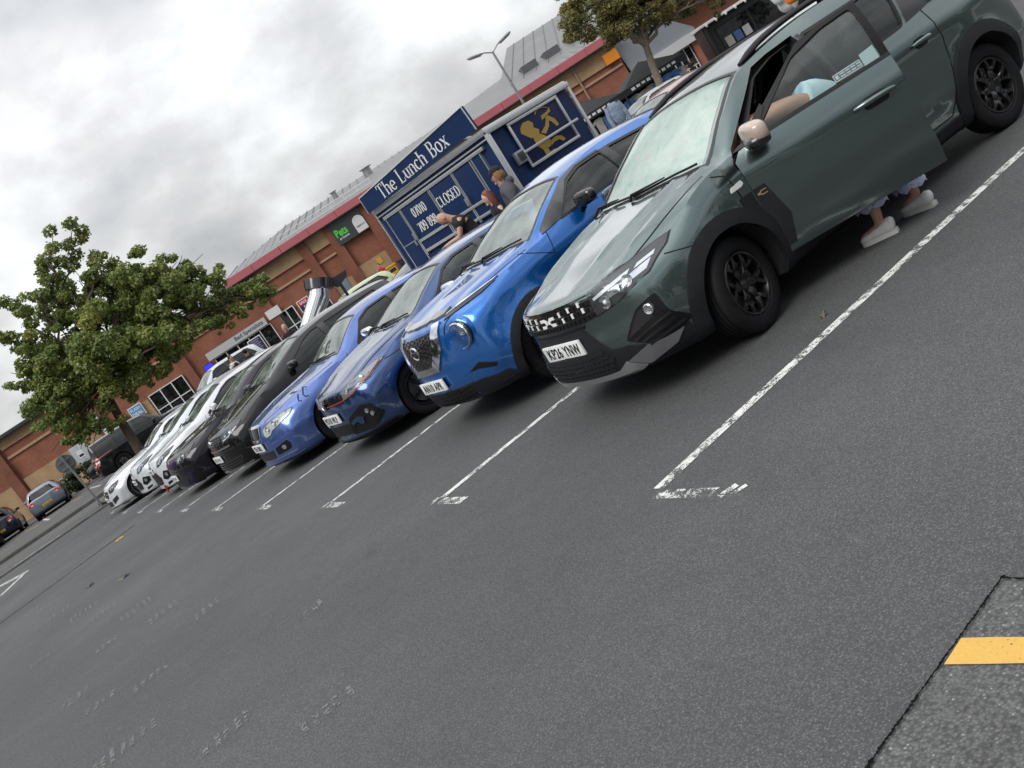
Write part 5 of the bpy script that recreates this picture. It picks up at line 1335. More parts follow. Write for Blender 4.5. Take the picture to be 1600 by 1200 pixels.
# ------------------------------------------------------------------ retail building: local x along the front, y away from the car park
def brick(name, c1, c2, mortar):
    m = bpy.data.materials.new(name); m.use_nodes = True; nt = m.node_tree; N = nt.nodes; L = nt.links; P = N['Principled BSDF']
    tc = N.new('ShaderNodeTexCoord'); mp = N.new('ShaderNodeMapping'); mp.inputs['Rotation'].default_value = (PI / 2, 0, 0)
    L.new(tc.outputs['Object'], mp.inputs[0])
    b = N.new('ShaderNodeTexBrick'); b.inputs['Scale'].default_value = 1; b.inputs['Brick Width'].default_value = .225; b.inputs['Row Height'].default_value = .075
    b.inputs['Mortar Size'].default_value = .010; b.inputs['Color1'].default_value = (*c1, 1); b.inputs['Color2'].default_value = (*c2, 1); b.inputs['Mortar'].default_value = (*mortar, 1)
    L.new(mp.outputs[0], b.inputs['Vector'])
    n = N.new('ShaderNodeTexNoise'); n.inputs['Scale'].default_value = .9; n.inputs['Detail'].default_value = 7; L.new(tc.outputs['Object'], n.inputs['Vector'])
    mr = N.new('ShaderNodeMapRange'); mr.inputs[1].default_value = .3; mr.inputs[2].default_value = .7; mr.inputs[3].default_value = .78; mr.inputs[4].default_value = 1.15; L.new(n.outputs[0], mr.inputs[0])
    mx = N.new('ShaderNodeMix'); mx.data_type = 'RGBA'; mx.blend_type = 'MULTIPLY'; mx.inputs[0].default_value = 1
    L.new(b.outputs[0], mx.inputs[6]); L.new(mr.outputs[0], mx.inputs[7]); L.new(mx.outputs[2], P.inputs['Base Color']); P.inputs['Roughness'].default_value = .9
    bp = N.new('ShaderNodeBump'); bp.inputs['Strength'].default_value = .4; bp.inputs['Distance'].default_value = .008; L.new(b.outputs['Fac'], bp.inputs['Height']); bp.invert = True; L.new(bp.outputs[0], P.inputs['Normal'])
    return m
BR_RED = brick('red brick', (.32, .115, .064), (.265, .088, .050), (.20, .10, .07))
BR_SAND = brick('sand brick', (.47, .31, .17), (.41, .26, .135), (.27, .19, .12))
BR_DARK = brick('pier brick', (.265, .09, .054), (.22, .072, .043), (.16, .08, .055))
CREAM = mat('cream course', (.42, .27, .17), .85, var=.1)
FASCIA = mat('pink fascia', (.44, .125, .145), .45, var=.06, vscale=1.5)
SHEET = mat('roof sheet', (.175, .18, .18), .55, .1, var=.1, vscale=.6)
FRAME_W = mat('white frame', (.68, .68, .68), .4)
WIN = glass('shop glass', (.10, .11, .12), 1.6, .02)
DARKIN = mat('dark interior', (.02, .02, .022), .9)
GREYCLAD = mat('grey cladding', (.23, .25, .27), .5, .2, var=.06, vscale=1)
STEEL = mat('galvanised steel', (.36, .37, .38), .42, .8, var=.15, vscale=5)
DARKSTEEL = mat('dark painted steel', (.03, .032, .035), .45)
FAZ = -.46780
def fac_point(s, y, z): # facade frame to world
    e = Vector((math.cos(FAZ), math.sin(FAZ), 0)); n = Vector((-math.sin(FAZ), math.cos(FAZ), 0))
    return Vector((CAM.x, CAM.y, 0)) + e * s + n * (62 + y) + Vector((0, 0, z))
FO = fac_point(0, 0, 0)
def fac_thing(name, s, y, z, label, cat, group=None): return empty(name, fac_point(s, y, z), FAZ, label, cat, group)

def building():
    b = empty('retail_building', FO, FAZ, 'long red and sand brick retail building with a pink fascia and grey metal roof', 'building')
    def bx(name, a, c, m, bev=0): mb = MB(); mb.box(a, c, m, bev=bev); return mb.build(name, None, b, 0)
    # left wing (lower) and main hall
    bx('wall', (-60, .12, -.2), (-11, 22, 5.15), BR_RED); bx('wall', (-11, .12, -.2), (16.2, 22, 5.3), BR_RED)
    for s0, s1 in ((-60, -28.75), (-28.1, -22.45), (-21.9, -16.3), (-15.7, -10.2)):
        bx('sand_panel', (s0 + .1, .0, 4.42), (s1 - .1, .3, 5.12), BR_SAND); bx('cream_course', (s0 + .1, .02, 3.78), (s1 - .1, .3, 3.93), CREAM)
    for s0, s1 in ((-60, -28.75), (-28.1, -22.45), (-21.9, -18.95)):
        bx('sand_panel', (s0 + .1, .0, -.1), (s1 - .1, .3, 2.33), BR_SAND)
    for s0, s1, z in ((-9.55, -6.45, 4.27), (-5.85, -4.55, 4.2)):
        bx('sand_panel', (s0, .0, z), (s1, .3, 5.22), BR_SAND); bx('cream_course', (s0, .02, 3.47), (s1, .3, 3.60), CREAM)
    bx('sand_panel', (-4.0, .0, -.1), (-2.05, .3, 2.1), BR_SAND); bx('sand_panel', (-6.0, .0, -.1), (-4.5, .3, 1.9), BR_SAND)
    bx('sand_panel', (2, .0, 4.12), (16.1, .3, 5.25), BR_SAND); bx('cream_course', (2, .02, 3.66), (16.1, .3, 3.80), CREAM)
    for s in (-28.45, -22.15, -16.0, -9.9, -6.15, -4.28, -1.75, 1.6):
        mb = MB(); mb.box((s - .30, -.16, -.2), (s + .30, .3, 5.18), BR_DARK); mb.build('brick_pier', None, b, 0)
    # fascia with its step forward at the right
    def fas(name, x0, x1, y, z0, z1, m): mb = MB(); mb.box((x0, y, z0), (x1, y + .5, z1), m, bev=.03); return mb.build(name, None, b, 0)
    n = 14
    for i in range(n):
        x0 = -11.2 + i * 27.6 / n; fas('fascia_panel', x0 + .006, x0 + 27.6 / n - .006, -.55, 5.2, 5.68, FASCIA)
    for i in range(16): x0 = -60 + i * 48.7 / 16; fas('eaves_panel', x0 + .006, x0 + 48.7 / 16 - .006, -.45, 5.02, 5.24, DARKSTEEL if i else DARKSTEEL)
    bx('soffit', (-11.2, -.5, 5.14), (16.4, .12, 5.2), DARKSTEEL)
    # pitched metal roof with standing seams
    mb = MB(); ridge = lambda s: 7.45 + max(0, s - 5) * .06
    pts = [(-11.2, 0, 5.66), (16.4, 0, 5.66), (16.4, 12, ridge(16.4)), (5, 12, ridge(5)), (-7.5, 12, 7.4), (-11.2, 6, 6.4)]
    mb.add([Vector(q) for q in pts], [(0, 1, 2, 3), (0, 3, 4, 5)], SHEET); mb.add([Vector(q) for q in ((-11.2, 0, 5.66), (-11.2, 6, 6.4), (-7.5, 12, 7.4), (-7.5, 22, 5.66), (-11.2, 22, 5.66))], [(0, 1, 2, 3, 4)], SHEET)
    for i in range(46):
        s = -11 + i * .6; r = ridge(s) if s > -7.5 else 6.4 + (s + 11.2) * .27; yy = 12 if s > -7.5 else 6 + (s + 11.2) / 3.7 * 6
        mb.tube([(s, .05, 5.69), (s, yy, r + .03)], .03, 4, SHEET)
    mb.build('roof', None, b, 0)
    mb = MB(); mb.box((16.2, 1.5, 5.2), (42, 22, 6.2), SHEET); mb.add([Vector(q) for q in ((9, 3, 6.2), (42, 3, 6.2), (42, 14, 9.6), (13, 14, 9.6))], [(0, 1, 2, 3)], SHEET)
    for i in range(30):
        s = 10 + i * .95; mb.tube([(s, 3, 6.23), (s + 3.6 * max(0, 1 - i / 30), 14, 9.63)], .035, 4, SHEET)
    mb.build('roof', None, b, 0)
    for s in (11.5, 13.2, 15): # louvred roof lights
        mb = MB(); mb.box((s, 4.5, 6.6), (s + 1.1, 6.5, 7.15), mat('louvre', (.10, .10, .11), .5), Matrix.Translation((0, 0, 0))); mb.build('roof_vent', None, b, 0)
    for s, y, r, h in ((-.4, 6, .3, .75), (-3.0, 5, .18, .5)):
        mb = MB(); mb.tube([(s, y, 6.2), (s, y, 6.5 + h)], r, 14, STEEL); mb.tube([(s, y, 6.5 + h), (s, y, 6.55 + h)], r * 1.5, 14, STEEL); mb.build('roof_vent', None, b)
    mb = MB()
    for i in range(8):
        s = -7.2 + i * .95; mb.tube([(s, 1.2, 5.7), (s, 1.2, 6.25)], .02, 5, FRAME_W)
    mb.tube([(-7.2, 1.2, 6.25), (-.5, 1.2, 6.25)], .02, 5, FRAME_W); mb.tube([(-7.2, 1.2, 5.98), (-.5, 1.2, 5.98)], .015, 5, FRAME_W); mb.build('guard_rail', None, b)
    # windows, entrance, doors
    def window(s0, s1, z0, z1, nx, nz, y=-.02):
        mb = MB(); w = .06
        mb.box((s0 + w, y + .05, z0 + w), (s1 - w, y + .10, z1 - w), DARKIN); f0 = MB()  # dark sheet behind the panes, coloured as the unlit shop interior
        for k in range(nx + 1):
            x = s0 + (s1 - s0) * k / nx; f0.box((x - w / 2, y - .04, z0), (x + w / 2, y + .12, z1), FRAME_W)
        for k in range(nz + 1):
            z = z0 + (z1 - z0) * k / nz; f0.box((s0, y - .034, z - w / 2), (s1, y + .11, z + w / 2), FRAME_W)
        fr = f0.build('window', None, b, 0); mb.build('dark_backing', None, fr, 0)
        for i in range(nx):
            for j in range(nz):
                x0 = s0 + (s1 - s0) * i / nx + w / 2; x1 = s0 + (s1 - s0) * (i + 1) / nx - w / 2; z0_ = z0 + (z1 - z0) * j / nz + w / 2; z1_ = z0 + (z1 - z0) * (j + 1) / nz - w / 2
                g = MB(); g.box((x0, y + .01, z0_), (x1, y + .02, z1_), WIN); g.build('pane', None, fr, 0)
    window(-18.9, -16.5, .35, 2.42, 3, 2); window(-9.6, -8.6, .2, 2.32, 2, 2); window(-14.3, -10.3, .1, 2.15, 5, 1); window(-8.3, -6.5, .2, 1.5, 2, 1)
    mb = MB(); mb.box((-24.75, -.03, .1), (-23.7, .1, 2.35), mat('grey door', (.40, .43, .46), .45), bev=.02); d = mb.build('service_door', None, b)
    for k in range(2): mb = MB(); mb.box((-24.7 + k * .51, -.05, .15), (-24.22 + k * .51, -.02, 2.3), mat('grey door', (.40, .43, .46), .45), bev=.01); mb.build('door_leaf', None, d)
    mb = MB(); mb.box((-24.45, -.065, 1.5), (-24.05, -.052, 2.0), FRAME_W); mb.box((-24.4, -.07, 1.58), (-24.1, -.066, 1.72), PLATE_INK); mb.build('door_notice', None, d, 0)
    mb = MB(); mb.box((-5.6, -.05, .1), (-4.95, .1, 1.95), mat('blue grey door', (.16, .19, .22), .5), bev=.02); mb.build('service_door', None, b)
    for s in (13.3, -1.2): mb = MB(); mb.tube([(s, -.08, .1), (s, -.08, 5.15)], .06, 8, mat('rain pipe', (.30, .22, .15), .6)); mb.build('rain_pipe', None, b)
    mb = MB(); mb.box((-1.0, -.1, 1.0), (-.9, 0, 4.9), DARKSTEEL); mb.box((-2.05, -.12, 5.0), (-1.2, .05, 5.15), DARKSTEEL); mb.build('cable_tray', None, b)
    # lower entrance block on the right: grey canopy, dark shopfront, red and sand piers
    bx('wall', (16.6, 3.0, -.2), (44, 20, 5.2), BR_RED)
    mb = MB(); mb.prism([(16.2, 4.9), (16.4, 2.9), (21.0, 2.65), (21.0, 3.3), (19.4, 4.9)], .2, 2.9, 'y', GREYCLAD); mb.build('canopy', None, b, 0)
    mb = MB(); mb.box((16.4, -.05, 2.55), (30, .2, 3.1), mat('pale canopy band', (.50, .51, .51), .5)); mb.build('canopy_band', None, b, 0)
    for s0, s1 in ((17.4, 18.4), (20.4, 21.2), (26, 27)): mb = MB(); mb.box((s0, .2, -.1), (s1, 1.0, 2.55), BR_RED); mb.build('brick_pier', None, b, 0)
    mb = MB(); mb.box((21.2, .22, -.1), (22.6, 1.0, 2.55), BR_SAND); mb.build('sand_panel', None, b, 0)
    window(18.5, 20.3, .1, 2.5, 4, 2, .5); window(22.7, 25.9, .1, 2.5, 5, 2, .5); window(27.1, 34, .1, 2.5, 8, 2, .5)
building()

# ---- shop signs
def wall_sign(s0, s1, z0, z1, m, label, edge=None, y=-.2, t=.10):
    r = fac_thing('wall_sign', (s0 + s1) / 2, y, (z0 + z1) / 2, label, 'sign', 'shop signs on the brick front'); w, h = (s1 - s0) / 2, (z1 - z0) / 2
    if edge: mb = MB(); mb.box((-w, -.0, -h), (w, t, h), edge, bev=.01); mb.build('sign_border', None, r, 0); k = .06
    else: k = 0
    mb = MB(); mb.box((-w + k, -.02, -h + k), (w - k, t - .01, h - k), m); mb.build('sign_panel', None, r, 0)
    return r
def stext(r, t, x, z, size, m, y=-.024, sx=1., bold=.0, name='lettering'): return put_text(name, t, frame((x, y, z), (1, 0, 0), (0, 0, 1)), m, r, size=size, sx=sx, ext=.004, bold=bold)
GREEN_L = mat('lime letters', (.10, .62, .06), .4); SLATE = mat('slate sign', (.045, .055, .058), .35)
r = wall_sign(-4.15, -2.05, 3.72, 5.25, SLATE, 'dark grey shop sign with green letters and a white arch at its lower right', None)
stext(r, 'Pets', -.55, -.06, .66, GREEN_L, sx=.72, bold=.02); stext(r, 'at home', -.52, -.42, .2, FRAME_W, bold=.004)
mb = MB(); arch = [(.30, -.72), (1.02, -.72), (1.02, .02)] + [(.66 + .36 * math.cos(a), -.2 + .36 * math.sin(a) + .12) for a in np.linspace(.2, PI, 10)] + [(.30, -.2)]
mb.prism([(x, z) for x, z in arch], -.035, -.015, 'y', FRAME_W); mb.build('arch_panel', None, r, 0); stext(r, 'vets', .52, -.36, .17, mat('navy ink', (.02, .03, .10), .5), -.04, bold=.004); stext(r, '4pets', .82, -.36, .15, mat('teal ink', (.05, .35, .32), .5), -.04, bold=.003)
SKY_B = mat('poster blue', (.05, .26, .52), .45); POST_R = mat('poster red', (.50, .03, .05), .5); NAVY_P = mat('poster navy', (.018, .022, .06), .5)
r = wall_sign(-20.38, -19.48, 1.65, 2.45, SKY_B, 'blue poster reading FLASH DEAL in white above the black off-roader', FRAME_W); stext(r, 'FLASH', 0, .16, .26, FRAME_W, bold=.008, sx=.9); stext(r, 'DEAL', 0, -.12, .28, FRAME_W, bold=.01); mb = MB(); mb.box((-.35, -.03, -.36), (.35, -.021, -.29), POST_R); mb.build('red_strip', None, r, 0)
r = wall_sign(-21.5, -20.6, 1.65, 2.42, NAVY_P, 'red bordered navy poster left of the blue and white poster', POST_R); mb = MB(); mb.box((-.3, -.03, .02), (.3, -.021, .22), POST_R); mb.build('red_strip', None, r, 0)
r = wall_sign(-8.3, -7.5, 1.6, 2.35, NAVY_P, 'SALE poster with a red upper half beside the shop window, behind the chrome pipe', FRAME_W); mb = MB(); mb.box((-.34, -.03, .02), (.34, -.021, .32), POST_R); mb.build('red_half', None, r, 0); stext(r, 'SALE', 0, .17, .22, FRAME_W, -.034, bold=.008); stext(r, '50', 0, -.14, .26, FRAME_W, bold=.008)
r = wall_sign(-14.6, -10.4, 2.2, 2.68, mat('greyed sign', (.46, .46, .46), .5), 'long white shop sign with navy letters over the entrance beside the tree', None); stext(r, 'Bed Specialists', .9, 0, .34, mat('navy ink', (.02, .03, .10), .5), bold=.004)
r = wall_sign(-10.2, -9.3, 2.3, 2.85, FRAME_W, 'blank white shop sign panel at the right tip of the tree', None)
r = wall_sign(-12.1, -11.2, .9, 1.95, NAVY_P, 'navy notice board with pale lines of text in the shop entrance', FRAME_W)
for k in range(6): mb = MB(); mb.box((-.28, -.03, .34 - k * .13), (.28 - .08 * (k % 2), -.021, .39 - k * .13), mat('pale print', (.30, .28, .38), .5)); mb.build('text_line', None, r, 0)
r = wall_sign(-15.15, -14.5, 1.65, 2.15, mat('lit blue screen', (.01, .01, .3), .4, emit=(.03, .03, 1., .9)), 'lit blue screen in a dark shop window beside the tree', DARKSTEEL)
r = wall_sign(-22.25, -22.05, 1.8, 3.25, FRAME_W, 'tall narrow white strip sign on the brick pier', None, -.26)
for k in range(7): mb = MB(); mb.box((-.06, -.03, .55 - k * .17), (.06, -.021, .63 - k * .17), PLATE_INK); mb.build('sign_glyph', None, r, 0)
r = wall_sign(15.2, 16.15, 4.1, 4.75, mat('orange sign', (.72, .24, .02), .4), 'orange shop sign at the end of the brick wall, beside the right tree', None)
# litter bins by the wall
def bin_(s, m, label, lidm):
    r = fac_thing('litter_bin', s, -1.2, .1, label, 'bin', 'bins by the brick front'); mb = MB(); mb.box((-.3, -.3, 0), (.3, .3, .95), m, bev=.05); mb.build('bin_body', None, r); mb = MB(); mb.box((-.34, -.34, .95), (.34, .34, 1.08), lidm, bev=.04); mb.build('bin_lid', None, r)
    mb = MB(); mb.box((-.2, -.315, .65), (.2, -.29, .85), DARKIN); mb.build('bin_mouth', None, r, 0)
bin_(-1.5, DARKSTEEL, 'black litter bin standing at the brick corner', DARKSTEEL); bin_(-2.25, mat('grit yellow', (.55, .33, .04), .5), 'yellow grit bin beside the black litter bin', mat('grit yellow', (.55, .33, .04), .5))
mb = MB(); mb.box((-2.85, -.03, 1.55), (-2.5, -.005, 1.95), mat('grit yellow', (.55, .33, .04), .5)); o = mb.build('wall_sign', None, None, 0); o.location = fac_point(0, 0, 0); o.rotation_euler = (0, 0, FAZ); tag(o, 'small yellow notice on the sand brick panel', 'sign', 'shop signs on the brick front')

# ------------------------------------------------------------------ catering trailer
TA = R(-82); TL = 4.4; TO = Vector((7.62 - TL * math.cos(TA), 11.26 - TL * math.sin(TA), 0))
SK = Matrix.Diagonal((TL / 4.02, 1, 1, 1))                                  # along the side
def EN(p): return (TL - p[1], (p[0] - 4.05) * 1.12, p[2])                   # onto the end face
BLUE_T = mat('trailer blue', (.006, .024, .085), .5, spec=.25, var=.12, vscale=2)
ALU = mat('aluminium trim', (.62, .63, .64), .32, .75, var=.06)
GOLD = mat('gold print', (.40, .27, .06), .42, .3)
def stroke_text(mb, txt, size, M, m, cond=1., thick=.17, thin=.055, gap=.16, y=0.):
    """roman capitals and small letters drawn with a broad pen, serifs at the stem ends"""
    x = 0.; adv = []
    G = {'T': (.78, [('V', .39, 0, 1), ('H', .03, .75, .97), ('v', .06, .97, .76), ('v', .72, .97, .76)]),
         'h': (.62, [('V', .10, 0, 1), ('V', .52, 0, .42), ('A', .31, .42, .21, .22, 0, 180)]),
         'e': (.56, [('A', .29, .31, .24, .31, 0, 320), ('H', .06, .52, .33)]),
         'L': (.66, [('V', .15, 0, 1), ('H', .10, .62, .02), ('v', .60, .02, .22)]),
         'u': (.62, [('V', .10, .22, .62), ('V', .50, 0, .62), ('A', .30, .22, .20, .20, 180, 360)]),
         'n': (.62, [('V', .10, 0, .62), ('V', .52, 0, .42), ('A', .31, .42, .21, .20, 0, 180)]),
         'c': (.52, [('A', .28, .31, .23, .31, 40, 320)]),
         'B': (.68, [('V', .14, 0, 1), ('H', .10, .36, .98), ('H', .10, .40, .52), ('H', .10, .40, .02), ('A', .36, .75, .20, .23, -90, 90), ('A', .38, .27, .24, .25, -90, 90)]),
         'o': (.60, [('A', .30, .31, .25, .31, 0, 360)]),
         'x': (.58, [('D', .08, .62, .50, 0, 1), ('D', .50, .62, .08, 0, 0)]),
         'C': (.74, [('A', .40, .5, .34, .5, 45, 315)]), 'O': (.82, [('A', .41, .5, .36, .5, 0, 360)]),
         'S': (.58, [('A', .29, .74, .22, .25, 20, 270), ('A', .29, .25, .23, .26, -160, 90)]),
         'E': (.64, [('V', .14, 0, 1), ('H', .10, .58, .98), ('H', .10, .46, .52), ('H', .10, .60, .02), ('v', .56, .98, .80), ('v', .58, .02, .2)]),
         'D': (.80, [('V', .14, 0, 1), ('H', .10, .38, .98), ('H', .10, .38, .02), ('A', .38, .5, .34, .49, -90, 90)]),
         '0': (.60, [('A', .30, .5, .24, .5, 0, 360)]), '1': (.44, [('V', .24, 0, 1), ('D', .06, .78, .22, .98, 0)]),
         '7': (.56, [('H', .05, .52, .97), ('D', .52, .95, .22, 0, 1), ('v', .06, .97, .78)]),
         '8': (.58, [('A', .29, .76, .20, .24, 0, 360), ('A', .29, .27, .24, .27, 0, 360)]),
         '9': (.58, [('A', .29, .68, .23, .32, 0, 360), ('A', .29, .5, .23, .5, -120, 10)]), ' ': (.36, [])}
    def pen(pts, w=None):
        vs = []; fs = []; k = len(pts)
        for i, p in enumerate(pts):
            a = pts[max(i - 1, 0)]; b = pts[min(i + 1, k - 1)]; d = Vector((b[0] - a[0], b[1] - a[1])); d = d.normalized() if d.length else Vector((1, 0))
            ww = (w if w else thin + (thick - thin) * abs(d.y) ** 1.6) / 2; n = Vector((-d.y, d.x)) * ww
            for s in (1, -1): vs.append(((p[0] + s * n.x + x) * size * cond, (p[1] + s * n.y) * size))
        for i in range(k - 1): fs.append((2 * i, 2 * i + 1, 2 * i + 3, 2 * i + 2))
        h = .004; V = [Vector((a, b, h)) for a, b in vs] + [Vector((a, b, 0)) for a, b in vs]; K = len(vs)
        F = list(fs) + [tuple(j + K for j in f[::-1]) for f in fs]
        for i in range(k - 1): F += [(2 * i, 2 * i + 2, K + 2 * i + 2, K + 2 * i), (2 * i + 1, K + 2 * i + 1, K + 2 * i + 3, 2 * i + 3)]
        out.append((V, F))
    out = []
    for ch in txt:
        w, st = G[ch]
        for s in st:
            if s[0] == 'V':
                pen([(s[1], s[2]), (s[1], s[3])], thick)
                for z in (s[2], s[3]): pen([(s[1] - .13, z + (.02 if z == s[2] else -.02)), (s[1] + .13, z + (.02 if z == s[2] else -.02))], .045)
            elif s[0] == 'v': pen([(s[1], s[2]), (s[1], s[3])], .05)
            elif s[0] == 'H': pen([(s[1], s[3]), (s[2], s[3])], thin)
            elif s[0] == 'A': pen([(s[1] + s[3] * math.cos(R(a)), s[2] + s[4] * math.sin(R(a))) for a in np.linspace(s[5], s[6], max(8, int(abs(s[6] - s[5]) / 15)))])
            elif s[0] == 'D':
                pen([(s[1], s[2]), (s[3], s[4])], thick if s[5] else thin)
                for q in ((s[1], s[2]), (s[3], s[4])): pen([(q[0] - .10, q[1]), (q[0] + .10, q[1])], .045)
        x += w + gap * .6
    wd = x * size * cond
    if mb is None: return wd
    for V, F in out: mb.add([M @ (v - Vector((wd / 2, size * .5, 0))) for v in V], F, m)
    return mb

def trailer():
    r = empty('catering_trailer', TO, TA, 'navy blue catering trailer with a slanting white-lettered name board and closed shutters', 'trailer')
    def bx(name, a, c, m, bev=0, par=r, end=False):
        if end: a, c = EN(a), EN(c); a, c = tuple(map(min, zip(a, c))), tuple(map(max, zip(a, c)))
        else: a = (a[0] * TL / 4.02, a[1], a[2]); c = (c[0] * TL / 4.02, c[1], c[2])
        return MB().box(a, c, m, bev=bev).build(name, None, par, 20)
    def sd(mb): return mb.xf(SK)
    # local x runs along the side we see, the side itself is y = 0 and the body lies behind (+y)
    bx('body', (0, .02, .42), (4.0, 2.33, 2.60), BLUE_T, .02)
    bx('roof', (-.03, -.03, 2.60), (4.05, 2.36, 2.68), mat('trailer roof', (.55, .56, .56), .5), .03)
    bx('chassis', (.15, .25, .26), (3.9, 2.1, .42), DARKSTEEL)
    for x in (1.6, 2.5):
        for y in (.05, 2.2):
            mb = MB(); M = Matrix.Translation((x, y + (.1 if y < 1 else -.1), .3)); mb.lathe([(.18, -.09), (.30, -.09), (.31, -.05), (.31, .05), (.30, .09), (.18, .09)], 28, 'y', RUBBER, M=M); w = mb.build('wheel', None, r); mb = MB(); mb.lathe([(.0001, -.05), (.18, -.07), (.18, .07), (.0001, .05)], 20, 'y', ALLOY, M=M); mb.build('rim', None, w)
    mb = MB(); mb.tube([(0, 1.1, .36), (-1.1, 1.1, .38)], .05, 8, DARKSTEEL); mb.tube([(-.8, 1.1, .36), (-.8, 1.1, .0)], .03, 8, STEEL); mb.build('tow_bar', None, r)
    for x in (.3, 4.1): mb = MB(); mb.tube([(x, .3, .42), (x, .3, 0)], .03, 8, STEEL); mb.build('prop_stand', None, r)
    # name board
    mb = MB(); mb.prism([(.02, 2.66), (4.03, 2.72), (3.99, 3.19), (.02, 3.03)], -.14, -.08, 'y', BLUE_T); sd(mb); s = mb.build('name_board', None, r, 0)
    for a, b in (((.02, 3.03), (3.99, 3.19)), ((3.99, 3.19), (4.03, 2.72)), ((.02, 3.03), (.02, 2.66))):
        mb = MB(); mb.tube([(a[0], -.145, a[1]), (b[0], -.145, b[1])], .014, 6, ALU); sd(mb).build('board_edge', None, s)
    for x in (.6, 3.4): mb = MB(); mb.tube([(x, -.06, 2.9), (x, .7, 2.66)], .02, 6, STEEL); mb.build('board_stay', None, s)
    M = Matrix.Translation((1.98, -.142, 2.905)) @ Matrix.Rotation(R(1.6), 4, 'Y').inverted() @ Matrix.Rotation(PI / 2, 4, 'X')
    kw = dict(cond=.98, thick=.13); tot = stroke_text(None, 'The Lunch Box', .30, M, WHITE, **kw); x_ = -tot / 2
    for wd_ in ('The', 'Lunch', 'Box'):
        w_ = stroke_text(None, wd_, .30, M, WHITE, **kw); mb = MB(); stroke_text(mb, wd_, .30, M @ Matrix.Translation((x_ + w_ / 2, 0, 0)), WHITE, **kw); sd(mb).build('lettering', None, s, 0); x_ += w_ + stroke_text(None, ' ', .30, M, WHITE, **kw)
    # rails and frames
    for nm, a, c in (('top_rail', (0, -.05, 2.56), (4.0, .02, 2.66)), ('middle_rail', (0, -.045, 2.47), (4.0, .02, 2.50)), ('shutter_head', (.20, -.05, 2.36), (3.80, .02, 2.43)), ('end_post', (4.0, -.05, .45), (4.08, .03, 2.56)), ('edge_trim', (-.01, -.03, .45), (.03, .03, 2.56)), ('base_rail', (0, -.04, .42), (4.02, .03, .50))):
        bx(nm, a, c, ALU, .008)
    for nm, a, c in (('top_rail', (4.03, -.075, 2.54), (6.16, -.022, 2.64)), ('edge_trim', (6.10, -.05, .45), (6.17, -.022, 2.60)), ('base_rail', (4.1, -.05, .42), (6.1, -.022, .50))): bx(nm, a, c, ALU, .008, r, True)
    for x0, x1, nm in ((.24, .80, 'side_door'), (.82, 1.90, 'shutter'), (1.93, 2.72, 'shutter'), (2.74, 3.33, 'shutter'), (3.37, 3.66, 'shutter')):
        z0 = .60 if nm == 'side_door' else 1.30
        d = bx(nm, (x0 + .02, -.03, z0), (x1 - .02, .02, 2.34), BLUE_T, .006)
        for a, c in (((x0, -.04, z0 - .02), (x0 + .025, .02, 2.35)), ((x1 - .025, -.04, z0 - .02), (x1, .02, 2.35))): bx('frame_bar', a, c, ALU, 0, d)
        if nm == 'shutter' and x1 < 3.5: bx('latch', (x0 - .06, -.075, 1.66), (x0 + .06, -.03, 1.82), STEEL, .01, d)
        if nm == 'side_door': bx('latch', (x1 - .12, -.06, 1.55), (x1 - .06, -.03, 1.68), STEEL, .006, d); bx('cross_bar', (x0 + .03, -.036, 1.66), (x1 - .03, -.029, 1.675), ALU, 0, d)
    for z in (1.60, 1.36): bx('counter_rail', (.84, -.06, z - .03), (3.3, -.028, z + .03), ALU, .008)
    bx('lower_panel', (.84, -.024, .6), (3.9, .02, 1.27), BLUE_T)
    for t, x, z, sz in (('07010', 1.36, 2.15, .19), ('709 898', 1.37, 1.83, .19), ('CLOSED', 2.32, 2.03, .20)):
        mb = MB(); stroke_text(mb, t, sz, Matrix.Translation((x, -.036, z)) @ Matrix.Rotation(PI / 2, 4, 'X'), WHITE, cond=.78 if t != 'CLOSED' else .78, thick=.19); sd(mb).build('lettering', None, r, 0)
    # right hand hatch with frame, prop bar and gold heraldic beast
    h = bx('hatch', (4.52, -.03, 1.66), (5.72, .02, 2.48), mat('hatch blue', (.010, .016, .065), .5, spec=.25), .006, r, True)
    for a, c in (((4.48, -.06, 1.62), (5.78, -.028, 1.675)), ((4.48, -.06, 2.47), (5.78, -.028, 2.525)), ((4.48, -.058, 1.62), (4.53, -.028, 2.525)), ((5.73, -.058, 1.62), (5.78, -.028, 2.525))): bx('frame_bar', a, c, ALU, .006, h, True)
    bx('prop_bar', (4.42, -.11, 1.905), (5.90, -.07, 1.955), ALU, .01, h, True); bx('lamp_box', (4.26, -.10, 1.78), (4.46, -.02, 2.02), STEEL, .01, r, True); bx('lamp_face', (4.31, -.14, 1.82), (4.43, -.10, 1.98), DARKSTEEL, .01, r, True)
    gb = MB(); yy0, yy1 = -.040, -.031
    P = lambda q: gb.prism(q, yy0, yy1, 'y', GOLD)
    off = lambda q: [(4.58 + a * .0108, 1.68 + b * .0078) for a, b in q]
    P(off([(14, 62), (8, 72), (12, 84), (22, 92), (34, 90), (40, 80), (36, 70), (44, 60), (40, 50), (30, 46), (20, 52)]))       # maned head
    P(off([(24, 47), (42, 49), (50, 36), (54, 20), (46, 12), (30, 14), (24, 28)]))                                        # body
    P(off([(44, 50), (60, 60), (68, 72), (73, 69), (66, 54), (52, 42)])); P(off([(60, 74), (84, 82), (86, 92), (78, 86), (62, 84)]))   # raised arm and cup
    P(off([(66, 73), (76, 58), (80, 44), (86, 45), (84, 62), (74, 78)]))
    P(off([(50, 22), (66, 26), (78, 20), (82, 8), (76, 6), (70, 15), (58, 16), (50, 12)])); P(off([(30, 14), (40, 12), (40, 2), (52, 2), (52, -1), (30, -1)]))   # hind legs
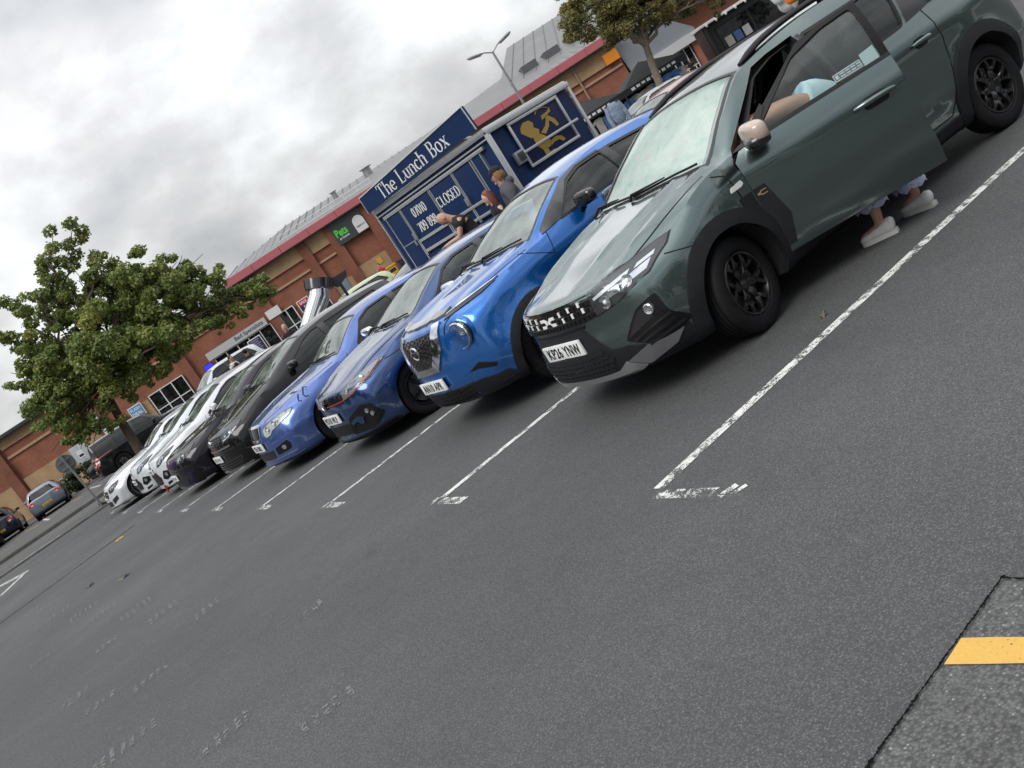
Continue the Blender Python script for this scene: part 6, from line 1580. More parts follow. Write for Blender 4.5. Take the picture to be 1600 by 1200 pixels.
    gb.tube([(4.58 + .0108 * a, yy0, 1.68 + .0078 * b) for a, b in ((52, 94), (58, 100), (68, 101), (76, 98), (82, 92))], .010, 5, GOLD)
    gb.v = [EN(v) for v in gb.v]; gb.build('gold_figure', None, h, 0)
trailer()

# ------------------------------------------------------------------ lamp post, round sign, chrome pipe, stalls
def lamp_post():
    r = empty('lamp_post', (27.2, 37.0, .1), 0, 'tall twin-headed lamp post rising behind the catering trailer', 'lamp post')
    mb = MB(); mb.tube([(0, 0, 0), (0, 0, .3)], .16, 10, STEEL); mb.tube([(0, 0, .3), (0, 0, 7.05)], [.10, .055], 10, STEEL); mb.build('pole', None, r)
    for sg in (-1, 1):
        d = Vector((math.cos(FAZ), math.sin(FAZ), 0)) * sg; mb = MB(); mb.tube([(0, 0, 7.0), d * .35 + Vector((0, 0, 7.2)), d * .55 + Vector((0, 0, 7.25))], .035, 8, STEEL); a = mb.build('bracket', None, r)
        M = Matrix.Translation(d * .85 + Vector((0, 0, 7.3))) @ Matrix.Rotation(FAZ + (PI if sg < 0 else 0), 4, 'Z') @ Matrix.Rotation(R(-12), 4, 'Y')
        mb = MB(); mb.blob((0, 0, 0), (.42, .16, .08), 14, .8, STEEL, M); mb.build('lamp_head', None, a); mb = MB(); mb.box((-.3, -.11, -.085), (.3, .11, -.06), mat('lamp bowl', (.5, .5, .48), .2), M, .01); mb.build('lamp_glass', None, a)
lamp_post()
def round_sign():
    r = empty('round_sign', (.41, 30.35, .09), 0, 'grey back of a round road sign on a leaning steel pole at the island end', 'sign')
    mb = MB(); mb.tube([(0, 0, -.1), (-.12, .0, 1.95)], .038, 10, STEEL); mb.build('pole', None, r)
    mb = MB(); M = Matrix.Translation((-.12, .05, 1.62)) @ Matrix.Rotation(R(-3.5), 4, 'Y'); mb.lathe([(.0001, -.006), (.30, -.006), (.30, .006), (.0001, .006)], 36, 'y', mat('sign back grey', (.17, .18, .19), .5), M=M); d = mb.build('sign_disc', None, r)
    for z in (-.12, .12): mb = MB(); mb.box((-.2, -.03, z - .02), (.2, -.004, z + .02), STEEL, M); mb.build('clamp', None, d)
round_sign()
def chrome_pipe():
    r = empty('chrome_pipe', (6.1, 19.1, 0), 0, 'slanting polished chrome pipe with a broad dark collar at its mouth, rising behind the row', 'chrome pipe')
    mb = MB(); mb.tube([(-.95, .1, .85), (-.62, .06, 1.22), (-.22, .02, 1.52), (.12, 0, 1.78), (.26, 0, 2.0)], [.20, .22, .24, .255, .25], 28, CHROME); mb.build('pipe', None, r, 60)
    mb = MB(); mb.lathe([(.255, -.10), (.345, -.09), (.36, .14), (.31, .15), (.29, .0), (.255, -.08)], 36, 'z', mat('smoked chrome', (.09, .09, .095), .14, .8), M=Matrix.Translation((.26, 0, 2.0)) @ Matrix.Rotation(R(30), 4, 'Y')); mb.build('collar', None, r, 50)
    mb = MB(); mb.prism([(.5, 1.98), (1.05, 1.98), (1.0, 1.84), (.66, 1.72)], -.05, .05, 'y', DARKSTEEL); mb.build('bracket', None, r, 0)
    mb = MB(); mb.tube([(-.95, .1, 0), (-.95, .1, .9)], .21, 14, DARKSTEEL); mb.box((-1.3, -.25, 0), (-.6, .45, .08), DARKSTEEL); mb.tube([(.75, 0, 1.8), (.75, 0, 0)], .04, 8, DARKSTEEL); mb.build('stand', None, r)
chrome_pipe()
# ------------------------------------------------------------------ cars standing further back
SIL_PAINT = paint('silver paint', (.42, .43, .44), .6, .35, .3); GREY_PAINT = paint('grey blue paint', (.17, .19, .235), .5, .36)
NAVY_DK = paint('dark navy paint', (.008, .012, .026), .3, .33, .15); LIME = paint('pale lime paint', (.40, .46, .24), 0., .38, .3); ROSE = paint('rose silver paint', (.42, .26, .26), .4, .36, .3); BLK2 = MATS['black paint']
def rear_details(root, B, p, tail_z=.85, plate_txt=None, win=None):
    for sg in (-1, 1):
        f = (lambda q: q) if sg > 0 else sym
        t = part(root, 'tail_lamp', lambda mb: B.patch(mb, f(rounded([(.56, tail_z - .10), (.54, tail_z + .02), (.70, tail_z + .12), (.80, tail_z + .10), (.80, tail_z - .08)], .02)), 'rear', TAIL_RED, .006, .015, .04))
        part(t, 'reversing_lamp', lambda mb: B.patch(mb, f([(.58, tail_z - .07), (.58, tail_z - .03), (.70, tail_z - .02), (.70, tail_z - .06)]), 'rear', LAMP_WHITE, .010, .004, .04))
    part(root, 'rear_bumper_strip', lambda mb: B.patch(mb, [(-.76, .24), (.76, .24), (.76, .36), (-.76, .36)], 'rear', BLACK_PLASTIC, .006, .015, .06))
    blank_plate(root, B, .55, 'rear', YELLOW_PLATE)
def blank_plate(root, B, z, axis, m, w=.5):
    hp, n = B.hit(axis, 0, z); sg = -1 if axis == 'front' else 1; x = hp.x + sg * .018
    mb = MB(); mb.box((min(x, x - sg * .02), -w / 2, z - .056), (max(x, x - sg * .02), w / 2, z + .056), m, bev=.004); o = mb.build('number_plate', None, root)
    mb = MB()
    for y in (-.19, -.13, -.07, -.01, .07, .13, .19): mb.box((x + sg * .0004 - .001, y * w / .5 - .017, z - .032), (x + sg * .0004 + .001, y * w / .5 + .017, z + .032), PLATE_INK)
    mb.build('lettering', None, o, 0)
def back_car(label, loc, rz, pm, rear=False, cat='car', name='parked_car', **ov):
    root, B, p = plain_hatch(name, label, loc, pm, '', '', ov.pop('nose', .82), rz, **ov)
    headlight(root, B, rounded([(.48, .64), (.48, .74), (.64, .80), (.77, .80), (.765, .72), (.62, .66)], .02), inner=[((.58, .70), .036), ((.68, .74), .034)])
    part(root, 'grille', lambda mb: B.patch(mb, [(-.42, .62), (.42, .62), (.42, .72), (-.42, .72)], 'front', BLACK_GLOSS, .006, .02, .06))
    part(root, 'lower_intake', lambda mb: B.patch(mb, [(-.5, .25), (.5, .25), (.55, .38), (-.55, .38)], 'front', CABIN, .006, .02, .06))
    rear_details(root, B, p)
    return root, B, p
back_car('silver crossover with a pale windscreen, above the roof of the bright blue crossover', (21.8, 25.8, 0), 0, SIL_PAINT, cowl=(1.1, 1.12), roof0=(1.95, 1.52), peak=(2.6, 1.58), roof1=(3.7, 1.52), belt=(1.06, 1.12))
back_car('rose silver saloon showing only its sloping roof behind the bright blue crossover', (10.5, 12.6, 0), 0, ROSE, roof0=(2.05, 1.47), peak=(2.7, 1.53))
back_car('small white car beside the market stall, right of the catering trailer', (40.5, 49.0, .1), R(40), P_WHITE2)
back_car('pale lime hatchback behind the chrome pipe', (8.2, 27.6, 0), 0, LIME, L=3.9, wb=2.4, roof0=(1.9, 1.42), peak=(2.4, 1.47), roof1=(3.4, 1.42), tail=(3.75, 1.05), belt=(.99, 1.03))
back_car('white hatchback parked in front of the yellow grit bin', (5.6, 16.7, 0), 0, P_WHITE2, roof0=(2.05, 1.36), peak=(2.6, 1.40), roof1=(3.6, 1.36))
back_car('white off-roader with black roof rails by the big shop window', (5.6, 38.6, .1), R(8), P_WHITE2, L=4.6, H=1.7, wb=2.7, R=.36, roof0=(2.0, 1.66), peak=(2.6, 1.72), roof1=(4.1, 1.66), tail=(4.5, 1.15), cowl=(1.2, 1.15), belt=(1.1, 1.15), nose=.98)
r_, B_, p_ = back_car('big black off-roader seen from its tail end behind the leaning tree trunk', (7.0, 42.5, .1), R(176), BLK2, L=4.95, W=.95, wb=2.9, R=.38, rim=.25, roof0=(2.2, 1.70), peak=(2.8, 1.76), roof1=(4.70, 1.72), tail=(4.90, 1.12), cowl=(1.35, 1.16), belt=(1.10, 1.14), nose=1.0, cab_end=4.7,
    side_win=[rounded([(1.75, 1.14), (2.66, 1.15), (2.64, 1.62), (2.36, 1.615), (2.12, 1.55)], .03), rounded([(2.76, 1.15), (3.55, 1.16), (3.55, 1.62), (2.76, 1.63)], .03), rounded([(3.65, 1.16), (4.55, 1.18), (4.45, 1.58), (3.65, 1.62)], .04)], side_glass=[PRIVACY] * 3)
for sg in (-1, 1):
    f = (lambda q: q) if sg > 0 else sym
    for k, m_ in enumerate((TAIL_RED, LAMP_WHITE, TAIL_RED)): part(r_, 'tail_lamp', lambda mb: B_.patch(mb, f([(.76, .72 + k * .13), (.90, .72 + k * .13), (.90, .83 + k * .13), (.76, .83 + k * .13)]), 'rear', m_, .012, .02, .05))
back_car('grey blue hatchback seen from behind with a yellow rear plate', (.62, 53.6, .1), R(-97), GREY_PAINT, L=4.2, roof1=(3.7, 1.42), tail=(4.1, .98), rear_win=rounded([(-.56, 1.0), (.56, 1.0), (.46, 1.30), (-.46, 1.30)], .05))
back_car('dark navy estate parked left of the grey blue hatchback', (-1.75, 55.6, .1), R(-97), NAVY_DK, roof0=(2.1, 1.56), peak=(2.8, 1.62), roof1=(4.0, 1.57), tail=(4.25, 1.1))
back_car('dark navy hatchback cut by the left edge of the photo', (-3.0, 52.0, .1), R(-105), NAVY_DK)
back_car('black car with one bright headlamp beside the grey service door', (2.6, 50.8, .1), R(20), BLK2)

# ------------------------------------------------------------------ trees: tapered limbs and many small bent leaves
def leaf_mat(name, c):
    m = bpy.data.materials.new(name); m.use_nodes = True; nt = m.node_tree; N = nt.nodes; L = nt.links; P = N['Principled BSDF']
    at = N.new('ShaderNodeAttribute'); at.attribute_name = 'tone'
    rp = N.new('ShaderNodeValToRGB'); e = rp.color_ramp.elements
    e[0].position = 0; e[0].color = (c[0] * .55, c[1] * .62, c[2] * .6, 1); e[1].position = 1; e[1].color = (c[0] * 1.9, c[1] * 1.45, c[2] * 1.2, 1)
    a = e.new(.55); a.color = (*c, 1)
    L.new(at.outputs['Fac'], rp.inputs[0]); L.new(rp.outputs[0], P.inputs['Base Color']); P.inputs['Roughness'].default_value = .48
    tr = N.new('ShaderNodeBsdfTranslucent'); L.new(rp.outputs[0], tr.inputs[0]); mx = N.new('ShaderNodeMixShader'); mx.inputs[0].default_value = .38
    L.new(P.outputs[0], mx.inputs[1]); L.new(tr.outputs[0], mx.inputs[2]); L.new(mx.outputs[0], N['Material Output'].inputs[0])
    return m
LEAF = leaf_mat('plane leaves', (.225, .285, .080)); LEAF2 = leaf_mat('maple leaves', (.215, .205, .072)); LEAF3 = leaf_mat('hedge leaves', (.040, .062, .022))
BARK = mat('bark', (.085, .066, .048), .9, var=.4, vscale=7, bump=.6, bscale=26)
BARK_PALE = mat('pale bark', (.20, .165, .12), .9, var=.3, vscale=7, bump=.5, bscale=26)
def leaves(name, centres, radii, count, size, m, parent, seed=0, flat=.75, fill=.55):
    """leaf clumps: small bent leaf faces scattered on and inside ragged puffs"""
    g = np.random.default_rng(seed); C = np.asarray(centres, float); Rr = np.asarray(radii, float)
    w = Rr ** 2.2; idx = g.choice(len(C), count, p=w / w.sum())
    d = g.normal(size=(count, 3)); d /= np.linalg.norm(d, axis=1)[:, None]
    rad = Rr[idx] * (fill + (1 - fill) * g.random(count) ** .6) * (1 + .18 * g.normal(size=count) * .7)
    P = C[idx] + d * rad[:, None] * np.array([1, 1, flat])
    nrm = d * .6 + g.normal(size=(count, 3)) * .65 + np.array([0, 0, .55]); nrm /= np.linalg.norm(nrm, axis=1)[:, None]
    t = np.cross(nrm, g.normal(size=(count, 3))); t /= np.linalg.norm(t, axis=1)[:, None]; b = np.cross(nrm, t)
    s = size * (.55 + .8 * g.random(count))[:, None]
    A = P - t * s * .6; B = P + t * s * .7 - nrm * s * .16; Lm = P + b * s * .5 + nrm * s * .12; Rm = P - b * s * .5 + nrm * s * .12
    V = np.stack([A, Lm, B, Rm], 1).reshape(-1, 3)
    me = bpy.data.meshes.new(name); n = count
    me.vertices.add(4 * n); me.vertices.foreach_set('co', V.ravel())
    tri = np.arange(n)[:, None] * 4 + np.array([0, 1, 2, 0, 2, 3])[None]
    me.loops.add(6 * n); me.loops.foreach_set('vertex_index', tri.ravel().astype(np.int32))
    me.polygons.add(2 * n); me.polygons.foreach_set('loop_start', np.arange(0, 6 * n, 3, dtype=np.int32)); me.polygons.foreach_set('loop_total', np.full(2 * n, 3, np.int32))
    tone = np.clip(.45 + .22 * g.normal(size=len(C))[idx] * .6 + .2 * g.normal(size=n), 0, 1)
    a = me.attributes.new('tone', 'FLOAT', 'POINT'); a.data.foreach_set('value', np.repeat(tone, 4).astype(np.float32))
    me.update(); me.validate(); me.materials.append(m)
    o = bpy.data.objects.new(name, me); COL.objects.link(o)
    if parent: o.parent = parent
    return o
def limb(mb, a, b, r0, r1, m, wob=.12, n=6, seed=0):
    g = random.Random(seed); a = Vector(a); b = Vector(b); L = (b - a).length; pts = []
    for i in range(n + 1):
        t = i / n; p = a.lerp(b, t) + Vector((g.uniform(-1, 1), g.uniform(-1, 1), g.uniform(-.5, .5))) * wob * L * .12 * math.sin(PI * t) + Vector((0, 0, .10 * L * math.sin(PI * t) * .5)); pts.append(p)
    mb.tube(pts, [r0 + (r1 - r0) * i / n for i in range(n + 1)], 7, m); return pts
def tree(label, loc, trunk_pts, trunk_r, puffs, count, size, lm, bm_, seed, tips=(), name='broadleaf_tree'):
    r = empty(name, loc, 0, label, 'tree')
    mb = MB(); n = len(trunk_pts); mb.tube(trunk_pts, [trunk_r * (1.25 if i == 0 else 1 - .5 * i / n) for i in range(n)], 10, bm_); top = Vector(trunk_pts[-1])
    for i, (c, rad) in enumerate(puffs):
        st = top.lerp(Vector(trunk_pts[-2]), .5 * ((i * 37) % 10) / 10); pts = limb(mb, st, c, trunk_r * .42, .02, bm_, 1., 7, seed + i)
        g = random.Random(seed * 3 + i)
        for k in range(4):
            q = Vector(c) + Vector((g.uniform(-1, 1), g.uniform(-1, 1), g.uniform(-.6, .8))) * rad * .95; limb(mb, pts[3 + k % 4], q, trunk_r * .14, .008, bm_, 1.2, 5, seed + i * 7 + k)
    for k, (a, b) in enumerate(tips): limb(mb, a, b, .035, .01, bm_, 1.3, 6, seed + 91 + k)
    t = mb.build('trunk', None, r, 60)
    cs = []; rs = []; g = np.random.default_rng(seed)
    for c, rad in puffs:                     # break each puff into ragged little clumps
        for k in range(int(16 * rad ** 1.4) + 5):
            d = g.normal(size=3); d /= np.linalg.norm(d); cs.append(np.array(c) + d * rad * (.35 + .7 * g.random()) * np.array([1, 1, .85])); rs.append(rad * (.13 + .18 * g.random()))
    for a, b in tips:
        for q in (.35, .6, .8, 1.): cs.append(np.array(Vector(a).lerp(Vector(b), q)) + g.normal(size=3) * .06); rs.append(.24)
    leaves('crown', cs, rs, count, size, lm, r, seed); return r
tree('big leafy tree with a slanting trunk at the end of the row of cars', (2.0, 28.3, .05), [(0, 0, 0), (.02, 0, .7), (.10, 0, 1.8), (.22, 0, 2.7), (.5, -.1, 3.4)], .17,
     [((.0, 0, 4.2), 1.5), ((1.6, .3, 4.7), 1.5), ((2.9, -.2, 4.3), 1.35), ((4.1, .2, 3.7), 1.15), ((5.3, -.1, 3.15), .85), ((-.9, .2, 3.4), 1.15), ((.8, -.8, 3.5), 1.3), ((2.2, -.9, 3.4), 1.2), ((3.4, -.6, 3.0), .95), ((1.1, .8, 5.6), 1.1), ((2.6, .5, 5.3), 1.0), ((3.8, .3, 4.75), .85), ((-.75, -.3, 2.5), .75), ((-.5, .3, 5.0), .9), ((.2, .2, 6.0), .75), ((-1.45, .1, 4.3), .6), ((3.3, .1, 5.35), .85), ((2.2, 0, 5.95), .8), ((4.4, 0, 4.6), .8), ((.9, -.4, 2.7), .7), ((-1.3, 0, 3.2), .75), ((-1.45, 0, 2.3), .55), ((4.8, .1, 4.0), .75), ((5.7, 0, 2.75), .5), ((-.2, -.3, 2.3), .6), ((1.5, 0, 2.75), .7), ((4.5, -.2, 2.75), .6), ((2.0, .2, 6.0), .6), ((-.9, -.1, 1.95), .45)],
     90000, .084, LEAF, BARK, 5, tips=[((.6, .1, 5.8), (1.7, 0, 7.6)), ((.6, .1, 5.8), (.9, .1, 7.1)), ((.2, 0, 5.8), (2.3, .1, 7.5)), ((-.2, 0, 5.2), (-.5, 0, 6.6)), ((1.0, .2, 6.1), (2.6, .1, 7.35)), ((-.6, 0, 4.9), (-1.3, 0, 5.9)), ((5.2, 0, 3.2), (6.35, 0, 2.75)), ((5.3, 0, 3.4), (6.3, 0, 3.2))])
tree('broad tree with a pale trunk in front of the entrance canopy, top right', (26.6, 27.6, 0), [(0, 0, 0), (.0, 0, 1.2), (.25, 0, 2.4), (.5, -.1, 3.6)], .20,
     [((.0, 0, 5.0), 1.5), ((-1.3, .2, 5.2), 1.2), ((1.4, .3, 4.7), 1.4), ((2.8, -.2, 4.4), 1.2), ((4.0, .2, 4.0), 1.1), ((.5, -.6, 6.2), 1.5), ((2.2, .2, 6.0), 1.4), ((-.6, .6, 6.4), 1.2), ((-1.0, -.4, 4.2), .7), ((3.8, .4, 5.3), 1.2), ((.9, .2, 7.3), 1.2), ((4.6, -.3, 3.3), .7), ((.9, -.7, 4.1), .8)],
     60000, .080, LEAF2, BARK_PALE, 21)
# low planting: clipped bush by the far cars, scrub at the left edge and on the island
def bush(label, loc, puffs, count, size, seed, name='bush', m=LEAF3, group=None):
    r = empty(name, loc, 0, label, 'bush', group); mb = MB()
    for i, (c, rad) in enumerate(puffs): limb(mb, (c[0] * .3, c[1] * .3, 0), c, .03, .01, BARK, 1, 4, seed + i)
    mb.build('stem', None, r); g = np.random.default_rng(seed); cs = []; rs = []
    for c, rad in puffs:
        for k in range(14): d = g.normal(size=3); d /= np.linalg.norm(d); cs.append(np.array(c) + d * rad * .6); rs.append(rad * .42)
    leaves('foliage', cs, rs, count, size, m, r, seed, fill=.4); return r
bush('dark clipped bush between the grey blue hatchback and the service door', (2.2, 55.5, .1), [((0, 0, .6), .75), ((1.2, .2, .75), .85), ((-.9, 0, .55), .6)], 5000, .11, 31)
bush('scrubby bush at the left edge against the sand brick wall', (-2.6, 66, .1), [((0, 0, 1.1), .9), ((.3, 0, 2.0), .8), ((-.6, 0, 1.6), .7)], 4000, .14, 32)
for k, (x, y) in enumerate(((.9, 29.6), (1.7, 30.3), (2.9, 29.5))): bush(('low scraggy plant beside the round sign post', 'low scraggy plant between the tree and the sign post', 'low scraggy plant behind the white saloon')[k], (x, y, .09), [((0, 0, .22), .3), ((.25, .1, .18), .22)], 500, .07, 40 + k, 'island_plant', group='scraggy plants on the kerbed island')

# ------------------------------------------------------------------ market stalls and kiosk beyond the trailer
def stall():
    r = empty('market_stall', (25.4, 31.2, 0), FAZ, 'black gazebo stall hung with printed clothes and signs', 'stall')
    CAN = mat('black canvas', (.016, .017, .018), .8, var=.3, vscale=4)
    for x in (-1.6, 1.6, 4.6):
        for y in (-1.4, 1.4): mb = MB(); mb.box((x - .03, y - .03, 0), (x + .03, y + .03, 2.15), DARKSTEEL); mb.build('leg', None, r, 0)
    for x0, x1 in ((-1.65, 1.55), (1.65, 4.65)):
        mb = MB(); cx_ = (x0 + x1) / 2; mb.add([Vector(q) for q in ((x0, -1.45, 2.12), (x1, -1.45, 2.12), (x1, 1.45, 2.12), (x0, 1.45, 2.12), (cx_, 0, 2.85))], [(0, 1, 4), (1, 2, 4), (2, 3, 4), (3, 0, 4)], CAN)
        mb.box((x0, -1.47, 1.86), (x1, -1.44, 2.13), CAN); mb.box((x0 - .01, -1.45, 1.86), (x0 + .02, 1.45, 2.13), CAN); mb.build('canopy', None, r, 0)
        mb = MB()
        for k in range(9): mb.box((cx_ - 1.2 + k * .25, -1.49, 1.93 + (k % 3) * .01), (cx_ - 1.03 + k * .25, -1.475, 2.05), FRAME_W)
        mb.build('valance_print', None, r, 0)
    mb = MB(); mb.box((-1.6, 1.3, .1), (4.6, 1.4, 1.9), mat('stall back', (.03, .03, .035), .9)); mb.build('back_panel', None, r, 0)
    mb = MB(); mb.box((-1.5, -1.2, .1), (4.5, -.5, .82), CAN); mb.build('table', None, r, 0)
    g = random.Random(4); pal = [(.30, .06, .05), (.05, .12, .28), (.42, .30, .08), (.10, .10, .11), (.35, .33, .30), (.04, .16, .22), (.22, .04, .10), (.10, .18, .08)]
    for k in range(16):
        x = -1.4 + k * .38; mb = MB(); c = pal[g.randrange(8)]; z = 1.78 - g.random() * .1; M = Matrix.Translation((x, -1.25 + g.uniform(-.1, .1), z)) @ Matrix.Rotation(g.uniform(-.5, .5), 4, 'Z')
        mb.prism([(-.16, -.62), (.16, -.62), (.17, -.14), (.26, -.22), (.30, -.12), (.12, 0), (-.12, 0), (-.30, -.12), (-.26, -.22), (-.17, -.14)], -.03, .03, 'y', mat('cloth %d' % g.randrange(8), c, .9, var=.3, vscale=9), M); mb.build('hanging_shirt', None, r, 20)
    for k in range(5): mb = MB(); x = -1.2 + k * 1.2; mb.box((x, -1.22, .84), (x + .5, -.7, .84 + .15 + .1 * (k % 3)), mat('crate board', (.25, .17, .09), .8), bev=.02); mb.build('goods_box', None, r)
stall()
def denim():
    r = empty('jacket_stand', (16.5, 18.6, 0), FAZ, 'pale denim jacket hung on a stand in front of the black stall', 'jacket stand')
    mb = MB(); mb.tube([(0, 0, 0), (0, 0, 1.95)], .025, 8, DARKSTEEL); mb.tube([(-.22, 0, 1.88), (.22, 0, 1.88)], .02, 6, DARKSTEEL); mb.box((-.3, -.3, 0), (.3, .3, .04), DARKSTEEL); mb.build('stand', None, r)
    D = mat('pale denim', (.20, .26, .35), .9, var=.35, vscale=12)
    mb = MB(); mb.blob((0, 0, 1.58), (.215, .11, .33), 16, .7, D); mb.tube([(-.17, 0, 1.84), (-.25, -.02, 1.55), (-.25, -.05, 1.2)], [.085, .075, .06], 8, D); mb.tube([(.17, 0, 1.84), (.25, -.02, 1.55), (.25, -.05, 1.2)], [.085, .075, .06], 8, D); mb.build('jacket', None, r, 60)
    mb = MB(); mb.tube([(-.1, 0, 1.28), (-.11, 0, .8)], [.12, .09], 10, mat('tan cloth', (.34, .25, .18), .9)); mb.tube([(.1, 0, 1.28), (.11, 0, .8)], [.12, .09], 10, mat('tan cloth', (.34, .25, .18), .9)); mb.build('trousers', None, r, 60)
denim()
def kiosk():
    r = empty('snack_kiosk', (33.0, 30.3, 0), -.60, 'black snack kiosk with a row of bulbs along its roof edge', 'kiosk')
    K = mat('kiosk black', (.014, .015, .016), .45)
    mb = MB(); mb.box((0, .3, .25), (6.0, 2.5, 2.62), K, bev=.03); mb.build('body', None, r)
    mb = MB(); mb.box((-.1, -.1, 2.62), (6.1, 2.6, 2.72), FRAME_W, bev=.02); mb.build('roof', None, r)
    mb = MB(); mb.box((.5, .27, 1.15), (5.5, .31, 2.3), DARKIN); h = mb.build('serving_hatch', None, r, 0)
    for k in range(3): mb = MB(); mb.box((.55 + k * 1.68, .24, 1.2), (2.1 + k * 1.68, .262, 2.25), WIN); mb.build('pane', None, h, 0)
    for k in range(12): mb = MB(); mb.blob((.2 + k * .5, -.14, 2.60), (.06, .06, .08), 10, 1, mat('bulb', (.8, .72, .6), .2)); mb.build('bulb', None, r)
    for k, c in enumerate(((.35, .32, .28), (.05, .10, .25), (.4, .4, .4))): mb = MB(); mb.box((.7 + k * .45, .215, 1.25), (1.05 + k * .45, .235, 1.7), mat('menu %d' % k, c, .6)); mb.build('menu_card', None, h, 0)
    for x in (.1, 5.9): mb = MB(); mb.box((x - .05, -.05, .2), (x + .05, .3, 2.62), FRAME_W if x > 3 else K); mb.build('corner_post', None, r, 0)
    mb = MB(); mb.box((.3, -.1, 1.02), (5.7, .3, 1.08), STEEL); mb.build('counter', None, r)
    for x in (1.2, 4.6):
        mb = MB(); mb.lathe([(.0001, -.1), (.28, -.1), (.3, .0), (.28, .1), (.0001, .1)], 20, 'y', RUBBER, M=Matrix.Translation((x, .5, .3))); mb.build('wheel', None, r)
kiosk()
# soft toys riding on the green car's roof
def toys():
    r = empty('white_plush', (4.36, 1.52, 1.605), .3, 'white fluffy plush toy sitting on the roof of the green car', 'plush toy')
    r.scale = (.52, .52, .52); PL = mat('white plush', (.62, .62, .60), .95, var=.12, vscale=30, bump=1., bscale=60)
    mb = MB(); mb.blob((0, 0, .13), (.17, .15, .15), 18, .9, PL); mb.blob((-.17, .02, .26), (.10, .10, .10), 16, .9, PL); mb.build('plush_body', None, r, 70)
    for y in (-.07, .09): mb = MB(); mb.blob((-.17, y * 1.3, .33), (.03, .035, .09), 12, .9, mat('grey plush', (.40, .41, .40), .95, bump=1., bscale=60)); mb.build('ear', None, r, 70)
    mb = MB(); mb.blob((-.12, -.13, .10), (.055, .05, .13), 14, .9, mat('grey plush', (.40, .41, .40), .95, bump=1., bscale=60)); mb.build('paw', None, r, 70)
    O = mat('orange vinyl', (.78, .20, .02), .4)
    for k, (x, y, a) in enumerate(((3.80, 1.0, 0.), (3.95, 1.0, .5))):
        q = empty('orange_toy', (x, y, 1.645), a, ('orange rounded toy perched on the near roof rail, front one of two', 'orange rounded toy perched on the near roof rail, behind the front one')[k], 'toy', 'orange toys on the roof rail')
        mb = MB(); mb.blob((0, 0, .045), (.055, .045, .045), 14, .75, O); mb.blob((.05, .02, .05), (.04, .03, .035), 12, .8, O); mb.build('toy_body', None, q, 70)
toys()
# litter and leaves lying on the tarmac
def litter():
    L_ = [('fallen_leaf', 'curled brown leaf on the tarmac by the front wheel of the green car', (1.78, .22), .03, (.15, .13, .08)), ('fallen_leaf', 'curled brown leaf alone on the tarmac left of the bay lines', (-1.55, 10.6), .09, (.20, .14, .06)), ('fallen_leaf', 'dark leaf on the tarmac near the worn paint marks', (-1.9, 12.3), .08, (.08, .07, .05))]
    for nm, lb, (x, y), s, c in L_:
        mb = MB(); n = 10; vs = [Vector((s * math.cos(2 * PI * i / n) * (1.2 if i % 2 else .8), s * .6 * math.sin(2 * PI * i / n), .012 + .02 * math.sin(i * 1.7))) for i in range(n)] + [Vector((0, 0, .008))]
        mb.add(vs, [(i, (i + 1) % n, n) for i in range(n)], mat('leaf %s' % lb[:9], c, .8)); o = mb.build(nm, None, None, 0); o.location = (x, y, .002); tag(o, lb, 'leaf', 'fallen leaves on the tarmac')
litter()

# unseen trees, added as a dark backdrop for the glass and paint to reflect
def added_tree_belt():
    g = np.random.default_rng(77); cs = []; rs = []
    for i in range(14): x, y = -17 + g.normal() * 1.2, -2 + i * 4.2; h = 5.5 + 2.5 * g.random(); [(cs.append((x + g.normal() * 1.1, y + g.normal() * 1.2, 1.6 + (h - 1.6) * q)), rs.append(1.1 + .5 * g.random())) for q in (.1, .3, .5, .7, .9, .6)]
    for i in range(13): x, y = -14 + i * 4.2, -22 + g.normal(); h = 6 + 2.5 * g.random(); [(cs.append((x + g.normal() * 1.1, y + g.normal() * 1.2, 1.4 + (h - 1.4) * q)), rs.append(1.2 + .5 * g.random())) for q in (.1, .3, .5, .7, .9, .6)]
    o = leaves('added_tree_belt', cs, rs, 26000, .42, LEAF3, None, 78); o['kind'] = 'stuff'
added_tree_belt()
# ------------------------------------------------------------------ people: one skinned body each, clothes as separate skins over it
def skin_mesh(name, verts, radii, edges, root, sub=2, m=None):
    me = bpy.data.meshes.new(name); me.from_pydata([Vector(v) for v in verts], edges, [])
    o = bpy.data.objects.new(name, me); COL.objects.link(o)
    sk = o.modifiers.new('s', 'SKIN'); sk.use_smooth_shade = True; sk.branch_smoothing = .6
    for v, r in zip(me.skin_vertices[0].data, radii):
        v.radius = r if isinstance(r, tuple) else (r, r); v.use_root = False
    me.skin_vertices[0].data[root].use_root = True
    ss = o.modifiers.new('u', 'SUBSURF'); ss.levels = sub; ss.render_levels = sub
    dg = bpy.context.evaluated_depsgraph_get(); out = bpy.data.meshes.new_from_object(o.evaluated_get(dg)); bpy.data.objects.remove(o); bpy.data.meshes.remove(me)
    out.materials.clear()
    if m: out.materials.append(m)
    out.shade_smooth(); return out

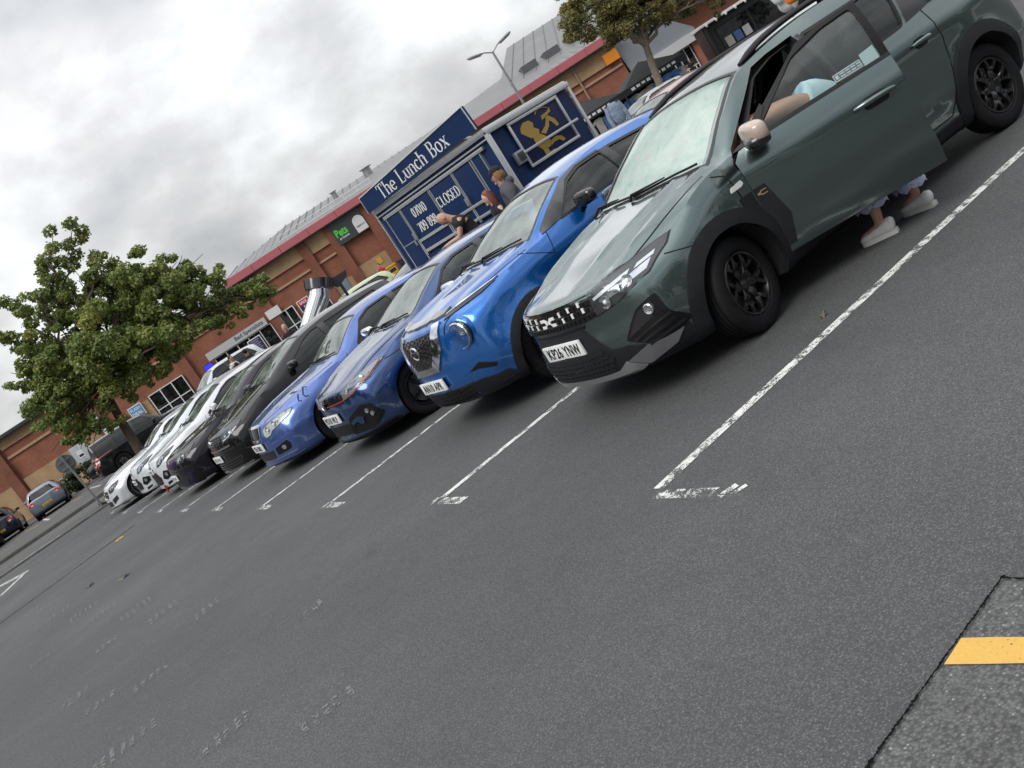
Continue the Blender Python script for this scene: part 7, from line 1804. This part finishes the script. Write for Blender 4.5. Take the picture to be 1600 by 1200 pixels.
STAND = dict(pelvis=(0, 0, .96), waist=(.0, 0, 1.12), chest=(.0, 0, 1.32), neck=(.0, 0, 1.50), head=(.03, 0, 1.60), crown=(.02, 0, 1.70),
             shL=(0, .185, 1.43), elL=(-.02, .25, 1.16), wrL=(.10, .22, .93), shR=(0, -.185, 1.43), elR=(-.02, -.25, 1.16), wrR=(.10, -.22, .93),
             hipL=(0, .09, .92), knL=(.02, .10, .50), anL=(0, .10, .09), toL=(.15, .11, .035), hipR=(0, -.09, .92), knR=(.02, -.10, .50), anR=(0, -.10, .09), toR=(.15, -.11, .035))
def person(label, loc, rz, skin, top_m, leg_m, shoe_m, hair_m=None, hair='short', pose=None, sleeves='short', build=1., scale=1., group=None, extras=(), bare_mid=False, legs='full', face_dir=None):
    J = {k: Vector(v) for k, v in STAND.items()}
    for k, v in (pose or {}).items(): J[k] = Vector(v)
    r = empty('person', loc, rz, label, 'person', group or 'people about the car show'); r.scale = (scale,) * 3
    b = build
    names = ['pelvis', 'waist', 'chest', 'neck', 'head', 'crown', 'shL', 'elL', 'wrL', 'shR', 'elR', 'wrR', 'hipL', 'knL', 'anL', 'toL', 'hipR', 'knR', 'anR', 'toR']
    rad = dict(pelvis=(.135 * b, .115 * b), waist=(.125 * b, .10 * b), chest=(.135 * b, .115 * b), neck=.056, head=(.078, .088), crown=(.066, .074), shL=.050 * b, elL=.043, wrL=.029, shR=.050 * b, elR=.043, wrR=.029, hipL=.088 * b, knL=.056, anL=.036, toL=.034, hipR=.088 * b, knR=.056, anR=.036, toR=.034)
    V = [J[n] for n in names]; Rd = [rad[n] for n in names]; ix = {n: i for i, n in enumerate(names)}
    E = [(ix[a], ix[c]) for a, c in (('pelvis', 'waist'), ('waist', 'chest'), ('chest', 'neck'), ('neck', 'head'), ('head', 'crown'), ('chest', 'shL'), ('shL', 'elL'), ('elL', 'wrL'), ('chest', 'shR'), ('shR', 'elR'), ('elR', 'wrR'), ('pelvis', 'hipL'), ('hipL', 'knL'), ('knL', 'anL'), ('anL', 'toL'), ('pelvis', 'hipR'), ('hipR', 'knR'), ('knR', 'anR'), ('anR', 'toR'))]
    # hands: a palm and five fingers rooted in it
    for s in 'LR':
        w = J['wr' + s]; d = (w - J['el' + s]).normalized(); up = Vector((0, 0, 1)); side = d.cross(up); side = side.normalized() if side.length > .1 else Vector((1, 0, 0)); nrm = side.cross(d)
        V.append(w + d * .055); Rd.append((.030, .017)); pi = len(V) - 1; E.append((ix['wr' + s], pi))
        for k, (o, ln, sp) in enumerate(((-.030, .062, -.1), (-.011, .074, -.03), (.010, .078, .03), (.030, .070, .1))):
            a = w + d * .085 + side * o; c = a + (d + side * sp - nrm * .35).normalized() * ln * .6; e = c + (d * .6 - nrm * .8).normalized() * ln * .5
            for q, rr in ((a, .0105), (c, .0095), (e, .0075)): V.append(q); Rd.append(rr)
            E += [(pi, len(V) - 3), (len(V) - 3, len(V) - 2), (len(V) - 2, len(V) - 1)]
        t1 = w + d * .045 + side * .042; t2 = t1 + (d * .8 + side * .5 - nrm * .3).normalized() * .042
        V += [t1, t2]; Rd += [.012, .009]; E += [(pi, len(V) - 2), (len(V) - 2, len(V) - 1)]
    body = skin_mesh('body', V, Rd, E, 0, 2, skin); o = bpy.data.objects.new('body', body); COL.objects.link(o); o.parent = r
    # head details in the head's own frame
    hd = J['head']; ax = (J['crown'] - J['neck']).normalized(); fd = Vector(face_dir or (1, 0, 0)); fd = (fd - ax * fd.dot(ax)).normalized(); sd_ = ax.cross(fd)
    H = Matrix((fd, sd_, ax)).transposed().to_4x4(); H.translation = hd + ax * .03
    mb = MB(); mb.blob((.008, 0, .015), (.092, .076, .115), 18, 1., skin, H); mb.blob((.093, 0, .0), (.018, .013, .022), 8, 1, skin, H); mb.blob((.072, 0, -.075), (.028, .032, .026), 10, 1, skin, H)
    for s in (-1, 1): mb.blob((-.005, s * .078, .0), (.022, .010, .030), 8, 1, skin, H)
    mb.build('face', None, o, 70)
    mb = MB()
    for s in (-1, 1): mb.blob((.084, s * .032, .022), (.008, .013, .007), 8, 1, mat('eye white', (.6, .58, .55), .3), H); mb.blob((.089, s * .032, .022), (.005, .006, .006), 8, 1, mat('iris', (.03, .02, .015), .2), H); mb.box((.083, s * .032 - .018, .038), (.090, s * .032 + .018, .044), mat('brow', (.06, .04, .03), .9), H)
    mb.build('eyes', None, o, 70)
    mb = MB(); mb.blob((.088, 0, -.045), (.008, .024, .006), 8, 1, mat('lips', (.40, .17, .14), .5), H); mb.build('mouth', None, o, 70)
    if hair_m:
        mb = MB(); g = random.Random(len(label))
        n0 = 0
        mb.blob((-.014, 0, .042), (.098, .086, .104), 16, 1., hair_m, H)
        if hair == 'long':
            for k in range(15):
                a = R(-105 + 14 * k) + PI; x, y = .085 * math.cos(a), .085 * math.sin(a); ln = g.uniform(.24, .30)
                mb.tube([H @ Vector((x * .8 - .01, y * .85, .09)), H @ Vector((x - .01, y * 1.08, .0)), H @ Vector((x * 1.05 - .015, y * 1.15, -.12)), H @ Vector((x * .95 - .01, y * 1.05, -ln))], [.018, .026, .026, .008], 6, hair_m)
        elif hair == 'shaggy':
            for k in range(16): a = R(-110 + 14 * k) + PI; x, y = .088 * math.cos(a), .084 * math.sin(a); mb.tube([H @ Vector((x * .8, y * .9, .06)), H @ Vector((x * 1.12 - .01, y * 1.15, -.01)), H @ Vector((x * 1.1 + g.uniform(-.02, .02), y * 1.1, -.075))], [.02, .022, .006], 6, hair_m)
        else:
            for k in range(40): a = g.uniform(0, 2 * PI); t = g.uniform(.1, .9); x, y = math.cos(a) * math.sin(t * 1.5), math.sin(a) * math.sin(t * 1.5); z = math.cos(t * 1.5); mb.tube([H @ Vector((-.014 + .09 * x, .08 * y, .042 + .095 * z)), H @ Vector((-.014 + .105 * x, .094 * y, .042 + .112 * z))], [.014, .006], 5, hair_m)
        # keep the face clear
        Hi = H.inverted()
        for i, v in enumerate(mb.v):
            q = Hi @ Vector(v)
            if q.x > .045 and q.z < .075: q.x = .045 - (q.x - .045) * .3; mb.v[i] = tuple(H @ q)
        mb.build('hair', None, r, 70)
    # shirt
    if top_m:
        sn = ['waist0', 'waist', 'chest', 'shL', 'mL', 'shR', 'mR', 'nk']; p0 = J['pelvis'].lerp(J['waist'], .1 if not bare_mid else .9)
        f = .62 if sleeves == 'short' else .98
        aL = [J['shL'], J['shL'].lerp(J['elL'], .6)]; aR = [J['shR'], J['shR'].lerp(J['elR'], .6)]; rl = [.108 * b, .080 * b]
        if sleeves == 'long': aL += [J['elL'], J['elL'].lerp(J['wrL'], .95)]; aR += [J['elR'], J['elR'].lerp(J['wrR'], .95)]; rl += [.062, .046]
        if sleeves == 'none': aL = aL[:1]; aR = aR[:1]; rl = rl[:1]
        V2 = [p0, J['waist'], J['chest'], J['chest'].lerp(J['neck'], .48), J['chest'].lerp(J['neck'], .88)]; R2 = [(.158 * b, .135 * b), (.150 * b, .125 * b), (.168 * b, .140 * b), (.150 * b, .115 * b), .074]; E2 = [(0, 1), (1, 2), (2, 3), (3, 4)]
        for arm in (aL, aR):
            pv = 3
            for q, rr in zip(arm, rl): V2.append(q); R2.append(rr); E2.append((pv, len(V2) - 1)); pv = len(V2) - 1
        t = bpy.data.objects.new('top', skin_mesh('top', V2, R2, E2, 1, 2, top_m)); COL.objects.link(t); t.parent = r
    if leg_m:
        hemf = .92 if legs == 'full' else .1; V3 = [J['waist'].lerp(J['pelvis'], .55), J['pelvis']]; R3 = [(.140 * b, .118 * b), (.150 * b, .130 * b)]; E3 = [(0, 1)]
        for s in 'LR':
            V3 += [J['hip' + s], J['kn' + s], J['kn' + s].lerp(J['an' + s], hemf)]; k = len(V3); R3 += [.100 * b, .074 * b, .062 if legs == 'full' else .08]; E3 += [(1, k - 3), (k - 3, k - 2), (k - 2, k - 1)]
        t = bpy.data.objects.new('trousers', skin_mesh('trousers', V3, R3, E3, 1, 2, leg_m)); COL.objects.link(t); t.parent = r
    if shoe_m:
        for s in 'LR':
            a, c = J['an' + s], J['to' + s]; d = (c - a); d.z = 0; d = d.normalized(); q = Vector((-d.y, d.x, 0)); lift = max(0., min(a.z - .09, .2))
            M = Matrix((d, q, Vector((0, 0, 1)))).transposed().to_4x4(); M.translation = Vector((a.x, a.y, min(a.z - .09, c.z - .035))); M = M @ Matrix.Diagonal((.88, .92, 1, 1))
            mb = MB(); prof = [(-.098, .030, .058, .105), (-.085, .040, .03, .118), (-.05, .043, .024, .120), (-.01, .044, .022, .108), (.04, .047, .022, .096), (.09, .051, .022, .082), (.14, .050, .022, .072), (.172, .040, .024, .062), (.190, .020, .028, .046)]
            n = 14; vs = []; fs = []
            for px_, hw_, z0_, z1_ in prof:
                for j in range(n): w = 2 * PI * j / n; cz_ = (z0_ + z1_) / 2; vs.append(M @ Vector((px_, math.copysign(abs(math.cos(w)) ** .7, math.cos(w)) * hw_, cz_ + math.copysign(abs(math.sin(w)) ** .75, math.sin(w)) * (z1_ - z0_) / 2)))
            for i in range(len(prof) - 1):
                for j in range(n): fs.append((i * n + j, i * n + (j + 1) % n, (i + 1) * n + (j + 1) % n, (i + 1) * n + j))
            fs += [tuple(range(n))[::-1], tuple(range((len(prof) - 1) * n, len(prof) * n))]
            mb.add(vs, fs, shoe_m); sl = [(-.10, .032), (-.07, .042), (0, .044), (.09, .051), (.15, .049), (.182, .034), (.196, .0)]
            mb.prism([(x, y) for x, y in sl] + [(x, -y) for x, y in sl[-2::-1]], .0, .030, 'z', mat('shoe sole', (.62, .61, .57), .6), M)
            for k in range(4): mb.tube([M @ Vector((.015 + .022 * k, -.026, .097 - .010 * k)), M @ Vector((.015 + .022 * k, 0, .104 - .010 * k)), M @ Vector((.015 + .022 * k, .026, .097 - .010 * k))], .004, 5, WHITE)
            mb.build('shoe', None, r, 60)
    for fn in extras: fn(r, J, H)
    return r
def hood(m):
    def fn(r, J, H):
        n = J['neck']; mb = MB(); mb.blob((n.x - .075, 0, n.z - .015), (.075, .125, .075), 14, .9, m); mb.build('hood', None, r, 70)
    return fn
BLKC = mat('black cloth', (.012, .012, .014), .92, var=.25, vscale=8, bump=.3, bscale=18); GREYC = mat('charcoal hoodie', (.075, .072, .085), .92, var=.2, vscale=8, bump=.3, bscale=14); DENIM = mat('blue jeans', (.05, .075, .13), .9, var=.25, vscale=12)
def cap(m):
    def fn(r, J, H):
        mb = MB(); mb.blob((-.008, 0, .062), (.104, .090, .092), 18, 1., m, H)
        Hi = H.inverted()
        for i, v in enumerate(mb.v):
            q = Hi @ Vector(v)
            if q.z < .05: q.z = .05; mb.v[i] = tuple(H @ q)
        mb.prism([(.07, -.07), (.15, -.055), (.175, 0), (.15, .055), (.07, .07)], .052, .060, 'z', m, H); mb.build('cap', None, r, 60)
    return fn
def print_chest(m):
    def fn(r, J, H):
        c = J['chest']; mb = MB(); mb.blob((c.x + .128, c.y + .06, c.z + .02), (.012, .03, .05), 8, .8, m); mb.build('shirt_print', None, r, 60)
    return fn
toward = lambda x, y, tx, ty: math.atan2(ty - y, tx - x)
# in front of the trailer
person('bald man in a black T-shirt bending over beside the trailer shutters', (6.5, 11.45, 0), R(145), SKIN, BLKC, DENIM, BLKC, None, pose=dict(waist=(.03, 0, 1.13), chest=(.12, 0, 1.31), neck=(.22, 0, 1.46), head=(.30, 0, 1.52), crown=(.385, 0, 1.585), shL=(.12, .20, 1.40), elL=(.24, .25, 1.16), wrL=(.48, .15, 1.16), shR=(.12, -.20, 1.40), elR=(.24, -.25, 1.16), wrR=(.48, -.15, 1.16)), build=1.22, scale=1.12, extras=[print_chest(WHITE)], face_dir=(.7, 0, -.7))
person('woman with long reddish hair in a black top, standing before the trailer', (6.25, 10.05, 0), R(165), SKIN_P, BLKC, BLKC, BLKC, mat('auburn hair', (.16, .045, .03), .6, var=.3, vscale=30), 'long', sleeves='short', build=.95, scale=.985)
person('man in a black cap and charcoal hoodie with shaggy fair hair, by the trailer hatch', (6.5, 9.85, 0), R(150), SKIN, GREYC, DENIM, BLKC, mat('sandy hair', (.26, .14, .06), .7, var=.3, vscale=30), 'shaggy', sleeves='long', build=1.1, scale=1.12, extras=[cap(BLKC), hood(GREYC)], pose=dict(elL=(.02, .24, 1.18), wrL=(.24, .12, 1.15), elR=(.02, -.24, 1.18), wrR=(.24, -.12, 1.15)))
# left of the chrome pipe and under the tree
person('bald bearded man in a black top facing the camera left of the chrome pipe', (6.5, 23.6, 0), R(-110), SKIN, BLKC, DENIM, BLKC, None, build=1.15, scale=.97, extras=[lambda r, J, H: MB().blob((.055, 0, -.07), (.045, .05, .045), 12, 1, mat('grey beard', (.25, .2, .16), .9), H).build('beard', None, r, 70)])
person('dark haired man in a white T-shirt under a black vest behind the white cars', (7.3, 33.6, 0), R(-60), SKIN, mat('white cotton', (.68, .68, .68), .9), DENIM, BLKC, mat('dark hair', (.02, .014, .01), .7), 'short', scale=1.02, extras=[lambda r, J, H: MB().blob((J['chest'].x, 0, J['chest'].z - .06), (.16, .145, .22), 14, .8, BLKC).build('vest', None, r, 60)])
person('dark haired man in a dark jacket beside the man in the black vest', (7.1, 30.6, 0), R(95), SKIN, mat('dark jacket', (.02, .022, .03), .9), DENIM, BLKC, mat('dark hair', (.02, .014, .01), .7), 'short', sleeves='long', scale=.965)
p_ = fac_point(-2.72, -3.2, .1)
person('small figure in a red coat on the pavement by the yellow grit bin', p_, R(200), SKIN_P, mat('red coat', (.50, .03, .03), .85), mat('grey leggings', (.16, .17, .2), .9), WHITE, mat('dark hair', (.02, .014, .01), .7), 'short', sleeves='long', scale=.88)
person('person in dark clothes in the shop doorway behind the top right tree', fac_point(19.2, -1.4, .1), R(240), SKIN_P, BLKC, BLKC, BLKC, mat('dark hair', (.02, .014, .01), .7), 'short')
person('person standing behind the chrome pipe by the SALE poster', fac_point(-7.6, -2.4, .1), R(250), SKIN_P, mat('plum top', (.14, .05, .06), .9), BLKC, BLKC, mat('dark hair', (.02, .014, .01), .7), 'long')
# the person leaning into the green car: feet by the sill, back level, head inside
def gauze(name, c1, c2, sc):
    m = bpy.data.materials.new(name); m.use_nodes = True; nt = m.node_tree; N = nt.nodes; L = nt.links; P = N['Principled BSDF']; tc = N.new('ShaderNodeTexCoord')
    v = N.new('ShaderNodeTexVoronoi'); v.inputs['Scale'].default_value = sc; L.new(tc.outputs['Object'], v.inputs['Vector']); w = N.new('ShaderNodeTexNoise'); w.inputs['Scale'].default_value = sc * .25; L.new(tc.outputs['Object'], w.inputs['Vector'])
    r = N.new('ShaderNodeValToRGB'); r.color_ramp.elements[0].color = (*c1, 1); r.color_ramp.elements[1].color = (*c2, 1); r.color_ramp.elements[0].position = .25; r.color_ramp.elements[1].position = .6
    a = N.new('ShaderNodeMath'); a.operation = 'ADD'; L.new(v.outputs['Distance'], a.inputs[0]); L.new(w.outputs[0], a.inputs[1]); a2 = N.new('ShaderNodeMath'); a2.operation = 'MULTIPLY'; a2.inputs[1].default_value = .6; L.new(a.outputs[0], a2.inputs[0]); L.new(a2.outputs[0], r.inputs[0])
    L.new(r.outputs[0], P.inputs['Base Color']); P.inputs['Roughness'].default_value = .9; return m
LACE = gauze('blue lace', (.02, .035, .20), (.42, .46, .62), 46); PALE_B = gauze('pale blue cotton', (.20, .38, .62), (.62, .80, .84), 9)
def leaner():
    # world coordinates relative to a base between the feet
    bx_, by_ = 3.03, .58; q = lambda x, y, z: (x - bx_, y - by_, z)
    pose = dict(pelvis=q(3.06, .62, .97), waist=q(2.89, .68, 1.09), chest=q(2.66, .80, 1.12), neck=q(2.51, .91, 1.09), head=q(2.44, .99, 1.02), crown=q(2.37, 1.05, .96),
                shL=q(2.55, .67, 1.12), elL=q(2.36, .74, .98), wrL=q(2.22, .92, .96), shR=q(2.62, .98, 1.14), elR=q(2.42, 1.14, 1.0), wrR=q(2.26, 1.24, .96),
                hipL=q(3.02, .54, .92), knL=q(2.98, .52, .50), anL=q(2.93, .53, .09), toL=q(2.86, .68, .035), hipR=q(3.14, .63, .92), knR=q(3.24, .50, .52), anR=q(3.27, .43, .13), toR=q(3.26, .58, .035))
    def clothes(r, J, H):
        # wide trousers ending above the ankle, frilled hem
        for s, k in (('L', .66), ('R', .86)):
            a = J['kn' + s]; b = J['an' + s]; pts = [J['hip' + s], a, a.lerp(b, .5), a.lerp(b, k)]; mb = MB(); n = 20; base = len(mb.v); vs = []; fs = []
            for i, pnt in enumerate(pts):
                rr = (.12, .10, .105, .115)[i]
                for j in range(n):
                    w = 2 * PI * j / n; f = 1 + (.10 * math.sin(5 * w + i) if i > 1 else 0); vs.append(pnt + Vector((rr * f * math.cos(w), rr * f * math.sin(w), (.015 * math.sin(7 * w) if i == 3 else 0))))
            for i in range(3):
                for j in range(n): fs.append((i * n + j, i * n + (j + 1) % n, (i + 1) * n + (j + 1) % n, (i + 1) * n + j))
            mb.add(vs, fs, LACE); mb.build('trouser_leg', None, r, 70)
        mb = MB(); a = J['pelvis']; c = J['waist']; d = (c - a).normalized()
        mb.tube([a - d * .12 + Vector((.03, 0, -.06)), a - d * .03, a.lerp(c, .25), a.lerp(c, .48), a.lerp(c, .62)], [.10, .180, .188, .180, .172], 20, PALE_B); 
        g = random.Random(3)
        for i in range(len(mb.v)): v = Vector(mb.v[i]); mb.v[i] = tuple(v + Vector((g.uniform(-1, 1), g.uniform(-1, 1), g.uniform(-1, 1))) * .006)
        mb.build('shirt_tail', None, r, 70)
        mb = MB(); h = J['head']; u = (J['crown'] - J['neck']).normalized(); mb.blob((0, 0, 0), (.11, .10, .12), 16, 1, mat('brown hair', (.07, .035, .02), .7), Matrix.Translation(h + u * .04)); mb.build('hair', None, r, 70)
        mb = MB(); mb.tube([J['chest'] + Vector((.10, -.14, .02)), J['chest'] + Vector((.02, -.165, -.04)), J['chest'] + Vector((-.06, -.15, -.10))], .012, 6, BLKC); mb.build('bag_strap', None, r)
    person('person bent into the open car door, bare back, pale blue shirt, lace trousers, white shoes', (bx_, by_, 0), 0, SKIN, None, None, mat('white trainer', (.70, .70, .67), .6, var=.1, vscale=20), None, pose=pose, build=1.26, extras=[clothes], face_dir=(-.3, .2, -.9))
leaner()
